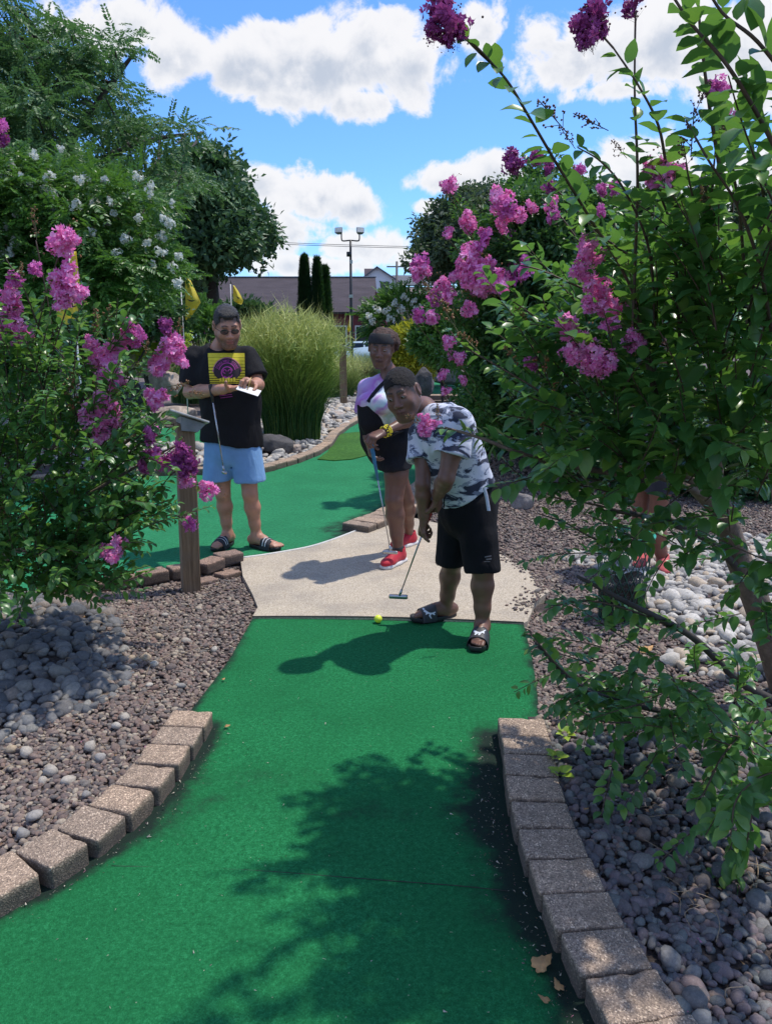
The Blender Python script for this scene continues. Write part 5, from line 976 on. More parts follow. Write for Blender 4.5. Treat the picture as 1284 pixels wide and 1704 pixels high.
for a, b in [((60, 560, 3.4), (105, 405, 3.2)), ((40, 620, 3.4), (20, 545, 3.3)), ((60, 700, 3.5), (115, 500, 3.2)), ((90, 560, 3.4), (60, 400, 3.3)), ((-40, 500, 3.3), (0, 240, 3.0)), ((300, 800, 3.5), (345, 818, 3.5)), ((270, 860, 3.45), (312, 868, 3.5))]: ls.tw and MB().tube(smooth_path([P(*a), (P(*a) + P(*b)) / 2 + [0, 0, .02], P(*b)], 5), .0028, 5).build('flower_stalk', M_twig, ls.e)

# ------------------------------------------------------------------ larger crowns further back, built from leafy sprays
def crown_pts(poly, Y0, thick, npad, nsp, pr, flat, r, droopy=.3, edge_px=60):
    poly = np.array(poly, float); x0, y0 = poly.min(0); x1, y1 = poly.max(0); closed = np.vstack([poly, poly[:1]]); out = []
    while len(out) < npad:
        q = np.column_stack([r.uniform(x0, x1, 400), r.uniform(y0, y1, 400)]); q = q[inpoly(q, poly)]
        de = pline_dist(q, closed); prp = pr * FPX / Y0; q = q[de > prp * .45]; de = de[de > prp * .45]
        for (px, py), e_ in zip(q, de):
            k = min(1, e_ / edge_px); out.append(P(px, py, Y0 + thick * r.uniform(-1, 1) * math.sqrt(k)))
    C = np.array(out[:npad]); n = npad * nsp; c = np.repeat(C, nsp, 0); v = r.normal(size=(n, 3)); v /= np.linalg.norm(v, axis=1)[:, None]; v[:, 2] = np.where(r.random(n) < .7, np.abs(v[:, 2]), v[:, 2])
    rad = np.repeat(pr * r.uniform(.6, 1.35, npad), nsp); p = c + v * (rad * r.uniform(.35, 1.05, n))[:, None] * [1, 1, flat]
    f = v * [1, 1, .5] + r.normal(0, .35, (n, 3)); f[:, 2] -= droopy; return C, p, rotmats(f, r.normal(0, .35, (n, 3)) + [0, 0, 1.0])
def tree(name, base, label, cat, group, poly, Y0, thick, npad, nsp, pr, flat, kind, mat, size, limbs, trunk_r, bark, seed, droopy=.3, extra=None, crown_name='crown'):
    r = np.random.default_rng(seed); e = empty(name, base, label, cat, group); C, p, M = crown_pts(poly, Y0, thick, npad, nsp, pr, flat, r, droopy)
    T = [template(spray_mesh(seed * 10 + k, kind, mat)) for k in range(4)]
    o = scatter(crown_name, p, M, size * r.uniform(.7, 1.3, len(p)), T, r.integers(0, 4, len(p)), e)
    mb = MB()
    for k, l in enumerate(limbs):
        q = smooth_path(l, 7); q = q + np.column_stack([vnoise(q, .9, 2), vnoise(q, .9, 5), vnoise(q, .9, 8)]) * trunk_r * .5; mb.tube(q, np.linspace(trunk_r * (1 if k == 0 else .5), trunk_r * (.5 if k == 0 else .12), len(q)), 8)
    # small boughs from the nearest limb point to each pad
    if limbs:
        allp = np.vstack([smooth_path(l, 7) for l in limbs])
        for c in C:
            a = allp[np.argmin(np.linalg.norm(allp - c, axis=1) + (allp[:, 2] > c[2]) * .5)]; m = (a + c) / 2 - [0, 0, .12 * np.linalg.norm(a - c)]; mb.tube(smooth_path([a, m, c], 3), [trunk_r * .16] * 3 + [trunk_r * .08] * 3 + [trunk_r * .05], 4, False)
        mb.build('trunk', bark, e)
    return e, C, p
def pxl(l, Y): return [P(x, y, Y) for x, y in l]
locp = [(-90, -60), (62, -20), (78, 22), (128, 8), (160, 40), (205, 52), (238, 85), (205, 112), (232, 140), (222, 165), (290, 162), (262, 195), (318, 196), (362, 214), (346, 246), (300, 262), (330, 300), (300, 360), (150, 420), (-90, 420)]
gy = lambda x, Y: np.array([(x - 642) / FPX * Y, Y, -0.08])
tree('locust_tree', gy(60, 15), 'tall feathery tree towering over the white-flowered shrub, thin layered boughs', 'tree', None, locp, 15, 2.6, 118, 34, .58, .36, 'pinnate', M_loc, .34,
     [[gy(60, 15), P(60, 420, 15), P(75, 300, 15), P(85, 190, 15), P(130, 90, 15)], pxl([(75, 300), (140, 200), (200, 120), (225, 90)], 14.6), pxl([(72, 320), (150, 270), (240, 235), (335, 220)], 14.8), pxl([(75, 300), (20, 200), (-30, 90)], 15.3), pxl([(70, 340), (140, 290), (210, 290), (290, 280)], 15.5), pxl([(85, 190), (60, 100), (40, 20)], 15.2)], .17, M_barkd, 41, .35)
tree('shade_tree', gy(350, 26), 'dark rounded tree between the feathery tree and the long grey roof', 'tree', None, [(255, 330), (290, 262), (345, 250), (388, 274), (402, 312), (398, 345), (432, 380), (446, 415), (436, 436), (400, 444), (352, 446), (325, 500), (240, 470)], 26, 3.0, 105, 60, .85, .75, 'clump', M_rnd, .50,
     [[gy(350, 26), P(350, 480, 26), P(350, 400, 26), P(345, 310, 26)], pxl([(350, 420), (400, 380), (420, 400)], 26), pxl([(350, 420), (300, 370), (290, 330)], 26)], .25, M_barkd, 42, .1)
whp = [(-90, 245), (20, 262), (70, 262), (100, 285), (150, 292), (185, 300), (225, 300), (250, 325), (270, 370), (292, 400), (300, 440), (288, 480), (262, 520), (200, 545), (60, 560), (-90, 560)]
e, C, p = tree('white_crepe_myrtle', gy(100, 9), 'big shrub with small white flower heads under the tall feathery tree', 'shrub', None, whp, 9.2, 1.3, 175, 46, .36, .8, 'pinnate', M_whl, .23, [[gy(100, 9.2), P(110, 520, 9.2), P(120, 400, 9.2), P(130, 330, 9.2)], pxl([(110, 520), (200, 420), (240, 350)], 9.2), pxl([(110, 520), (30, 400), (0, 300)], 9.2)], .06, M_bark, 43, .1)
r = np.random.default_rng(5)
wf = [(20, 285), (4, 305), (0, 435), (15, 430), (60, 265), (45, 315), (78, 320), (100, 250), (133, 305), (145, 302), (172, 305), (92, 330), (50, 328), (110, 340), (78, 355), (150, 428), (185, 342), (190, 358), (232, 300), (250, 318), (288, 342), (235, 365), (180, 378), (275, 370), (285, 380), (270, 398), (152, 395), (147, 418), (158, 430), (190, 425), (255, 445), (300, 432), (285, 450), (12, 390), (298, 478), (55, 345), (210, 330), (25, 410), (130, 350), (250, 330), (38, 300), (160, 345), (85, 300), (210, 405), (120, 385), (30, 360), (240, 410), (272, 425)]
parts('flower_head', [P(x, y, 7.95 + r.uniform(-.15, .3)) for x, y in wf], [rotmats(r.normal(0, .4, (1, 3)) + [0, 0, 1.0], r.normal(size=(1, 3)))[0] for _ in wf], r.uniform(.075, .125, len(wf)), WHITES, r.integers(0, 3, len(wf)), e)
tree('grey_green_tree', gy(800, 24), 'loose grey-green tree rising behind the pink-flowered shrub', 'tree', None, [(690, 450), (672, 430), (700, 385), (735, 342), (765, 322), (800, 310), (835, 305), (870, 330), (905, 350), (930, 420), (930, 480), (720, 480)], 24, 2.2, 120, 22, .62, .7, 'clump', M_gry, .34, [[gy(810, 24), P(810, 480, 24), P(800, 400, 24), P(800, 340, 24)], pxl([(805, 430), (760, 380), (740, 350)], 24), pxl([(805, 430), (850, 370), (860, 330)], 24)], .14, M_barkd, 44, .1)
tree('distant_tree', gy(1100, 30), 'broad tree far behind the right-hand shrub', 'tree', None, [(900, 330), (1000, 300), (1150, 340), (1320, 300), (1420, 400), (1400, 560), (900, 560)], 30, 3.0, 100, 40, 1.0, .7, 'clump', M_gry, .6, [[gy(1100, 30), P(1100, 500, 30), P(1100, 380, 30)]], .2, M_barkd, 45, .1)
# pink-flowered shrub behind the boy
mp = [(742, 480), (762, 430), (790, 385), (820, 340), (870, 290), (930, 270), (990, 300), (1050, 420), (1040, 640), (980, 730), (880, 745), (830, 735), (795, 700), (782, 640), (775, 590), (752, 560), (770, 530)]
e2, C, p = tree('crepe_myrtle', gy(900, 9.0), 'dense dark crepe myrtle with many pink heads standing behind the boy', 'shrub', 'crepe myrtles', mp, 8.6, .9, 180, 44, .28, .8, 'clump', M_leafm, .15, [[gy(890, 8.6), P(890, 720, 8.6), P(880, 560, 8.6), P(870, 400, 8.6)], pxl([(890, 650), (820, 520), (800, 400)], 8.4)], .04, M_barkd, 46, .1)
mf = [(832, 352, 34), (838, 368, 30), (826, 378, 26), (862, 370, 22), (772, 378, 26), (780, 388, 22), (746, 398, 18), (770, 422, 24), (778, 436, 22), (798, 428, 22), (805, 412, 26), (792, 465, 40), (775, 478, 40), (808, 480, 44), (826, 488, 36), (790, 492, 34), (762, 466, 28), (842, 478, 28), (852, 462, 24), (878, 440, 18), (866, 470, 26), (736, 488, 24), (728, 500, 22), (745, 508, 22), (783, 526, 24), (700, 463, 34), (692, 470, 22), (712, 462, 22), (694, 540, 24), (748, 320, 22), (740, 318, 18), (738, 575, 22), (765, 607, 26), (735, 633, 18), (738, 660, 16), (770, 640, 14), (912, 352, 22), (720, 540, 22), (815, 445, 18), (850, 400, 18), (880, 352, 20)]
parts('flower_head', [P(x, y, 7.5 + r.uniform(-.2, .2)) for x, y, s_ in mf], [rotmats(r.normal(0, .4, (1, 3)) + [0, 0, 1.0], r.normal(size=(1, 3)))[0] for _ in mf], np.array([s_ * 7.5 / FPX * 1.15 for *_, s_ in mf]), PINKS + MAGS, r.integers(0, 7, len(mf)), e2)
mb = MB(); T = []
for (x, y, s_) in mf:
    if x < 775: a = P(x, y, 7.5); b = P(min(x + 75, 860), y + 75, 8.3); q = smooth_path([a, (a + b) / 2 + [0, 0, -.05], b], 4); mb.tube(q, .006, 4, False); T.append(q)
mb.build('flower_stalks', M_twigr, e2)['kind'] = 'stuff'
q = np.vstack([t[2:] for t in T]); q = np.repeat(q, 2, 0) + r.normal(0, .03, (len(q) * 2, 3)); scatter('stalk_leaves', q, rotmats(r.normal(0, 1, (len(q), 3)), r.normal(0, .3, (len(q), 3)) + [0, 0, 1.0]), r.uniform(.10, .16, len(q)), [template(spray_mesh(900 + k, 'clump', M_whl)) for k in range(3)], r.integers(0, 3, len(q)), e2)

def bush(name, label, cx, cy, rx, ry, Y, kind, mat, size, n, seed, cat='bush', group=None, depth=None, floor=True):
    r = np.random.default_rng(seed); c = P(cx, cy, Y); k = Y / FPX; e = empty(name, (c[0], c[1], -0.08), label, cat, group); v = r.normal(size=(n, 3)); v /= np.linalg.norm(v, axis=1)[:, None]
    lump = 1 + .22 * vnoise(v, 2.0, seed) + .12 * vnoise(v, 4.5, seed + 3); p = c + v * (lump * r.uniform(.55, 1.05, n) ** .6)[:, None] * [rx * k, (depth or rx * k * .8), ry * k]; 
    if floor: p[:, 2] = np.maximum(p[:, 2], -0.02)
    scatter('foliage', p, rotmats(v + r.normal(0, .4, (n, 3)) + [0, 0, .3], r.normal(0, .6, (n, 3)) + [0, 0, 1.0]), size * r.uniform(.7, 1.3, n), [template(spray_mesh(seed * 7 + j, kind, mat)) for j in range(3)], r.integers(0, 3, n), e)
    mb = MB(); base = np.array([c[0], c[1], -0.08])
    for j in range(7): d = r.normal(0, .35, 3); mb.tube(smooth_path([base, (base + c) / 2 + d * .2 * rx * k, c + d * [rx * k, rx * k, ry * k]], 4), .012 + .0004 * Y, 5)
    mb.build('stems', M_barkd, e); return e
bush('golden_bush', 'golden-yellow rounded bush behind the girl with the headband', 686, 582, 48, 38, 21, 'clump', M_gold, .26, 900, 61)
bush('lime_bush', 'lime-green bush glowing between the pink flowers on the left', 243, 556, 46, 30, 13, 'pinnate', M_lime, .3, 420, 62)
e3 = bush('white_flowered_bush', 'loose bush with white flower heads in front of the red building', 672, 530, 58, 36, 25, 'pinnate', M_whl, .45, 700, 63)
parts('flower_head', [P(x, y, 23.5) for x, y in [(612, 530), (622, 538), (640, 522), (655, 510), (668, 520), (685, 506), (694, 522), (650, 536), (700, 515), (672, 500), (630, 520)]], [rotmats(r.normal(0, .4, (1, 3)) + [0, 0, 1.0], r.normal(size=(1, 3)))[0] for _ in range(11)], np.full(11, .24), WHITES, r.integers(0, 3, 11), e3)
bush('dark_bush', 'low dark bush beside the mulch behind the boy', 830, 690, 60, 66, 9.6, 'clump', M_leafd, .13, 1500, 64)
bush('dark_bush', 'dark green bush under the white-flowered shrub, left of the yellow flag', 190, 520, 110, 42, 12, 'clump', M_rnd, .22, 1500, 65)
bush('green_bush', 'green bush between the flag and the man in the black shirt', 335, 560, 40, 44, 17, 'pinnate', M_whl, .36, 520, 66)
bush('dark_bush', 'dark bush at the foot of the dark rounded tree', 405, 520, 36, 10, 30, 'clump', M_rnd, .35, 400, 67)
bush('dark_bush', 'far dark bush left of the tall conifers', 326, 512, 20, 26, 32, 'clump', M_rnd, .4, 500, 68)
bush('green_bush', 'green bush between the golden bush and the pink-flowered shrub', 738, 560, 44, 46, 17, 'clump', M_whl, .26, 700, 69)
bush('dark_bush', 'spreading dark bush behind the right-hand shrub trunk', 1150, 760, 210, 90, 8, 'clump', M_leafd, .17, 2200, 70)
bush('green_bush', 'low green bush left of the lime-green bush', 60, 590, 90, 40, 10, 'clump', M_leafd, .18, 1100, 71)
# two dense columns and a third beside them
def conifer(px, top_py, wpx, Y, label, seed):
    r = np.random.default_rng(seed); top = P(px, top_py, Y); H = top[2] + .08; R0 = wpx / 2 * Y / FPX * .88; n = 4200; h = r.uniform(0.03, 1, n) ** .9; a = r.uniform(0, 2 * np.pi, n)
    rr = R0 * np.minimum(1, (1 - h) * 2.3) ** .75 * (1 + .10 * vnoise(np.column_stack([np.cos(a) * 2, np.sin(a) * 2, h * 9]), 1.3, seed)) * r.uniform(.72, 1.04, n)
    b = np.array([top[0], Y, -0.08]); p = b + np.column_stack([rr * np.cos(a), rr * np.sin(a), h * H]); e = empty('conifer', b, label, 'tree', 'tall narrow conifers')
    f = np.column_stack([np.cos(a) * .5, np.sin(a) * .5, np.full(n, 1.0)]); scatter('crown', p, rotmats(f, np.column_stack([np.cos(a), np.sin(a), np.zeros(n)])), .19 * r.uniform(.7, 1.2, n), [template(spray_mesh(seed * 3 + j, 'needle', M_con)) for j in range(3)], r.integers(0, 3, n), e)
    MB().tube([b, b + [0, 0, H * .5], b + [0, 0, H * .93]], [.10, .07, .02], 6).build('trunk', M_barkd, e)
conifer(506, 428, 19, 30, 'slim dark conifer standing alone left of the pair against the grey roof', 71)
conifer(527, 432, 19, 30, 'slim dark conifer, the taller one of the touching pair', 72)
conifer(540, 446, 15, 30.3, 'slim dark conifer, the shorter one of the touching pair', 73)

# ------------------------------------------------------------------ grasses
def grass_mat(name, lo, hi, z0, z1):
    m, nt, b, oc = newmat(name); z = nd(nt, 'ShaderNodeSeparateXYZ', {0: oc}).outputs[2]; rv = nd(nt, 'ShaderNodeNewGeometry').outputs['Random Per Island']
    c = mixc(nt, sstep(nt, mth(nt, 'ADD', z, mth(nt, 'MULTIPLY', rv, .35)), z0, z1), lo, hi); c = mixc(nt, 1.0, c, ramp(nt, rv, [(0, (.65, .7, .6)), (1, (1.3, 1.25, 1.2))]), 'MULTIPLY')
    setc(nt, b, c); b.inputs['Roughness'].default_value = .5; tr = nd(nt, 'ShaderNodeBsdfTranslucent', {0: c}); mx = nd(nt, 'ShaderNodeMixShader', {0: .3, 1: b.outputs[0], 2: tr.outputs[0]}); nt.links.new(mx.outputs[0], nt.nodes['Material Output'].inputs[0]); return m
def blades(n, base, rb, H, spread, wd, r, seg=7, hvar=.42, droop=.35, start=0.0):
    a = r.uniform(0, 2 * np.pi, n); q = np.sqrt(r.uniform(0, 1, n)); bx = base[0] + rb * q * np.cos(a); by = base[1] + rb * q * np.sin(a); h = H * (1 - hvar * r.uniform(0, 1, n) ** 1.3); out = spread * (q * .8 + .25) * r.uniform(.5, 1.2, n); ao = a + r.normal(0, .5, n)
    t = np.linspace(start, 1, seg + 1); rise = t[None] * h[:, None] - droop * h[:, None] * (out / (spread + 1e-6))[:, None] * t[None] ** 3.2; ho = out[:, None] * t[None] ** 2.0
    X = bx[:, None] + ho * np.cos(ao)[:, None]; Y = by[:, None] + ho * np.sin(ao)[:, None]; Z = base[2] + rise; wv = wd * (1 - t ** 2 * .9)[None] * r.uniform(.6, 1.2, n)[:, None]; ta = r.uniform(0, np.pi, n); sx = np.cos(ta)[:, None] * wv / 2; sy = np.sin(ta)[:, None] * wv / 2
    V = np.stack([np.stack([X - sx, Y - sy, Z], 2), np.stack([X + sx, Y + sy, Z], 2)], 2).reshape(-1, 3); m = seg + 1; k = np.arange(n)[:, None] * m * 2 + np.arange(seg)[None] * 2; F = np.stack([k, k + 1, k + 3, k + 2], 2).reshape(-1, 4); return V, F
def grass_clump(name, label, base, rb, H, spread, n, wd, lo, hi, seed, plumes=0, cat='ornamental grass', group=None, droop=.35):
    r = np.random.default_rng(seed); e = empty(name, base, label, cat, group); z0 = base[2] + H * .35; z1 = base[2] + H * .8
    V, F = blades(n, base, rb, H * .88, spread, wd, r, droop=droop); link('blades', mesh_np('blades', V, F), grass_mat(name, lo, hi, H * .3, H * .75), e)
    if plumes:
        V, F = blades(plumes // 6, base, rb, H * 1.0, spread * .95, wd * .35, r, hvar=.15, droop=droop * .7); mb = MB(); mb.add(V, F)
        a0 = r.integers(0, len(V) // 16, plumes) * 16 + r.integers(4, 8, plumes) * 2; c = V[a0] + r.normal(0, .02, (plumes, 3)); d = r.normal(0, 1, (plumes, 3)) * [.6, .6, .5] + [0, 0, .7]; L = r.uniform(.08, .22, plumes)[:, None]; s_ = r.normal(0, .0035, (plumes, 3))
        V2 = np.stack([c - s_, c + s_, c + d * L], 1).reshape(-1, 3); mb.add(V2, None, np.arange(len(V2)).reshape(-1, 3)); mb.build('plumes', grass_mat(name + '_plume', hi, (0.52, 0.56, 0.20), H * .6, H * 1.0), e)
    return e
gb = G(487, 735); gb[2] = 0.0
grass_clump('grass_clump', 'huge clump of tall ornamental grass standing between the man and the girl', gb, .42, 2.05, .50, 4600, .011, (0.030, 0.105, 0.022), (0.30, 0.40, 0.08), 81, 16000, group='clumps of ornamental grass')
for (x, y, Y_, rb, H, lb, sd_) in [(385, 0, 15, .4, 1.55, 'paler tall grass behind the head of the man', 82), (330, 0, 19, .6, 1.5, 'tall grass clump under the nearer small flag', 83), (600, 0, 24, .5, 1.1, 'straw-coloured grass behind the farther sign post', 84), (560, 0, 19, .4, 1.25, 'grass clump peeping out behind the huge one', 86)]:
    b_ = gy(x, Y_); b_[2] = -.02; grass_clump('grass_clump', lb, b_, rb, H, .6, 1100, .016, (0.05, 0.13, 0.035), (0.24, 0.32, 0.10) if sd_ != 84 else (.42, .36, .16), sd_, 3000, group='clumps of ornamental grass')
b_ = G(608, 652); b_[1] = 20; b_ = gy(606, 19.5); b_[2] = 0.0
grass_clump('yucca', 'spiky yucca with sword-shaped leaves beside the farther sign post', b_, .10, .95, .62, 170, .05, (0.05, 0.14, 0.03), (0.20, 0.33, 0.06), 85, cat='plant', droop=.55)
# weeds by the right pavers
mb = []; r = np.random.default_rng(3)
for (x, y) in [(945, 1195), (938, 1228), (925, 1268), (931, 1295)]:
    c = G(x, y, 0.05); e = empty('weed', c, None); n = 9
    f = np.column_stack([np.cos(np.arange(n) * 2.4), np.sin(np.arange(n) * 2.4), r.uniform(.2, .9, n)]); tag(e, {945: 'small bright weed highest up beside the top right paver', 938: 'larger weed of two bright leaves beside the second right paver', 925: 'weed squeezed against the third right paver', 931: 'lowest bright weed beside the fourth right paver'}[x], 'weed', 'weeds along the right pavers')
    parts('leaf', c + f * .012 + [0, 0, .01], rotmats(f, np.tile([0, 0, 1.0], (n, 1))), r.uniform(.022, .040, n), [leaf_mesh(50, .8, M_lime)], np.zeros(n, int), e)
import openvdb
# ------------------------------------------------------------------ bodies and clothes as one smooth surface each
V3 = lambda *a: np.array(a, float)
def nrm(v): v = np.asarray(v, float); return v / (np.linalg.norm(v) + 1e-12)
class SDF:
    def __init__(s, lo, hi, h):
        s.lo = np.array(lo, float); s.h = h; s.n = (np.ceil((np.array(hi) - s.lo) / h)).astype(int) + 1; s.f = np.full(s.n, .06, np.float32)
    def block(s, lo, hi, m):
        a = np.maximum(np.floor((np.array(lo) - m - s.lo) / s.h).astype(int), 0); b = np.minimum(np.ceil((np.array(hi) + m - s.lo) / s.h).astype(int) + 1, s.n)
        if (b <= a).any(): return None, None
        ax = [(s.lo[k] + s.h * np.arange(a[k], b[k])).astype(np.float32) for k in range(3)]
        return (slice(a[0], b[0]), slice(a[1], b[1]), slice(a[2], b[2])), np.stack(np.meshgrid(*ax, indexing='ij'), -1)
    def comb(s, sl, d, k, op):
        f = s.f[sl]
        if op == 'add': h = np.clip(.5 + .5 * (d - f) / k, 0, 1); s.f[sl] = d * (1 - h) + f * h - k * h * (1 - h)
        elif op == 'sub': d = -d; h = np.clip(.5 - .5 * (d - f) / k, 0, 1); s.f[sl] = d * (1 - h) + f * h + k * h * (1 - h)
    def cone(s, a, b, ra, rb, k=.02, op='add', sq=None, sf=1.0):
        a = np.array(a, float); b = np.array(b, float); r = max(ra, rb); sl, p = s.block(np.minimum(a, b), np.maximum(a, b), r / min(1, sf) + .05 if sf < 1 else r * sf + .05)
        if sl is None: return
        if sq is not None: n = nrm(sq).astype(np.float32); mid = ((a + b) / 2).astype(np.float32); p = p + ((p - mid) @ n)[..., None] * n * np.float32(1 / sf - 1); a = a + ((a - mid) @ n) * n * (1 / sf - 1); b = b + ((b - mid) @ n) * n * (1 / sf - 1)
        ab = (b - a).astype(np.float32); q = p - a.astype(np.float32); t = np.clip((q @ ab) / (float(ab @ ab) + 1e-9), 0, 1); d = np.linalg.norm(q - t[..., None] * ab, axis=-1) - (ra + (rb - ra) * t)
        if sq is not None: d = d * min(1.0, (sf + 1) / 2)
        s.comb(sl, d.astype(np.float32), k, op)
    def chain(s, pts, rs, **kw):
        for i in range(len(pts) - 1): s.cone(pts[i], pts[i + 1], rs[i], rs[i + 1], **kw)
    def ell(s, c, rad, M=None, k=.02, op='add'):
        c = np.array(c, float); rad = np.array(rad, float); r = rad.max(); sl, p = s.block(c, c, r + .05)
        if sl is None: return
        q = p - c.astype(np.float32)
        if M is not None: q = q @ np.array(M, np.float32)
        l = np.linalg.norm(q / rad.astype(np.float32), axis=-1); g = np.linalg.norm(q / (rad ** 2).astype(np.float32), axis=-1) + 1e-6; d = l * (l - 1) / g
        d = np.where(l < .25, -rad.min() * .8, d); s.comb(sl, d.astype(np.float32), k, op)
    def plane(s, pt, n, k=.004, lo=None, hi=None):
        """cut away everything on the side n points to"""
        lo = s.lo if lo is None else lo; hi = s.lo + s.n * s.h if hi is None else hi; sl, p = s.block(lo, hi, 0); d = (p - np.array(pt, np.float32)) @ nrm(n).astype(np.float32)
        f = s.f[sl]; h = np.clip(.5 - .5 * (d - f) / k, 0, 1); s.f[sl] = d * (1 - h) + f * h + k * h * (1 - h)
    def fork(s):
        o = SDF.__new__(SDF); o.lo, o.h, o.n = s.lo, s.h, s.n; o.f = np.full(s.n, .06, np.float32); return o
    def merge(s, o, k=.012):
        h = np.clip(.5 + .5 * (o.f - s.f) / k, 0, 1); s.f = o.f * (1 - h) + s.f * h - k * h * (1 - h)
    def cover(s, b, off, lo, hi, k=.012):
        """grow this garment so that it lies at least off outside body b within a box"""
        sl, p = s.block(lo, hi, 0); q = (p - b.lo.astype(np.float32)) / np.float32(b.h); q = np.clip(q, 0, np.array(b.n) - 1.001); i = q.astype(int); f = q - i; r = 0
        for dx in (0, 1):
            for dy in (0, 1):
                for dz in (0, 1): r = r + b.f[i[..., 0] + dx, i[..., 1] + dy, i[..., 2] + dz] * (f[..., 0] if dx else 1 - f[..., 0]) * (f[..., 1] if dy else 1 - f[..., 1]) * (f[..., 2] if dz else 1 - f[..., 2])
        edge = np.minimum(np.minimum(p - np.array(lo, np.float32), np.array(hi, np.float32) - p).min(-1), .02); d = np.maximum(r - off, -edge); s.comb(sl, d.astype(np.float32), k, 'add')
    def sleeve(s, sh, el, t, r0, r1, ri=.055):
        o = s.fork(); m = sh * (1 - t) + el * t; d = el - sh; o.cone(sh, m, r0, r1, .02); o.cone(m - d * .10, el + d * .25, ri, ri * 1.2, .004, 'sub'); o.plane(m + d * .02, d, .006); s.merge(o, .025)
    def mesh(s, adapt=0.0):
        f = np.minimum(np.maximum(s.f, -.03), .03); f[0], f[-1], f[:, 0], f[:, -1], f[:, :, 0], f[:, :, -1] = (.03,) * 6
        g = openvdb.FloatGrid(.03); g.copyFromArray(f, tolerance=0.0); v, t, q = g.convertToPolygons(isovalue=0.0, adaptivity=adapt)
        return np.asarray(v, float) * s.h + s.lo, np.asarray(t)[:, ::-1], np.asarray(q)[:, ::-1]
def fix_normals(V, T, Q):
    """outward orientation"""
    F = Q if len(Q) else T; a, b, c = V[F[:, 0]], V[F[:, 1]], V[F[:, 2]]; vol = np.einsum('ij,ij->i', a - V.mean(0), np.cross(b - a, c - a)).sum()
    return (T, Q) if vol > 0 else (T[:, ::-1], Q[:, ::-1])
def vnormals(V, T, Q):
    N = np.zeros_like(V)
    for F in (T, Q):
        if len(F):
            n = np.cross(V[F[:, 1]] - V[F[:, 0]], V[F[:, 2]] - V[F[:, 0]])
            for k in range(F.shape[1]): np.add.at(N, F[:, k], n)
    return N / (np.linalg.norm(N, axis=1)[:, None] + 1e-12)
def finish(name, sdf, mat, parent, disp=None, colf=None, adapt=0.0):
    V, T, Q = sdf.mesh(adapt); T, Q = fix_normals(V, T, Q)
    if disp is not None: N = vnormals(V, T, Q); V = V + N * disp(V, N)[:, None]
    me = mesh_np(name, V, [Q, T]); 
    if colf is not None: c = np.ones((len(V), 4), np.float32); c[:, :3] = colf(V); a = me.attributes.new('col', 'FLOAT_COLOR', 'POINT'); a.data.foreach_set('color', c.ravel())
    return link(name, me, mat, parent), V, (T, Q)
class Head:
    def __init__(s, c, fwd, up, sc=1.0): s.c = np.array(c, float); s.f = nrm(fwd); s.r = nrm(np.cross(s.f, up)); s.u = np.cross(s.r, s.f); s.s = sc; s.M = np.stack([s.r, s.f, s.u], 1)
    def w(s, x, y, z): return s.c + s.M @ (np.array([x, y, z]) * s.s)
    def loc(s, V): return (V - s.c) @ s.M / s.s
def add_head(g, H, jaw=1.0, nose=1.0, lips=1.0, brow=1.0, ears=True, neck=None, cheek=1.0, nw=1.0):
    w_, s = H.w, H.s; E = lambda c, r, k=.015, op='add': g.ell(w_(*c), np.array(r) * s, H.M, k * s, op); Cn = lambda a, b, ra, rb, k=.012, op='add', **kw: g.cone(w_(*a), w_(*b), ra * s, rb * s, k * s, op, **kw)
    E((0, -.012, .028), (.076, .098, .088)); E((0, .010, -.030), (.064 * cheek, .080, .078), .03); E((0, .030, -.078), (.044 * jaw, .052, .038), .03); Cn((-.014, .072, -.105), (.014, .072, -.105), .018 * jaw, .018 * jaw, .02)
    Cn((-.052, .0, -.055), (-.02, .068, -.098), .020 * jaw, .016, .045); Cn((.052, .0, -.055), (.02, .068, -.098), .020 * jaw, .016, .045)
    for x in (-1, 1): E((x * .036, .066, -.032), (.024 * cheek, .018, .022), .035)
    Cn((-.036, .078, .030), (.036, .078, .030), .012 * brow, .012 * brow, .014)
    for x in (-1, 1): E((x * .031, .097, .008), (.019, .013, .013), .012, 'sub')
    for x in (-1, 1): E((x * .031, .076, .008), (.0165, .0150, .0125), .003)         # the closed or half-closed lids over the ball
    Cn((0, .086, .022), (0, .106, -.022), .0070, .0105 * nose, .010); E((0, .108, -.028), (.0125 * nose, .011, .010), .008)
    for x in (-1, 1): E((x * .0125 * nose, .099, -.032), (.0085 * nose, .010, .0075), .006); E((x * .008, .103, -.0405), (.0042, .0055, .004), .003, 'sub')
    E((0, .085, -.066), (.030, .016, .022), .015)
    Cn((-.020, .089, -.061), (0, .098, -.0585), .0035, .0062 * lips, .004); Cn((0, .098, -.0585), (.020, .089, -.061), .0062 * lips, .0035, .004); Cn((-.017, .089, -.071), (.017, .089, -.071), .0072 * lips, .0072 * lips, .004); E((0, .0945, -.072), (.013, .0065 * lips, .0065 * lips), .006)
    Cn((-.022, .097, -.0650), (.022, .097, -.0650), .0016, .0016, .0015, 'sub')
    if ears:
        for x in (-1, 1):
            E((x * .081, -.012, -.002), (.010, .019, .031), .006); E((x * .090, -.008, .003), (.006, .011, .018), .005, 'sub'); Cn((x * .075, -.006, -.018), (x * .083, -.006, -.030), .007, .007, .006)
    if neck is not None: g.cone(w_(0, -.030, -.055), neck, .049 * s * nw, .057 * s * nw, .03)
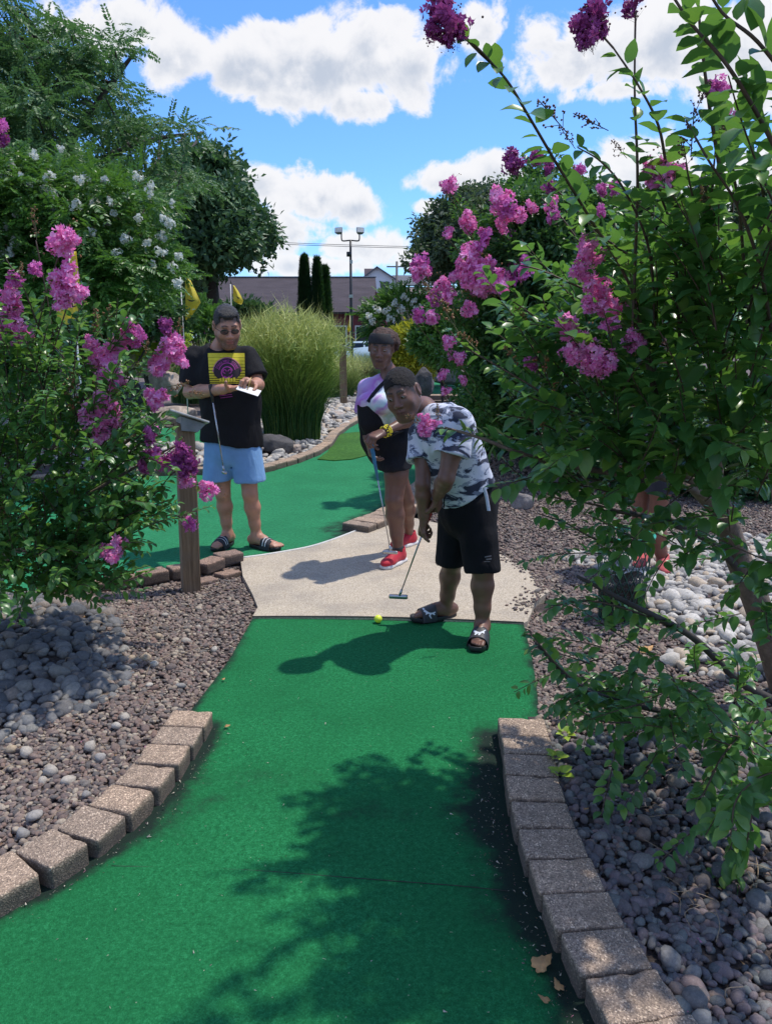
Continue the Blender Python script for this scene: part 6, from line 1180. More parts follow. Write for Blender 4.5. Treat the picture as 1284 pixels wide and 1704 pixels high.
def hand(g, wr, d, pn, side, s=1.0, curl=(25, 30, 20), thumb=(35, 20), spread=1.0, k=.006, rw=.023):
    """wr wrist, d wrist->knuckles, pn palm side normal, side=+1 when the thumb lies along cross(d, pn)"""
    d = nrm(d); pn = nrm(pn - np.dot(pn, d) * d); sd = np.cross(d, pn) * side; wr = np.array(wr, float)
    for i, (off, ln, L) in enumerate([(1.45, .088, (.042, .026, .021)), (.48, .092, (.046, .030, .022)), (-.48, .088, (.043, .028, .022)), (-1.4, .080, (.034, .021, .019))]):
        b = wr + sd * off * .0115 * s; kn = wr + d * ln * s + sd * off * .0175 * s * spread; g.cone(b, kn, rw * .62 * s, .0112 * s, .014 * s); dr = nrm(d + sd * off * .05 * spread); p = kn; a = 0
        for j, l in enumerate(L):
            a += R(curl[j] * (1 + .08 * i)); dd = dr * math.cos(a) + pn * math.sin(a); q = p + dd * l * s; g.cone(p, q, (.0098, .0088, .0078)[j] * s, (.0088, .0078, .0066)[j] * s, .003 * s); p = q
    g.cone(wr + d * .02 * s, wr + d * .07 * s + pn * .002 * s, .022 * s, .026 * s, .012, sq=pn, sf=.55)
    b = wr + sd * .020 * s + d * .018 * s; t1 = b + nrm(sd * .85 + d * .75 + pn * .35) * .042 * s; a1 = nrm(sd * math.cos(R(thumb[0] + 30)) + d * math.sin(R(thumb[0] + 30)) + pn * math.sin(R(thumb[1]))); t2 = t1 + a1 * .034 * s; t3 = t2 + nrm(a1 + pn * math.sin(R(thumb[1])) + d * .2 - sd * .25) * .027 * s
    g.cone(b, t1, .017 * s, .0125 * s, .012 * s); g.cone(t1, t2, .0118 * s, .0105 * s, .004 * s); g.cone(t2, t3, .0105 * s, .0085 * s, .003 * s)
def foot(g, ank, toe_dir, s=1.0, ground=0.0, ln=.25, toes=True, h=.0):
    """bare foot: heel under the ankle, five toes; returns frame"""
    f = nrm([toe_dir[0], toe_dir[1], 0]); r = np.cross(f, [0, 0, 1.0]); a = np.array(ank, float); z0 = ground + h; b = np.array([a[0], a[1], z0])
    heel = b - f * .045 * s + [0, 0, .032 * s]; g.cone(a, heel + f * .015 * s, .036 * s, .031 * s, .03); g.ell(heel, V3(.031, .036, .032) * s, np.stack([r, f, [0, 0, 1]], 1), .02)
    in_ = b + f * .06 * s + [0, 0, .042 * s]; g.cone(a - [0, 0, .01], in_, .036 * s, .030 * s, .03); ball = b + f * (ln - .105) * s + [0, 0, .019 * s]; g.cone(in_, ball, .031 * s, .021 * s, .03, sq=[0, 0, 1], sf=.9); g.cone(heel + f * .02 * s, ball, .026 * s, .021 * s, .03)
    g.cone(ball - r * .024 * s, ball + r * .022 * s, .017 * s, .016 * s, .02)
    for i, o in enumerate((-.030, -.013, .001, .014, .026)):
        L = (.052, .050, .045, .038, .030)[i] * s; rr = (.0125, .0095, .009, .0085, .008)[i] * s; st = ball + r * o * s; g.cone(st, st + f * L * .6 + [0, 0, .002], rr, rr, .006); g.cone(st + f * L * .6 + [0, 0, .002], st + f * L - [0, 0, .003 * s], rr, rr * .9, .003)
    return f, r
def leg(g, hip, knee, ank, s=1.0, fat=1.0, op='add'):
    hip, knee, ank = (np.array(x, float) for x in (hip, knee, ank)); back = V3(0, .012, 0) * s
    g.chain([hip, hip * .45 + knee * .55, knee], [.088 * s * fat, .068 * s * fat, .054 * s * fat], k=.03); c = knee * .68 + ank * .32 + back
    g.chain([knee, c, knee * .3 + ank * .7 + back * .3, ank], [.050 * s * fat, .056 * s * fat, .040 * s * fat, .034 * s], k=.02); g.ell(knee + V3(0, -.018, 0) * s, V3(.036, .032, .042) * s * fat, None, .02)
def arm(g, sh, el, wr, s=1.0, fat=1.0):
    sh, el, wr = (np.array(x, float) for x in (sh, el, wr)); g.chain([sh, sh * .5 + el * .5, el], [.055 * s * fat, .047 * s * fat, .038 * s * fat], k=.02); m = el * .7 + wr * .3; g.chain([el, m, wr * .85 + el * .15, wr], [.038 * s * fat, .041 * s * fat, .028 * s * fat, .0245 * s], k=.015)
def skin_mat(name, col, rough=.5, var=.16):
    m, nt, b, oc = newmat(name); at = nd(nt, 'ShaderNodeAttribute', attribute_name='col').outputs['Color']; n = noise(nt, oc, 14, 5, .6)
    c = mixc(nt, 1.0, at, ramp(nt, n, [(.3, (1 - var,) * 3), (.7, (1 + var, 1 + var * .9, 1 + var * .8))]), 'MULTIPLY'); setc(nt, b, c); b.inputs['Roughness'].default_value = rough; b.inputs['Subsurface Weight'].default_value = .06; b.inputs['Subsurface Radius'].default_value = (.02, .008, .004); b.inputs['Subsurface Scale'].default_value = .3
    bump(nt, b, noise(nt, oc, 260, 3, .6), .12, .002); return m
def facecol(H, base, lip, brow=(.015, .011, .010), beard=None, browz=.034, hl=None):
    base, lip, brow = np.array(base), np.array(lip), np.array(brow)
    def f(V):
        L = H.loc(V); x, y, z = L[:, 0], L[:, 1], L[:, 2]; C = np.tile(base, (len(V), 1)); on = (np.abs(x) < .12) & (np.abs(y) < .15) & (np.abs(z) < .16)
        def mix(m, c): m = np.clip(m, 0, 1)[:, None] * on[:, None]; C[:] = C * (1 - m) + np.array(c) * m
        mix((1 - (np.abs(x) / .03) ** 2) * .35 * ((z < .02) & (z > -.05) & (y > .05)), base * [1.25, 1.05, 1.0])
        if hl is not None:
            d = (L - np.array(hl[0])) @ nrm(np.array(hl[1])); mix(np.clip(1 - d / .014 + .35 * vnoise(V, 160, 8), 0, 1) * .8 * (z > -.06) * (~((np.abs(x) > .074) & (y > -.03) & (z < .03))), hl[2])
        if beard is not None:
            bz = np.clip((-.040 - z) / .015, 0, 1) * np.clip((y + .01) / .03, 0, 1) * np.clip(((np.abs(x) > .020) * 1.0 + (z < -.076) + ((z > -.054) & (z < -.043))), 0, 1); n = .75 + .25 * vnoise(V, 220, 3); mix(bz * .85 * n, beard)
        mix((1 - np.clip((np.hypot(x / .025, (z + .0655) / .0115) - .85) / .25, 0, 1)) * (y > .078), lip)
        mix((1 - np.clip((np.abs(z + .0652 - .0015 * np.cos(x / .02)) - .0012) / .0018, 0, 1)) * (np.abs(x) < .024) * (y > .075) * .75, base * .30)
        for sx in (-1, 1): mix((1 - np.clip((np.hypot((x - sx * .0085) / 1.3, z + .0395) - .003) / .002, 0, 1)) * (y > .09) * .8, base * .25)
        bx = np.abs(x); arch = browz + .004 * np.sin((bx - .012) / .034 * np.pi); mix((1 - np.clip((np.abs(z - arch) - .0030) / .0025, 0, 1)) * (bx > .010) * (bx < .047) * (y > .045) * .9, brow)
        return C
    return f
def eyes(H, parent, iris=(.02, .01, .006), look=(0, 1, -.1), open_=.0055, mat=None):
    Mw, Mi = simple('sclera', (.36, .32, .29), .25, .05, 10), simple('iris', iris, .15, .2, 60)
    for x in (-1, 1):
        # the open slit of the eye as a shallow almond that carries the iris
        c = V3(x * .031, .0905, .0065); n = 16; a = np.linspace(0, 2 * np.pi, n, endpoint=False); V = [H.w(*(c + V3(0, .0022, 0)))] + [H.w(*(c + V3(.0135 * math.cos(t), -.006 * abs(math.cos(t)) ** 2, open_ * math.sin(t) * (1 - .25 * abs(math.cos(t)))))) for t in a]
        MB().add(V, None, [(0, 1 + (k + 1) % n, 1 + k) for k in range(n)]).build('eye', Mw, parent)
        r_ = min(.0062, open_ * 1.05); ci = c + V3(look[0] * .004, .0030, look[2] * .006); V = [H.w(*(ci + V3(0, .0008, 0)))] + [H.w(*(ci + V3(r_ * math.cos(t), 0, r_ * .9 * math.sin(t)))) for t in a]; MB().add(V, None, [(0, 1 + (k + 1) % n, 1 + k) for k in range(n)]).build('iris', Mi, parent)
def hair_sdf(H, h=.004, rad=(.082, .104, .096), plane=((0, .088, .066), (0, .118, -.118)), nz=.003, sc=70, extra=None, mat=None, parent=None, name='hair', seed=1, low=-.075, temples=0):
    g = SDF(H.c - .17 * H.s, H.c + .17 * H.s, h); g.ell(H.w(0, -.014, .030), np.array(rad) * H.s, H.M, .01)
    g.cone(H.w(0, -.055, -.02), H.w(0, -.065, -.055), .060 * H.s, .048 * H.s, .02)
    if extra: extra(g)
    p0 = V3(*plane[0]); n_ = V3(0, .72, -.69) if plane[1] is None else V3(*plane[1]); g.plane(H.w(*p0), H.M @ n_, .01)
    for x in (-1, 1): g.ell(H.w(x * .090, .002, -.012), V3(.03, .026, .036) * H.s, H.M, .008, 'sub')
    g.plane(H.w(0, 0, low), -H.u, .01)
    if temples:
        for x in (-1, 1): g.ell(H.w(x * .046, .078, .070), V3(temples, .03, temples) * H.s, H.M, .008, 'sub')
    return finish(name, g, mat, parent, disp=lambda V, N: nz * (vnoise(V, sc, seed) + .5 * vnoise(V, sc * 2.1, seed + 4)))
def project(cam_px, bvh, off=.003):
    o = Vector((0, 0, CAM_H)); out = []
    for x, y in cam_px:
        d = Vector(nrm(ray(x, y))); h = bvh.ray_cast(o, d)
        if h[0] is None: return None
        out.append(np.array(h[0] - d * off * 1.0))
    return out
def bvh_of(V, TQ): return BVHTree.FromPolygons([tuple(v) for v in V], [tuple(int(i) for i in f) for F in TQ for f in F])
def decal(name, polys, bvh, mat, parent, off=.0025):
    """flat print laid on a garment; polys: grids of photo points (rows of equal length)"""
    mb = MB()
    for rows in polys:
        rows = [list(r) for r in rows]; n = len(rows[0]); fl = [q for r in rows for q in r]; pr_ = [project([q], bvh, off) for q in fl]
        F = [(i * n + j, i * n + j + 1, (i + 1) * n + j + 1, (i + 1) * n + j) for i in range(len(rows) - 1) for j in range(n - 1)]
        ok = [p is not None for p in pr_]; F = [f for f in F if all(ok[k] for k in f)]; V = [p[0] if p is not None else V3(0, 0, 0) for p in pr_]
        if F: used = sorted({k for f in F for k in f}); mp_ = {k: i for i, k in enumerate(used)}; mb.add([V[k] for k in used], [tuple(mp_[k] for k in f) for f in F])
    return mb.build(name, mat, parent)
def gridq(p00, p10, p11, p01, nx, ny):
    p00, p10, p11, p01 = map(np.array, (p00, p10, p11, p01)); return [[tuple((p00 * (1 - u) + p10 * u) * (1 - v) + (p01 * (1 - u) + p11 * u) * v) for u in np.linspace(0, 1, nx)] for v in np.linspace(0, 1, ny)]
def ringq(cx_, cy_, rx0, ry0, rx1, ry1, a0=0, a1=360, n=36): return [[(cx_ + rx * math.cos(R(t)), cy_ - ry * math.sin(R(t))) for t in np.linspace(a0, a1, n)] for rx, ry in [(rx0 + (rx1 - rx0) * k, ry0 + (ry1 - ry0) * k) for k in np.linspace(0, 1, 9 if rx1 - rx0 > 5 else 3)]]
def text_decal(name, s, place, bvh, mat, parent, off=.004):
    """place(u, v): glyph coordinates (1 = line height) to photo points"""
    cu = bpy.data.curves.new('t', 'FONT'); cu.body = s; cu.resolution_u = 2; cu.align_x = 'CENTER'; o = bpy.data.objects.new('t', cu); COL.objects.link(o); bpy.context.view_layer.update()
    me = bpy.data.meshes.new_from_object(o.evaluated_get(bpy.context.evaluated_depsgraph_get())); V = [v.co[:] for v in me.vertices]; F = [tuple(p.vertices) for p in me.polygons]; bpy.data.objects.remove(o); bpy.data.meshes.remove(me)
    pr_ = [project([place(v[0], v[1])], bvh, off) for v in V]; F = [f for f in F if all(pr_[k] is not None for k in f)]
    me2 = bpy.data.meshes.new(name); me2.from_pydata([tuple(p[0]) if p else (0, 0, 0) for p in pr_], [], F); bm = bmesh.new(); bm.from_mesh(me2); bmesh.ops.delete(bm, geom=[v for v in bm.verts if not v.link_faces], context='VERTS'); bm.to_mesh(me2); bm.free(); return link(name, me2, mat, parent)
def cloth_mat(name, col, var=.15, rough=.85, weave=700, fold=.25, pat=None, sheen=.1):
    m, nt, b, oc = newmat(name)
    c = pat(nt, oc) if pat else ramp(nt, noise(nt, oc, 9, 4, .6), [(.3, np.array(col) * (1 - var)), (.7, np.array(col) * (1 + var))])
    setc(nt, b, c); b.inputs['Roughness'].default_value = rough; b.inputs['Specular IOR Level'].default_value = .25; b.inputs['Sheen Weight'].default_value = sheen
    mp_ = nd(nt, 'ShaderNodeMapping', {'Vector': oc, 'Scale': (1, 1, .45)}).outputs[0]; bump(nt, b, mth(nt, 'ADD', mth(nt, 'MULTIPLY', noise(nt, mp_, 26, 3, .55, .6), 1.0), mth(nt, 'MULTIPLY', noise(nt, oc, weave, 2), .04)), fold, .02); return m
def folds(amp=.008, sc=9.0, seed=0, zstretch=.35):
    def f(V, N): q = V * [1, 1, zstretch]; w_ = vnoise(q, sc * .6, seed + 9); n = vnoise(q + w_[:, None] * .03, sc, seed); return amp * (1 - np.abs(n) * 2) * .6 + amp * .45 * vnoise(q, sc * 2.4, seed + 3)
    return f
def sandal(name, f, r, b, s, parent, sole_mat, strap_mat, ln=.27, wd=.098, th=.024, strap=(.07, .155), z0=0.0, footr=.046, arch=.070, extra=None):
    """pool slide: contoured sole and one broad strap over the instep; f, r unit vectors, b point under the ankle"""
    e = None; n = 30; t = np.linspace(0, 2 * np.pi, n, endpoint=False); cx0 = -.065 * s; L = ln * s; out = []
    for a in t:
        u = (1 - math.cos(a)) / 2; y = cx0 + L * u; wv = wd * s * .5 * (.80 + .24 * math.sin(u * 2.4 - .3)) * abs(math.sin(a)) ** .55 * (1 if math.sin(a) >= 0 else -1); out.append((wv, y))
    V = []
    for z, k in ((z0 + .001, .97), (z0 + th * .5, 1.0), (z0 + th, 1.0), (z0 + th + .004, .985)): V += [b * [1, 1, 0] + r * x * k + f * (cx0 + L / 2 + (y - cx0 - L / 2) * k) + V3(0, 0, z + .006 * ((y - cx0) / L > .85) * 1.0) for x, y in out]
    V += [b * [1, 1, 0] + r * x * .86 + f * (cx0 + L / 2 + (y - cx0 - L / 2) * .9) + V3(0, 0, z0 + th) for x, y in out]; V.append(b * [1, 1, 0] + f * (cx0 + L / 2) + V3(0, 0, z0 + th)); V.append(b * [1, 1, 0] + f * (cx0 + L / 2) + V3(0, 0, z0 + .001))
    Q = [(i * n + j, i * n + (j + 1) % n, (i + 1) * n + (j + 1) % n, (i + 1) * n + j) for i in range(4) for j in range(n)]; T = [(4 * n + j, 4 * n + (j + 1) % n, 5 * n) for j in range(n)] + [((j + 1) % n, j, 5 * n + 1) for j in range(n)]
    so_ = MB().add(V, Q, T).build(name + '_sole', sole_mat, parent); 
    na, ns = 16, 8; VV = []; 
    for lay in (0, 1):
        for i in range(ns + 1):
            y = (strap[0] + (strap[1] - strap[0]) * i / ns) * s
            hgt = (arch + .006 - (y / s - strap[0]) * .30) * s + z0 + th * .6; hw = wd * s * .5 * (.95 + .08 * i / ns)
            for j in range(na + 1):
                a = math.pi * j / na; k = 1 + .055 * lay; cs = math.copysign(abs(math.cos(a)) ** .75, math.cos(a)); VV.append(b * [1, 1, 0] + r * hw * k * cs + f * y + V3(0, 0, z0 + .008 + (hgt - z0) * k * math.sin(a) ** .8))
    m1 = na + 1; o = (ns + 1) * m1; Q = [(o + i * m1 + j, o + (i + 1) * m1 + j, o + (i + 1) * m1 + j + 1, o + i * m1 + j + 1) for i in range(ns) for j in range(na)] + [(i * m1 + j, i * m1 + j + 1, (i + 1) * m1 + j + 1, (i + 1) * m1 + j) for i in range(ns) for j in range(na)]
    Q += [(j, o + j, o + j + 1, j + 1) for j in range(na)] + [(ns * m1 + j, ns * m1 + j + 1, o + ns * m1 + j + 1, o + ns * m1 + j) for j in range(na)]
    st = MB().add(VV, Q).build(name + '_strap', strap_mat, parent); V2 = np.array(VV); return so_, st, bvh_of(V2, (np.array(Q),))
def putter(label, grip_top, head_pt, gcol, gl=.26, toe=(1, 0, 0), sc=1.0, shaft_r=.0045):
    g0, h0 = np.array(grip_top, float), np.array(head_pt, float); d = nrm(h0 - g0); e = empty('putter', h0, label, 'putter', 'golf putters'); M_st = simple('steel', (.42, .42, .43), .22, .1, 30, metal=.9)
    MB().tube([g0 + d * gl * .8, h0], [shaft_r * 1.15, shaft_r * .8], 10).build('shaft', M_st, e); MB().tube([g0, g0 + d * .01, g0 + d * gl * .5, g0 + d * gl], [.012, .0145, .0125, .0085], 12).build('grip', simple('grip_rubber', gcol, .6, .2, 60), e)
    t = nrm(np.array(toe) - np.dot(toe, [0, 0, 1]) * V3(0, 0, 1)); n_ = np.cross(t, [0, 0, 1.0]); bm = bmesh.new(); box_bm(bm, (.005, 0, 0), (.105 * sc, .028, .024), bev=.008, seg=3)
    for v in bm.verts: v.co = Vector(h0 + t * v.co.x + n_ * v.co.y * (1 - .3 * (v.co.x / .06) ** 2) + V3(0, 0, v.co.z))
    link('club_head', bm_mesh('club_head', bm, True), M_st, e); MB().tube([h0 - d * .05, h0], [.0065, .009], 10).build('hosel', M_st, e); return e
# ================================================================== the man with the scorecard
SK_M = V3(.44, .22, .145); SK_B = V3(.165, .080, .053); SK_G = V3(.150, .071, .049)
M_blk = simple('black_rubber', (.018, .018, .020), .55, .2, 40); M_hair = simple('black_hair', (.026, .023, .023), .5, .6, 120, .9, 260, bd=.01)
M_hairb = simple('short_curly_hair', (.012, .009, .008), .8, .5, 160, 1.0, 320, bd=.012)
me_ = empty('person', (G(395, 912)[0], 5.58, 0), 'man in black printed T-shirt and light blue shorts writing on a scorecard', 'person')
Hm = Head(P(378, 541, 5.50), (.32, -.84, -.46), (.10, -.42, .90), 1.12)
g = SDF((-1.75, 4.95, 0), (-.55, 6.0, 1.86), .0046)
nk = P(366, 578, 5.62); shL, shR = P(325, 597, 5.62), P(412, 594, 5.60); elL, elR = P(316, 653, 5.60), P(429, 640, 5.52); wrL, wrR = P(381, 647, 5.27), P(423, 641, 5.28)
hipL, hipR = P(368, 722, 5.66), P(408, 722, 5.62); knL, knR = P(371, 822, 5.62), P(416, 822, 5.55); anL = P(379, 889, 5.66); anR = P(427, 892, 5.60)
pel = (hipL + hipR) / 2; ch = (shL + shR) / 2
add_head(g, Hm, 1.08, 1.15, .85, 1.1, neck=nk + V3(0, .01, -.02)); g.cone(nk + V3(0, 0, -.02), ch + V3(0, 0, -.08), .062, .09, .04)
g.cone(shL, shR, .060, .060, .04); g.cone(ch - [0, 0, .12], pel, .14, .15, .06, sq=(0, 1, 0), sf=.75)
arm(g, shL, elL, wrL, 1.08, 1.12); arm(g, shR, elR, wrR, 1.05, 1.12)
leg(g, hipL, knL, anL, 1.0, 1.02); leg(g, hipR, knR, anR, 1.02, 1.02)
hand(g, wrL, P(408, 645, 5.17) - wrL, V3(.15, -.2, .9), 1, 1.12, (12, 22, 18), (10, 30)); hand(g, wrR, P(411, 631, 5.20) - wrR, V3(-.35, -.25, -.9), 1, 1.08, (42, 48, 30), (20, 45))
fL, rL = foot(g, anL, (-.30, -1, 0), 1.05, 0, .26, h=.022); fR, rR = foot(g, anR, (.86, -.55, 0), 1.08, 0, .26, h=.022)
gM = g; finish('body', g, skin_mat('skin_man', SK_M), me_, colf=facecol(Hm, SK_M, (.30, .105, .085), beard=(.060, .040, .034), hl=((0, .080, .078), (0, .78, -.62), (.03, .022, .020))))
hair_sdf(Hm, rad=(.0798, .102, .0950), plane=((0, .080, .078), (0, .78, -.62)), nz=.0022, sc=85, mat=M_hair, parent=me_, extra=lambda g: g.ell(Hm.w(0, .030, .092), V3(.058, .055, .030) * 1.15, Hm.M, .03), temples=.019)
# sunglasses
M_lensd = simple('dark_lens', (.03, .028, .03), .08, .1, 5); gl_ = MB()
for x in (-1, 1):
    a = np.linspace(0, 2 * np.pi, 18); gl_.tube([Hm.w(x * .033 + .0235 * math.cos(t), .101 - .004 * abs(x * .033 + .0235 * math.cos(t)) / .05, .004 + .0165 * math.sin(t)) for t in a], .0017, 5, False); gl_.tube([Hm.w(x * .056, .098, .010), Hm.w(x * .083, .055, .012), Hm.w(x * .086, -.015, .006)], .0019, 5)
gl_.tube([Hm.w(-.010, .106, .010), Hm.w(0, .110, .011), Hm.w(.010, .106, .010)], .0017, 5); go_ = gl_.build('sunglasses', M_lensd, me_)
for x in (-1, 1): a = np.linspace(0, 2 * np.pi, 18, endpoint=False); MB().add([Hm.w(x * .033, .102, .004)] + [Hm.w(x * .033 + .023 * math.cos(t), .100, .004 + .016 * math.sin(t)) for t in a], None, [(0, 1 + k, 1 + (k + 1) % 18) for k in range(18)]).build('lens', M_lensd, go_)
# T-shirt
g = SDF((-1.75, 5.1, .6), (-.55, 6.0, 1.62), .0052); dn = V3(0, 0, -1)
g.cone(shL + V3(.03, 0, -.008), nk + V3(-.03, 0, -.03), .066, .070, .04); g.cone(shR + V3(-.03, 0, -.008), nk + V3(.03, 0, -.03), .066, .070, .04); g.cone(ch + V3(0, -.03, -.13), P(384, 668, 5.60), .178, .195, .06, sq=(0, 1, 0), sf=.70); g.cone(P(384, 668, 5.58), P(385, 732, 5.60), .200, .208, .06, sq=(0, 1, 0), sf=.70); g.cone(P(385, 732, 5.60), P(385, 760, 5.60), .212, .212, .04, sq=(0, 1, 0), sf=.72)
for s_, e_ in ((shL, elL), (shR, elR)): g.sleeve(s_, e_, .74, .070, .090, .062)
g.cover(gM, .011, V3(-1.6, 5.3, 1.345), V3(nk[0] - .10, 5.95, 1.54)); g.plane(P(385, 737, 5.6), (-.12, 0, -1), .006); g.cone(nk - V3(0, .02, .0), nk + V3(0, -.03, .12), .072, .10, .012, 'sub')
M_tee = cloth_mat('black_cotton', (.010, .010, .012), .2, fold=.35, sheen=0); _, Vt, TQ = finish('t_shirt', g, M_tee, me_, folds(.016, 8.5, 2)); bt = bvh_of(Vt, TQ)
M_yp = simple('yellow_print', (.70, .58, .03), .7, .1, 40); M_mp = simple('magenta_print', (.44, .05, .30), .7, .15, 40); M_kp = simple('dark_print', (.020, .010, .018), .7, .1, 40)
bars = []; y = 587.5
for k in range(11):
    th_ = (7.0, 5.4, 5.0, 4.6, 4.2, 3.8, 3.2, 2.6, 2.1, 1.7, 1.3)[k]; bars.append(gridq((346 + k * .35, y), (407 + k * .1, y), (407.2 + k * .1, y + th_), (346.2 + k * .35, y + th_), 22, 2)); y += th_ + (.45 if k < 3 else .6 + k * .1)
decal('shirt_print', bars, bt, M_yp, me_, .003); decal('print_disc', [ringq(378, 619, .2, .2, 22.5, 23, 0, 180, 30), ringq(378, 619, .2, .2, 22.5, 14, 180, 360, 30)], bt, M_kp, me_, .0065)
decal('print_ring', [ringq(378, 619, 22.8, 23.2, 23.8, 24.2, 0, 180, 40), ringq(378, 618, 13.0, 13.4, 14.2, 14.6, 10, 170, 30), ringq(378, 620, 8.5, 8.8, 10.2, 10.5, 20, 340, 30), ringq(374, 618, 2.0, 2.4, 3.4, 3.6, 0, 300, 16), ringq(382.5, 618, 2.0, 2.4, 3.4, 3.6, -120, 180, 16), ringq(378, 624, 3.8, 3.6, 5.0, 5.0, 200, 340, 14)] + [gridq((363 + 2 * j, 655 + 3.4 * j), (385 + j, 652.5 + 3.4 * j), (385 + j, 653.3 + 3.4 * j), (363 + 2 * j, 655.9 + 3.4 * j), 8, 2) for j in range(3)], bt, M_mp, me_, .009)
text_decal('print_lettering', 'STRIKE FIRST \u00b7 STRIKE', lambda u, v: (378 + (16.0 + v * 6.2) * math.sin(u * .262), 619 - (16.2 + v * 6.2) * math.cos(u * .262)), bt, M_mp, me_, .009)
decal('print_scribble', [gridq((365 + 4.6 * j, 630 - (j % 2) * 1.6), (368.6 + 4.6 * j, 629 - (j % 2)), (369.2 + 4.6 * j, 634.5), (365.8 + 4.6 * j, 636), 4, 3) for j in range(6)], bt, M_yp, me_, .0105)
# shorts
g = SDF((-1.6, 5.1, .4), (-.6, 6.05, 1.05), .005); g.cone(P(387, 712, 5.63), P(387, 745, 5.62), .17, .185, .05, sq=(0, 1, 0), sf=.8)
hmL, hmR = P(363, 797, 5.62), P(415, 797, 5.58); g.chain([P(368, 735, 5.63), hmL + V3(0, 0, .0)], [.112, .113], k=.03); g.chain([P(408, 735, 5.61), hmR], [.112, .116], k=.03)
for h_, kx in ((hmL, -.01), (hmR, .0)): g.plane(h_ + V3(0, 0, -.005), (kx, .03, -1), .005, h_ - .2, h_ + V3(.2, .2, .1)) if False else None
g.cover(gM, .012, V3(-1.5, 5.3, .5), V3(-.7, 6.0, 1.0)); g.plane(P(388, 799, 5.6), (.0, 0, -1), .006); g.cone(P(389, 775, 5.6) - V3(0, .3, 0), P(389, 775, 5.6) + V3(0, .3, 0), .004, .004, .03, 'sub'); g.cone(P(389, 800, 5.6) - V3(0, .3, 0), P(389, 800, 5.6) + V3(0, .3, 0), .014, .014, .02, 'sub')
for h_, k_ in ((hmL, knL), (hmR, knR)): g.cone(h_ + V3(0, 0, .06), h_ - V3(0, 0, .08), .085, .098, .004, 'sub')
finish('shorts', g, cloth_mat('light_blue_shorts', (.17, .34, .60), .08, .7, fold=.3), me_, folds(.013, 8, 5, .25))
M_str = cloth_mat('dark_strap', (.03, .033, .04), .1); M_wst = simple('white_stripe', (.62, .65, .68), .6, .1, 30)
for nm, an, f, r in (('left', anL, fL, rL), ('right', anR, fR, rR)):
    _, st, bv = sandal('slide', f, r, np.array([an[0], an[1], 0]), 1.06, me_, M_blk, M_str, ln=.275, arch=.062)
    sm = MB()
    for q in (.095, .118):
        pts = []
        for j in range(15):
            a = math.pi * (j + .5) / 15; o = an * [1, 1, 0] + f * q * 1.06 + V3(0, 0, .03); d = r * math.cos(a) + V3(0, 0, 1) * math.sin(a); h = bv.ray_cast(Vector(o + d * .3), Vector(-d))
            if h[0] is not None: pts.append(np.array(h[0]) + d * .002)
        V = []; 
        for p in pts: V += [p - f * .004, p + f * .004]
        if len(pts) > 2: sm.add(V, [(2 * i, 2 * i + 1, 2 * i + 3, 2 * i + 2) for i in range(len(pts) - 1)])
    sm.build('strap_stripes', M_wst, me_)
# scorecard and pencil, putter hanging from under his arm
c0 = P(414, 649, 5.14); M3 = Matrix.Rotation(R(18), 3, 'Y') @ Matrix.Rotation(R(18), 3, 'X'); bm = bmesh.new(); box_bm(bm, (0, 0, 0), (.15, .10, .0022)); 
for v in bm.verts: v.co = M3 @ v.co + Vector(c0)
tag(link('scorecard', bm_mesh('scorecard', bm), simple('card', (.68, .66, .64), .6, .08, 30)), 'small white scorecard held open by the man in the black shirt', 'scorecard')
tag(MB().tube([P(412, 648, 5.13), P(418, 628, 5.16)], .0035, 6).build('pencil', simple('pencil_wood', (.5, .33, .10), .5, .1, 20)), 'short pencil in the writing hand of the man in black', 'pencil')
putter('thin putter hanging head-down from the arm of the man in black', P(350, 640, 5.36), P(373, 786, 5.40), (.03, .03, .03), .12, (.6, -.8, 0), .45, .0052)

# ================================================================== the girl with the headband
ge = empty('person', (G(655, 925)[0], 5.25, 0), 'girl in tie-dye top, black overall shorts, black headband and red shoes', 'person')
Hg = Head(P(634, 578, 5.16), (-.10, -.93, -.26), (.02, -.27, .96), .98)
g = SDF((-.42, 4.65, 0), (.42, 5.75, 1.72), .0046)
nk = P(648, 622, 5.22); shL, shR = P(612, 646, 5.26), P(678, 646, 5.14); elR = P(690, 694, 5.12); wrR = P(637, 720, 4.92); elL = P(606, 706, 5.36); wrL = P(613, 736, 5.05)
hipL, hipR = P(640, 735, 5.30), P(664, 738, 5.18); knL, knR = P(676, 832, 5.45), P(655, 832, 5.12); anL, anR = P(680, 888, 5.62), P(662, 912, 5.15); ch = (shL + shR) / 2; pel = (hipL + hipR) / 2
add_head(g, Hg, .70, 1.15, 1.4, .5, neck=nk, cheek=1.0, nw=.86); g.cone(nk, ch - [0, 0, .06], .055, .08, .03); g.cone(shL, shR, .052, .052, .04); g.cone(ch - [0, 0, .1], pel, .12, .14, .05, sq=(-.3, 1, 0), sf=.8)
arm(g, shR, elR, wrR, 1.0, 1.0); arm(g, shL, elL, wrL, .95, 1.0)
leg(g, hipL, knL, anL, 1.0, 1.04); leg(g, hipR, knR, anR, 1.05, 1.08)
hand(g, wrR, P(617, 729, 4.86) - wrR, V3(-.1, .3, -.9), -1, 1.0, (48, 50, 30), (20, 30)); hand(g, wrL, P(618, 764, 4.99) - wrL, V3(.75, .1, .1), 1, 1.0, (32, 34, 26), (25, 30))
M_skg = skin_mat('skin_girl', SK_G, .42); gG = g; finish('body', g, M_skg, ge, colf=facecol(Hg, SK_G, (.095, .034, .032), (.010, .007, .007)))
eyes(Hg, ge, (.012, .007, .005), (-.3, 1, -.6), .0030)
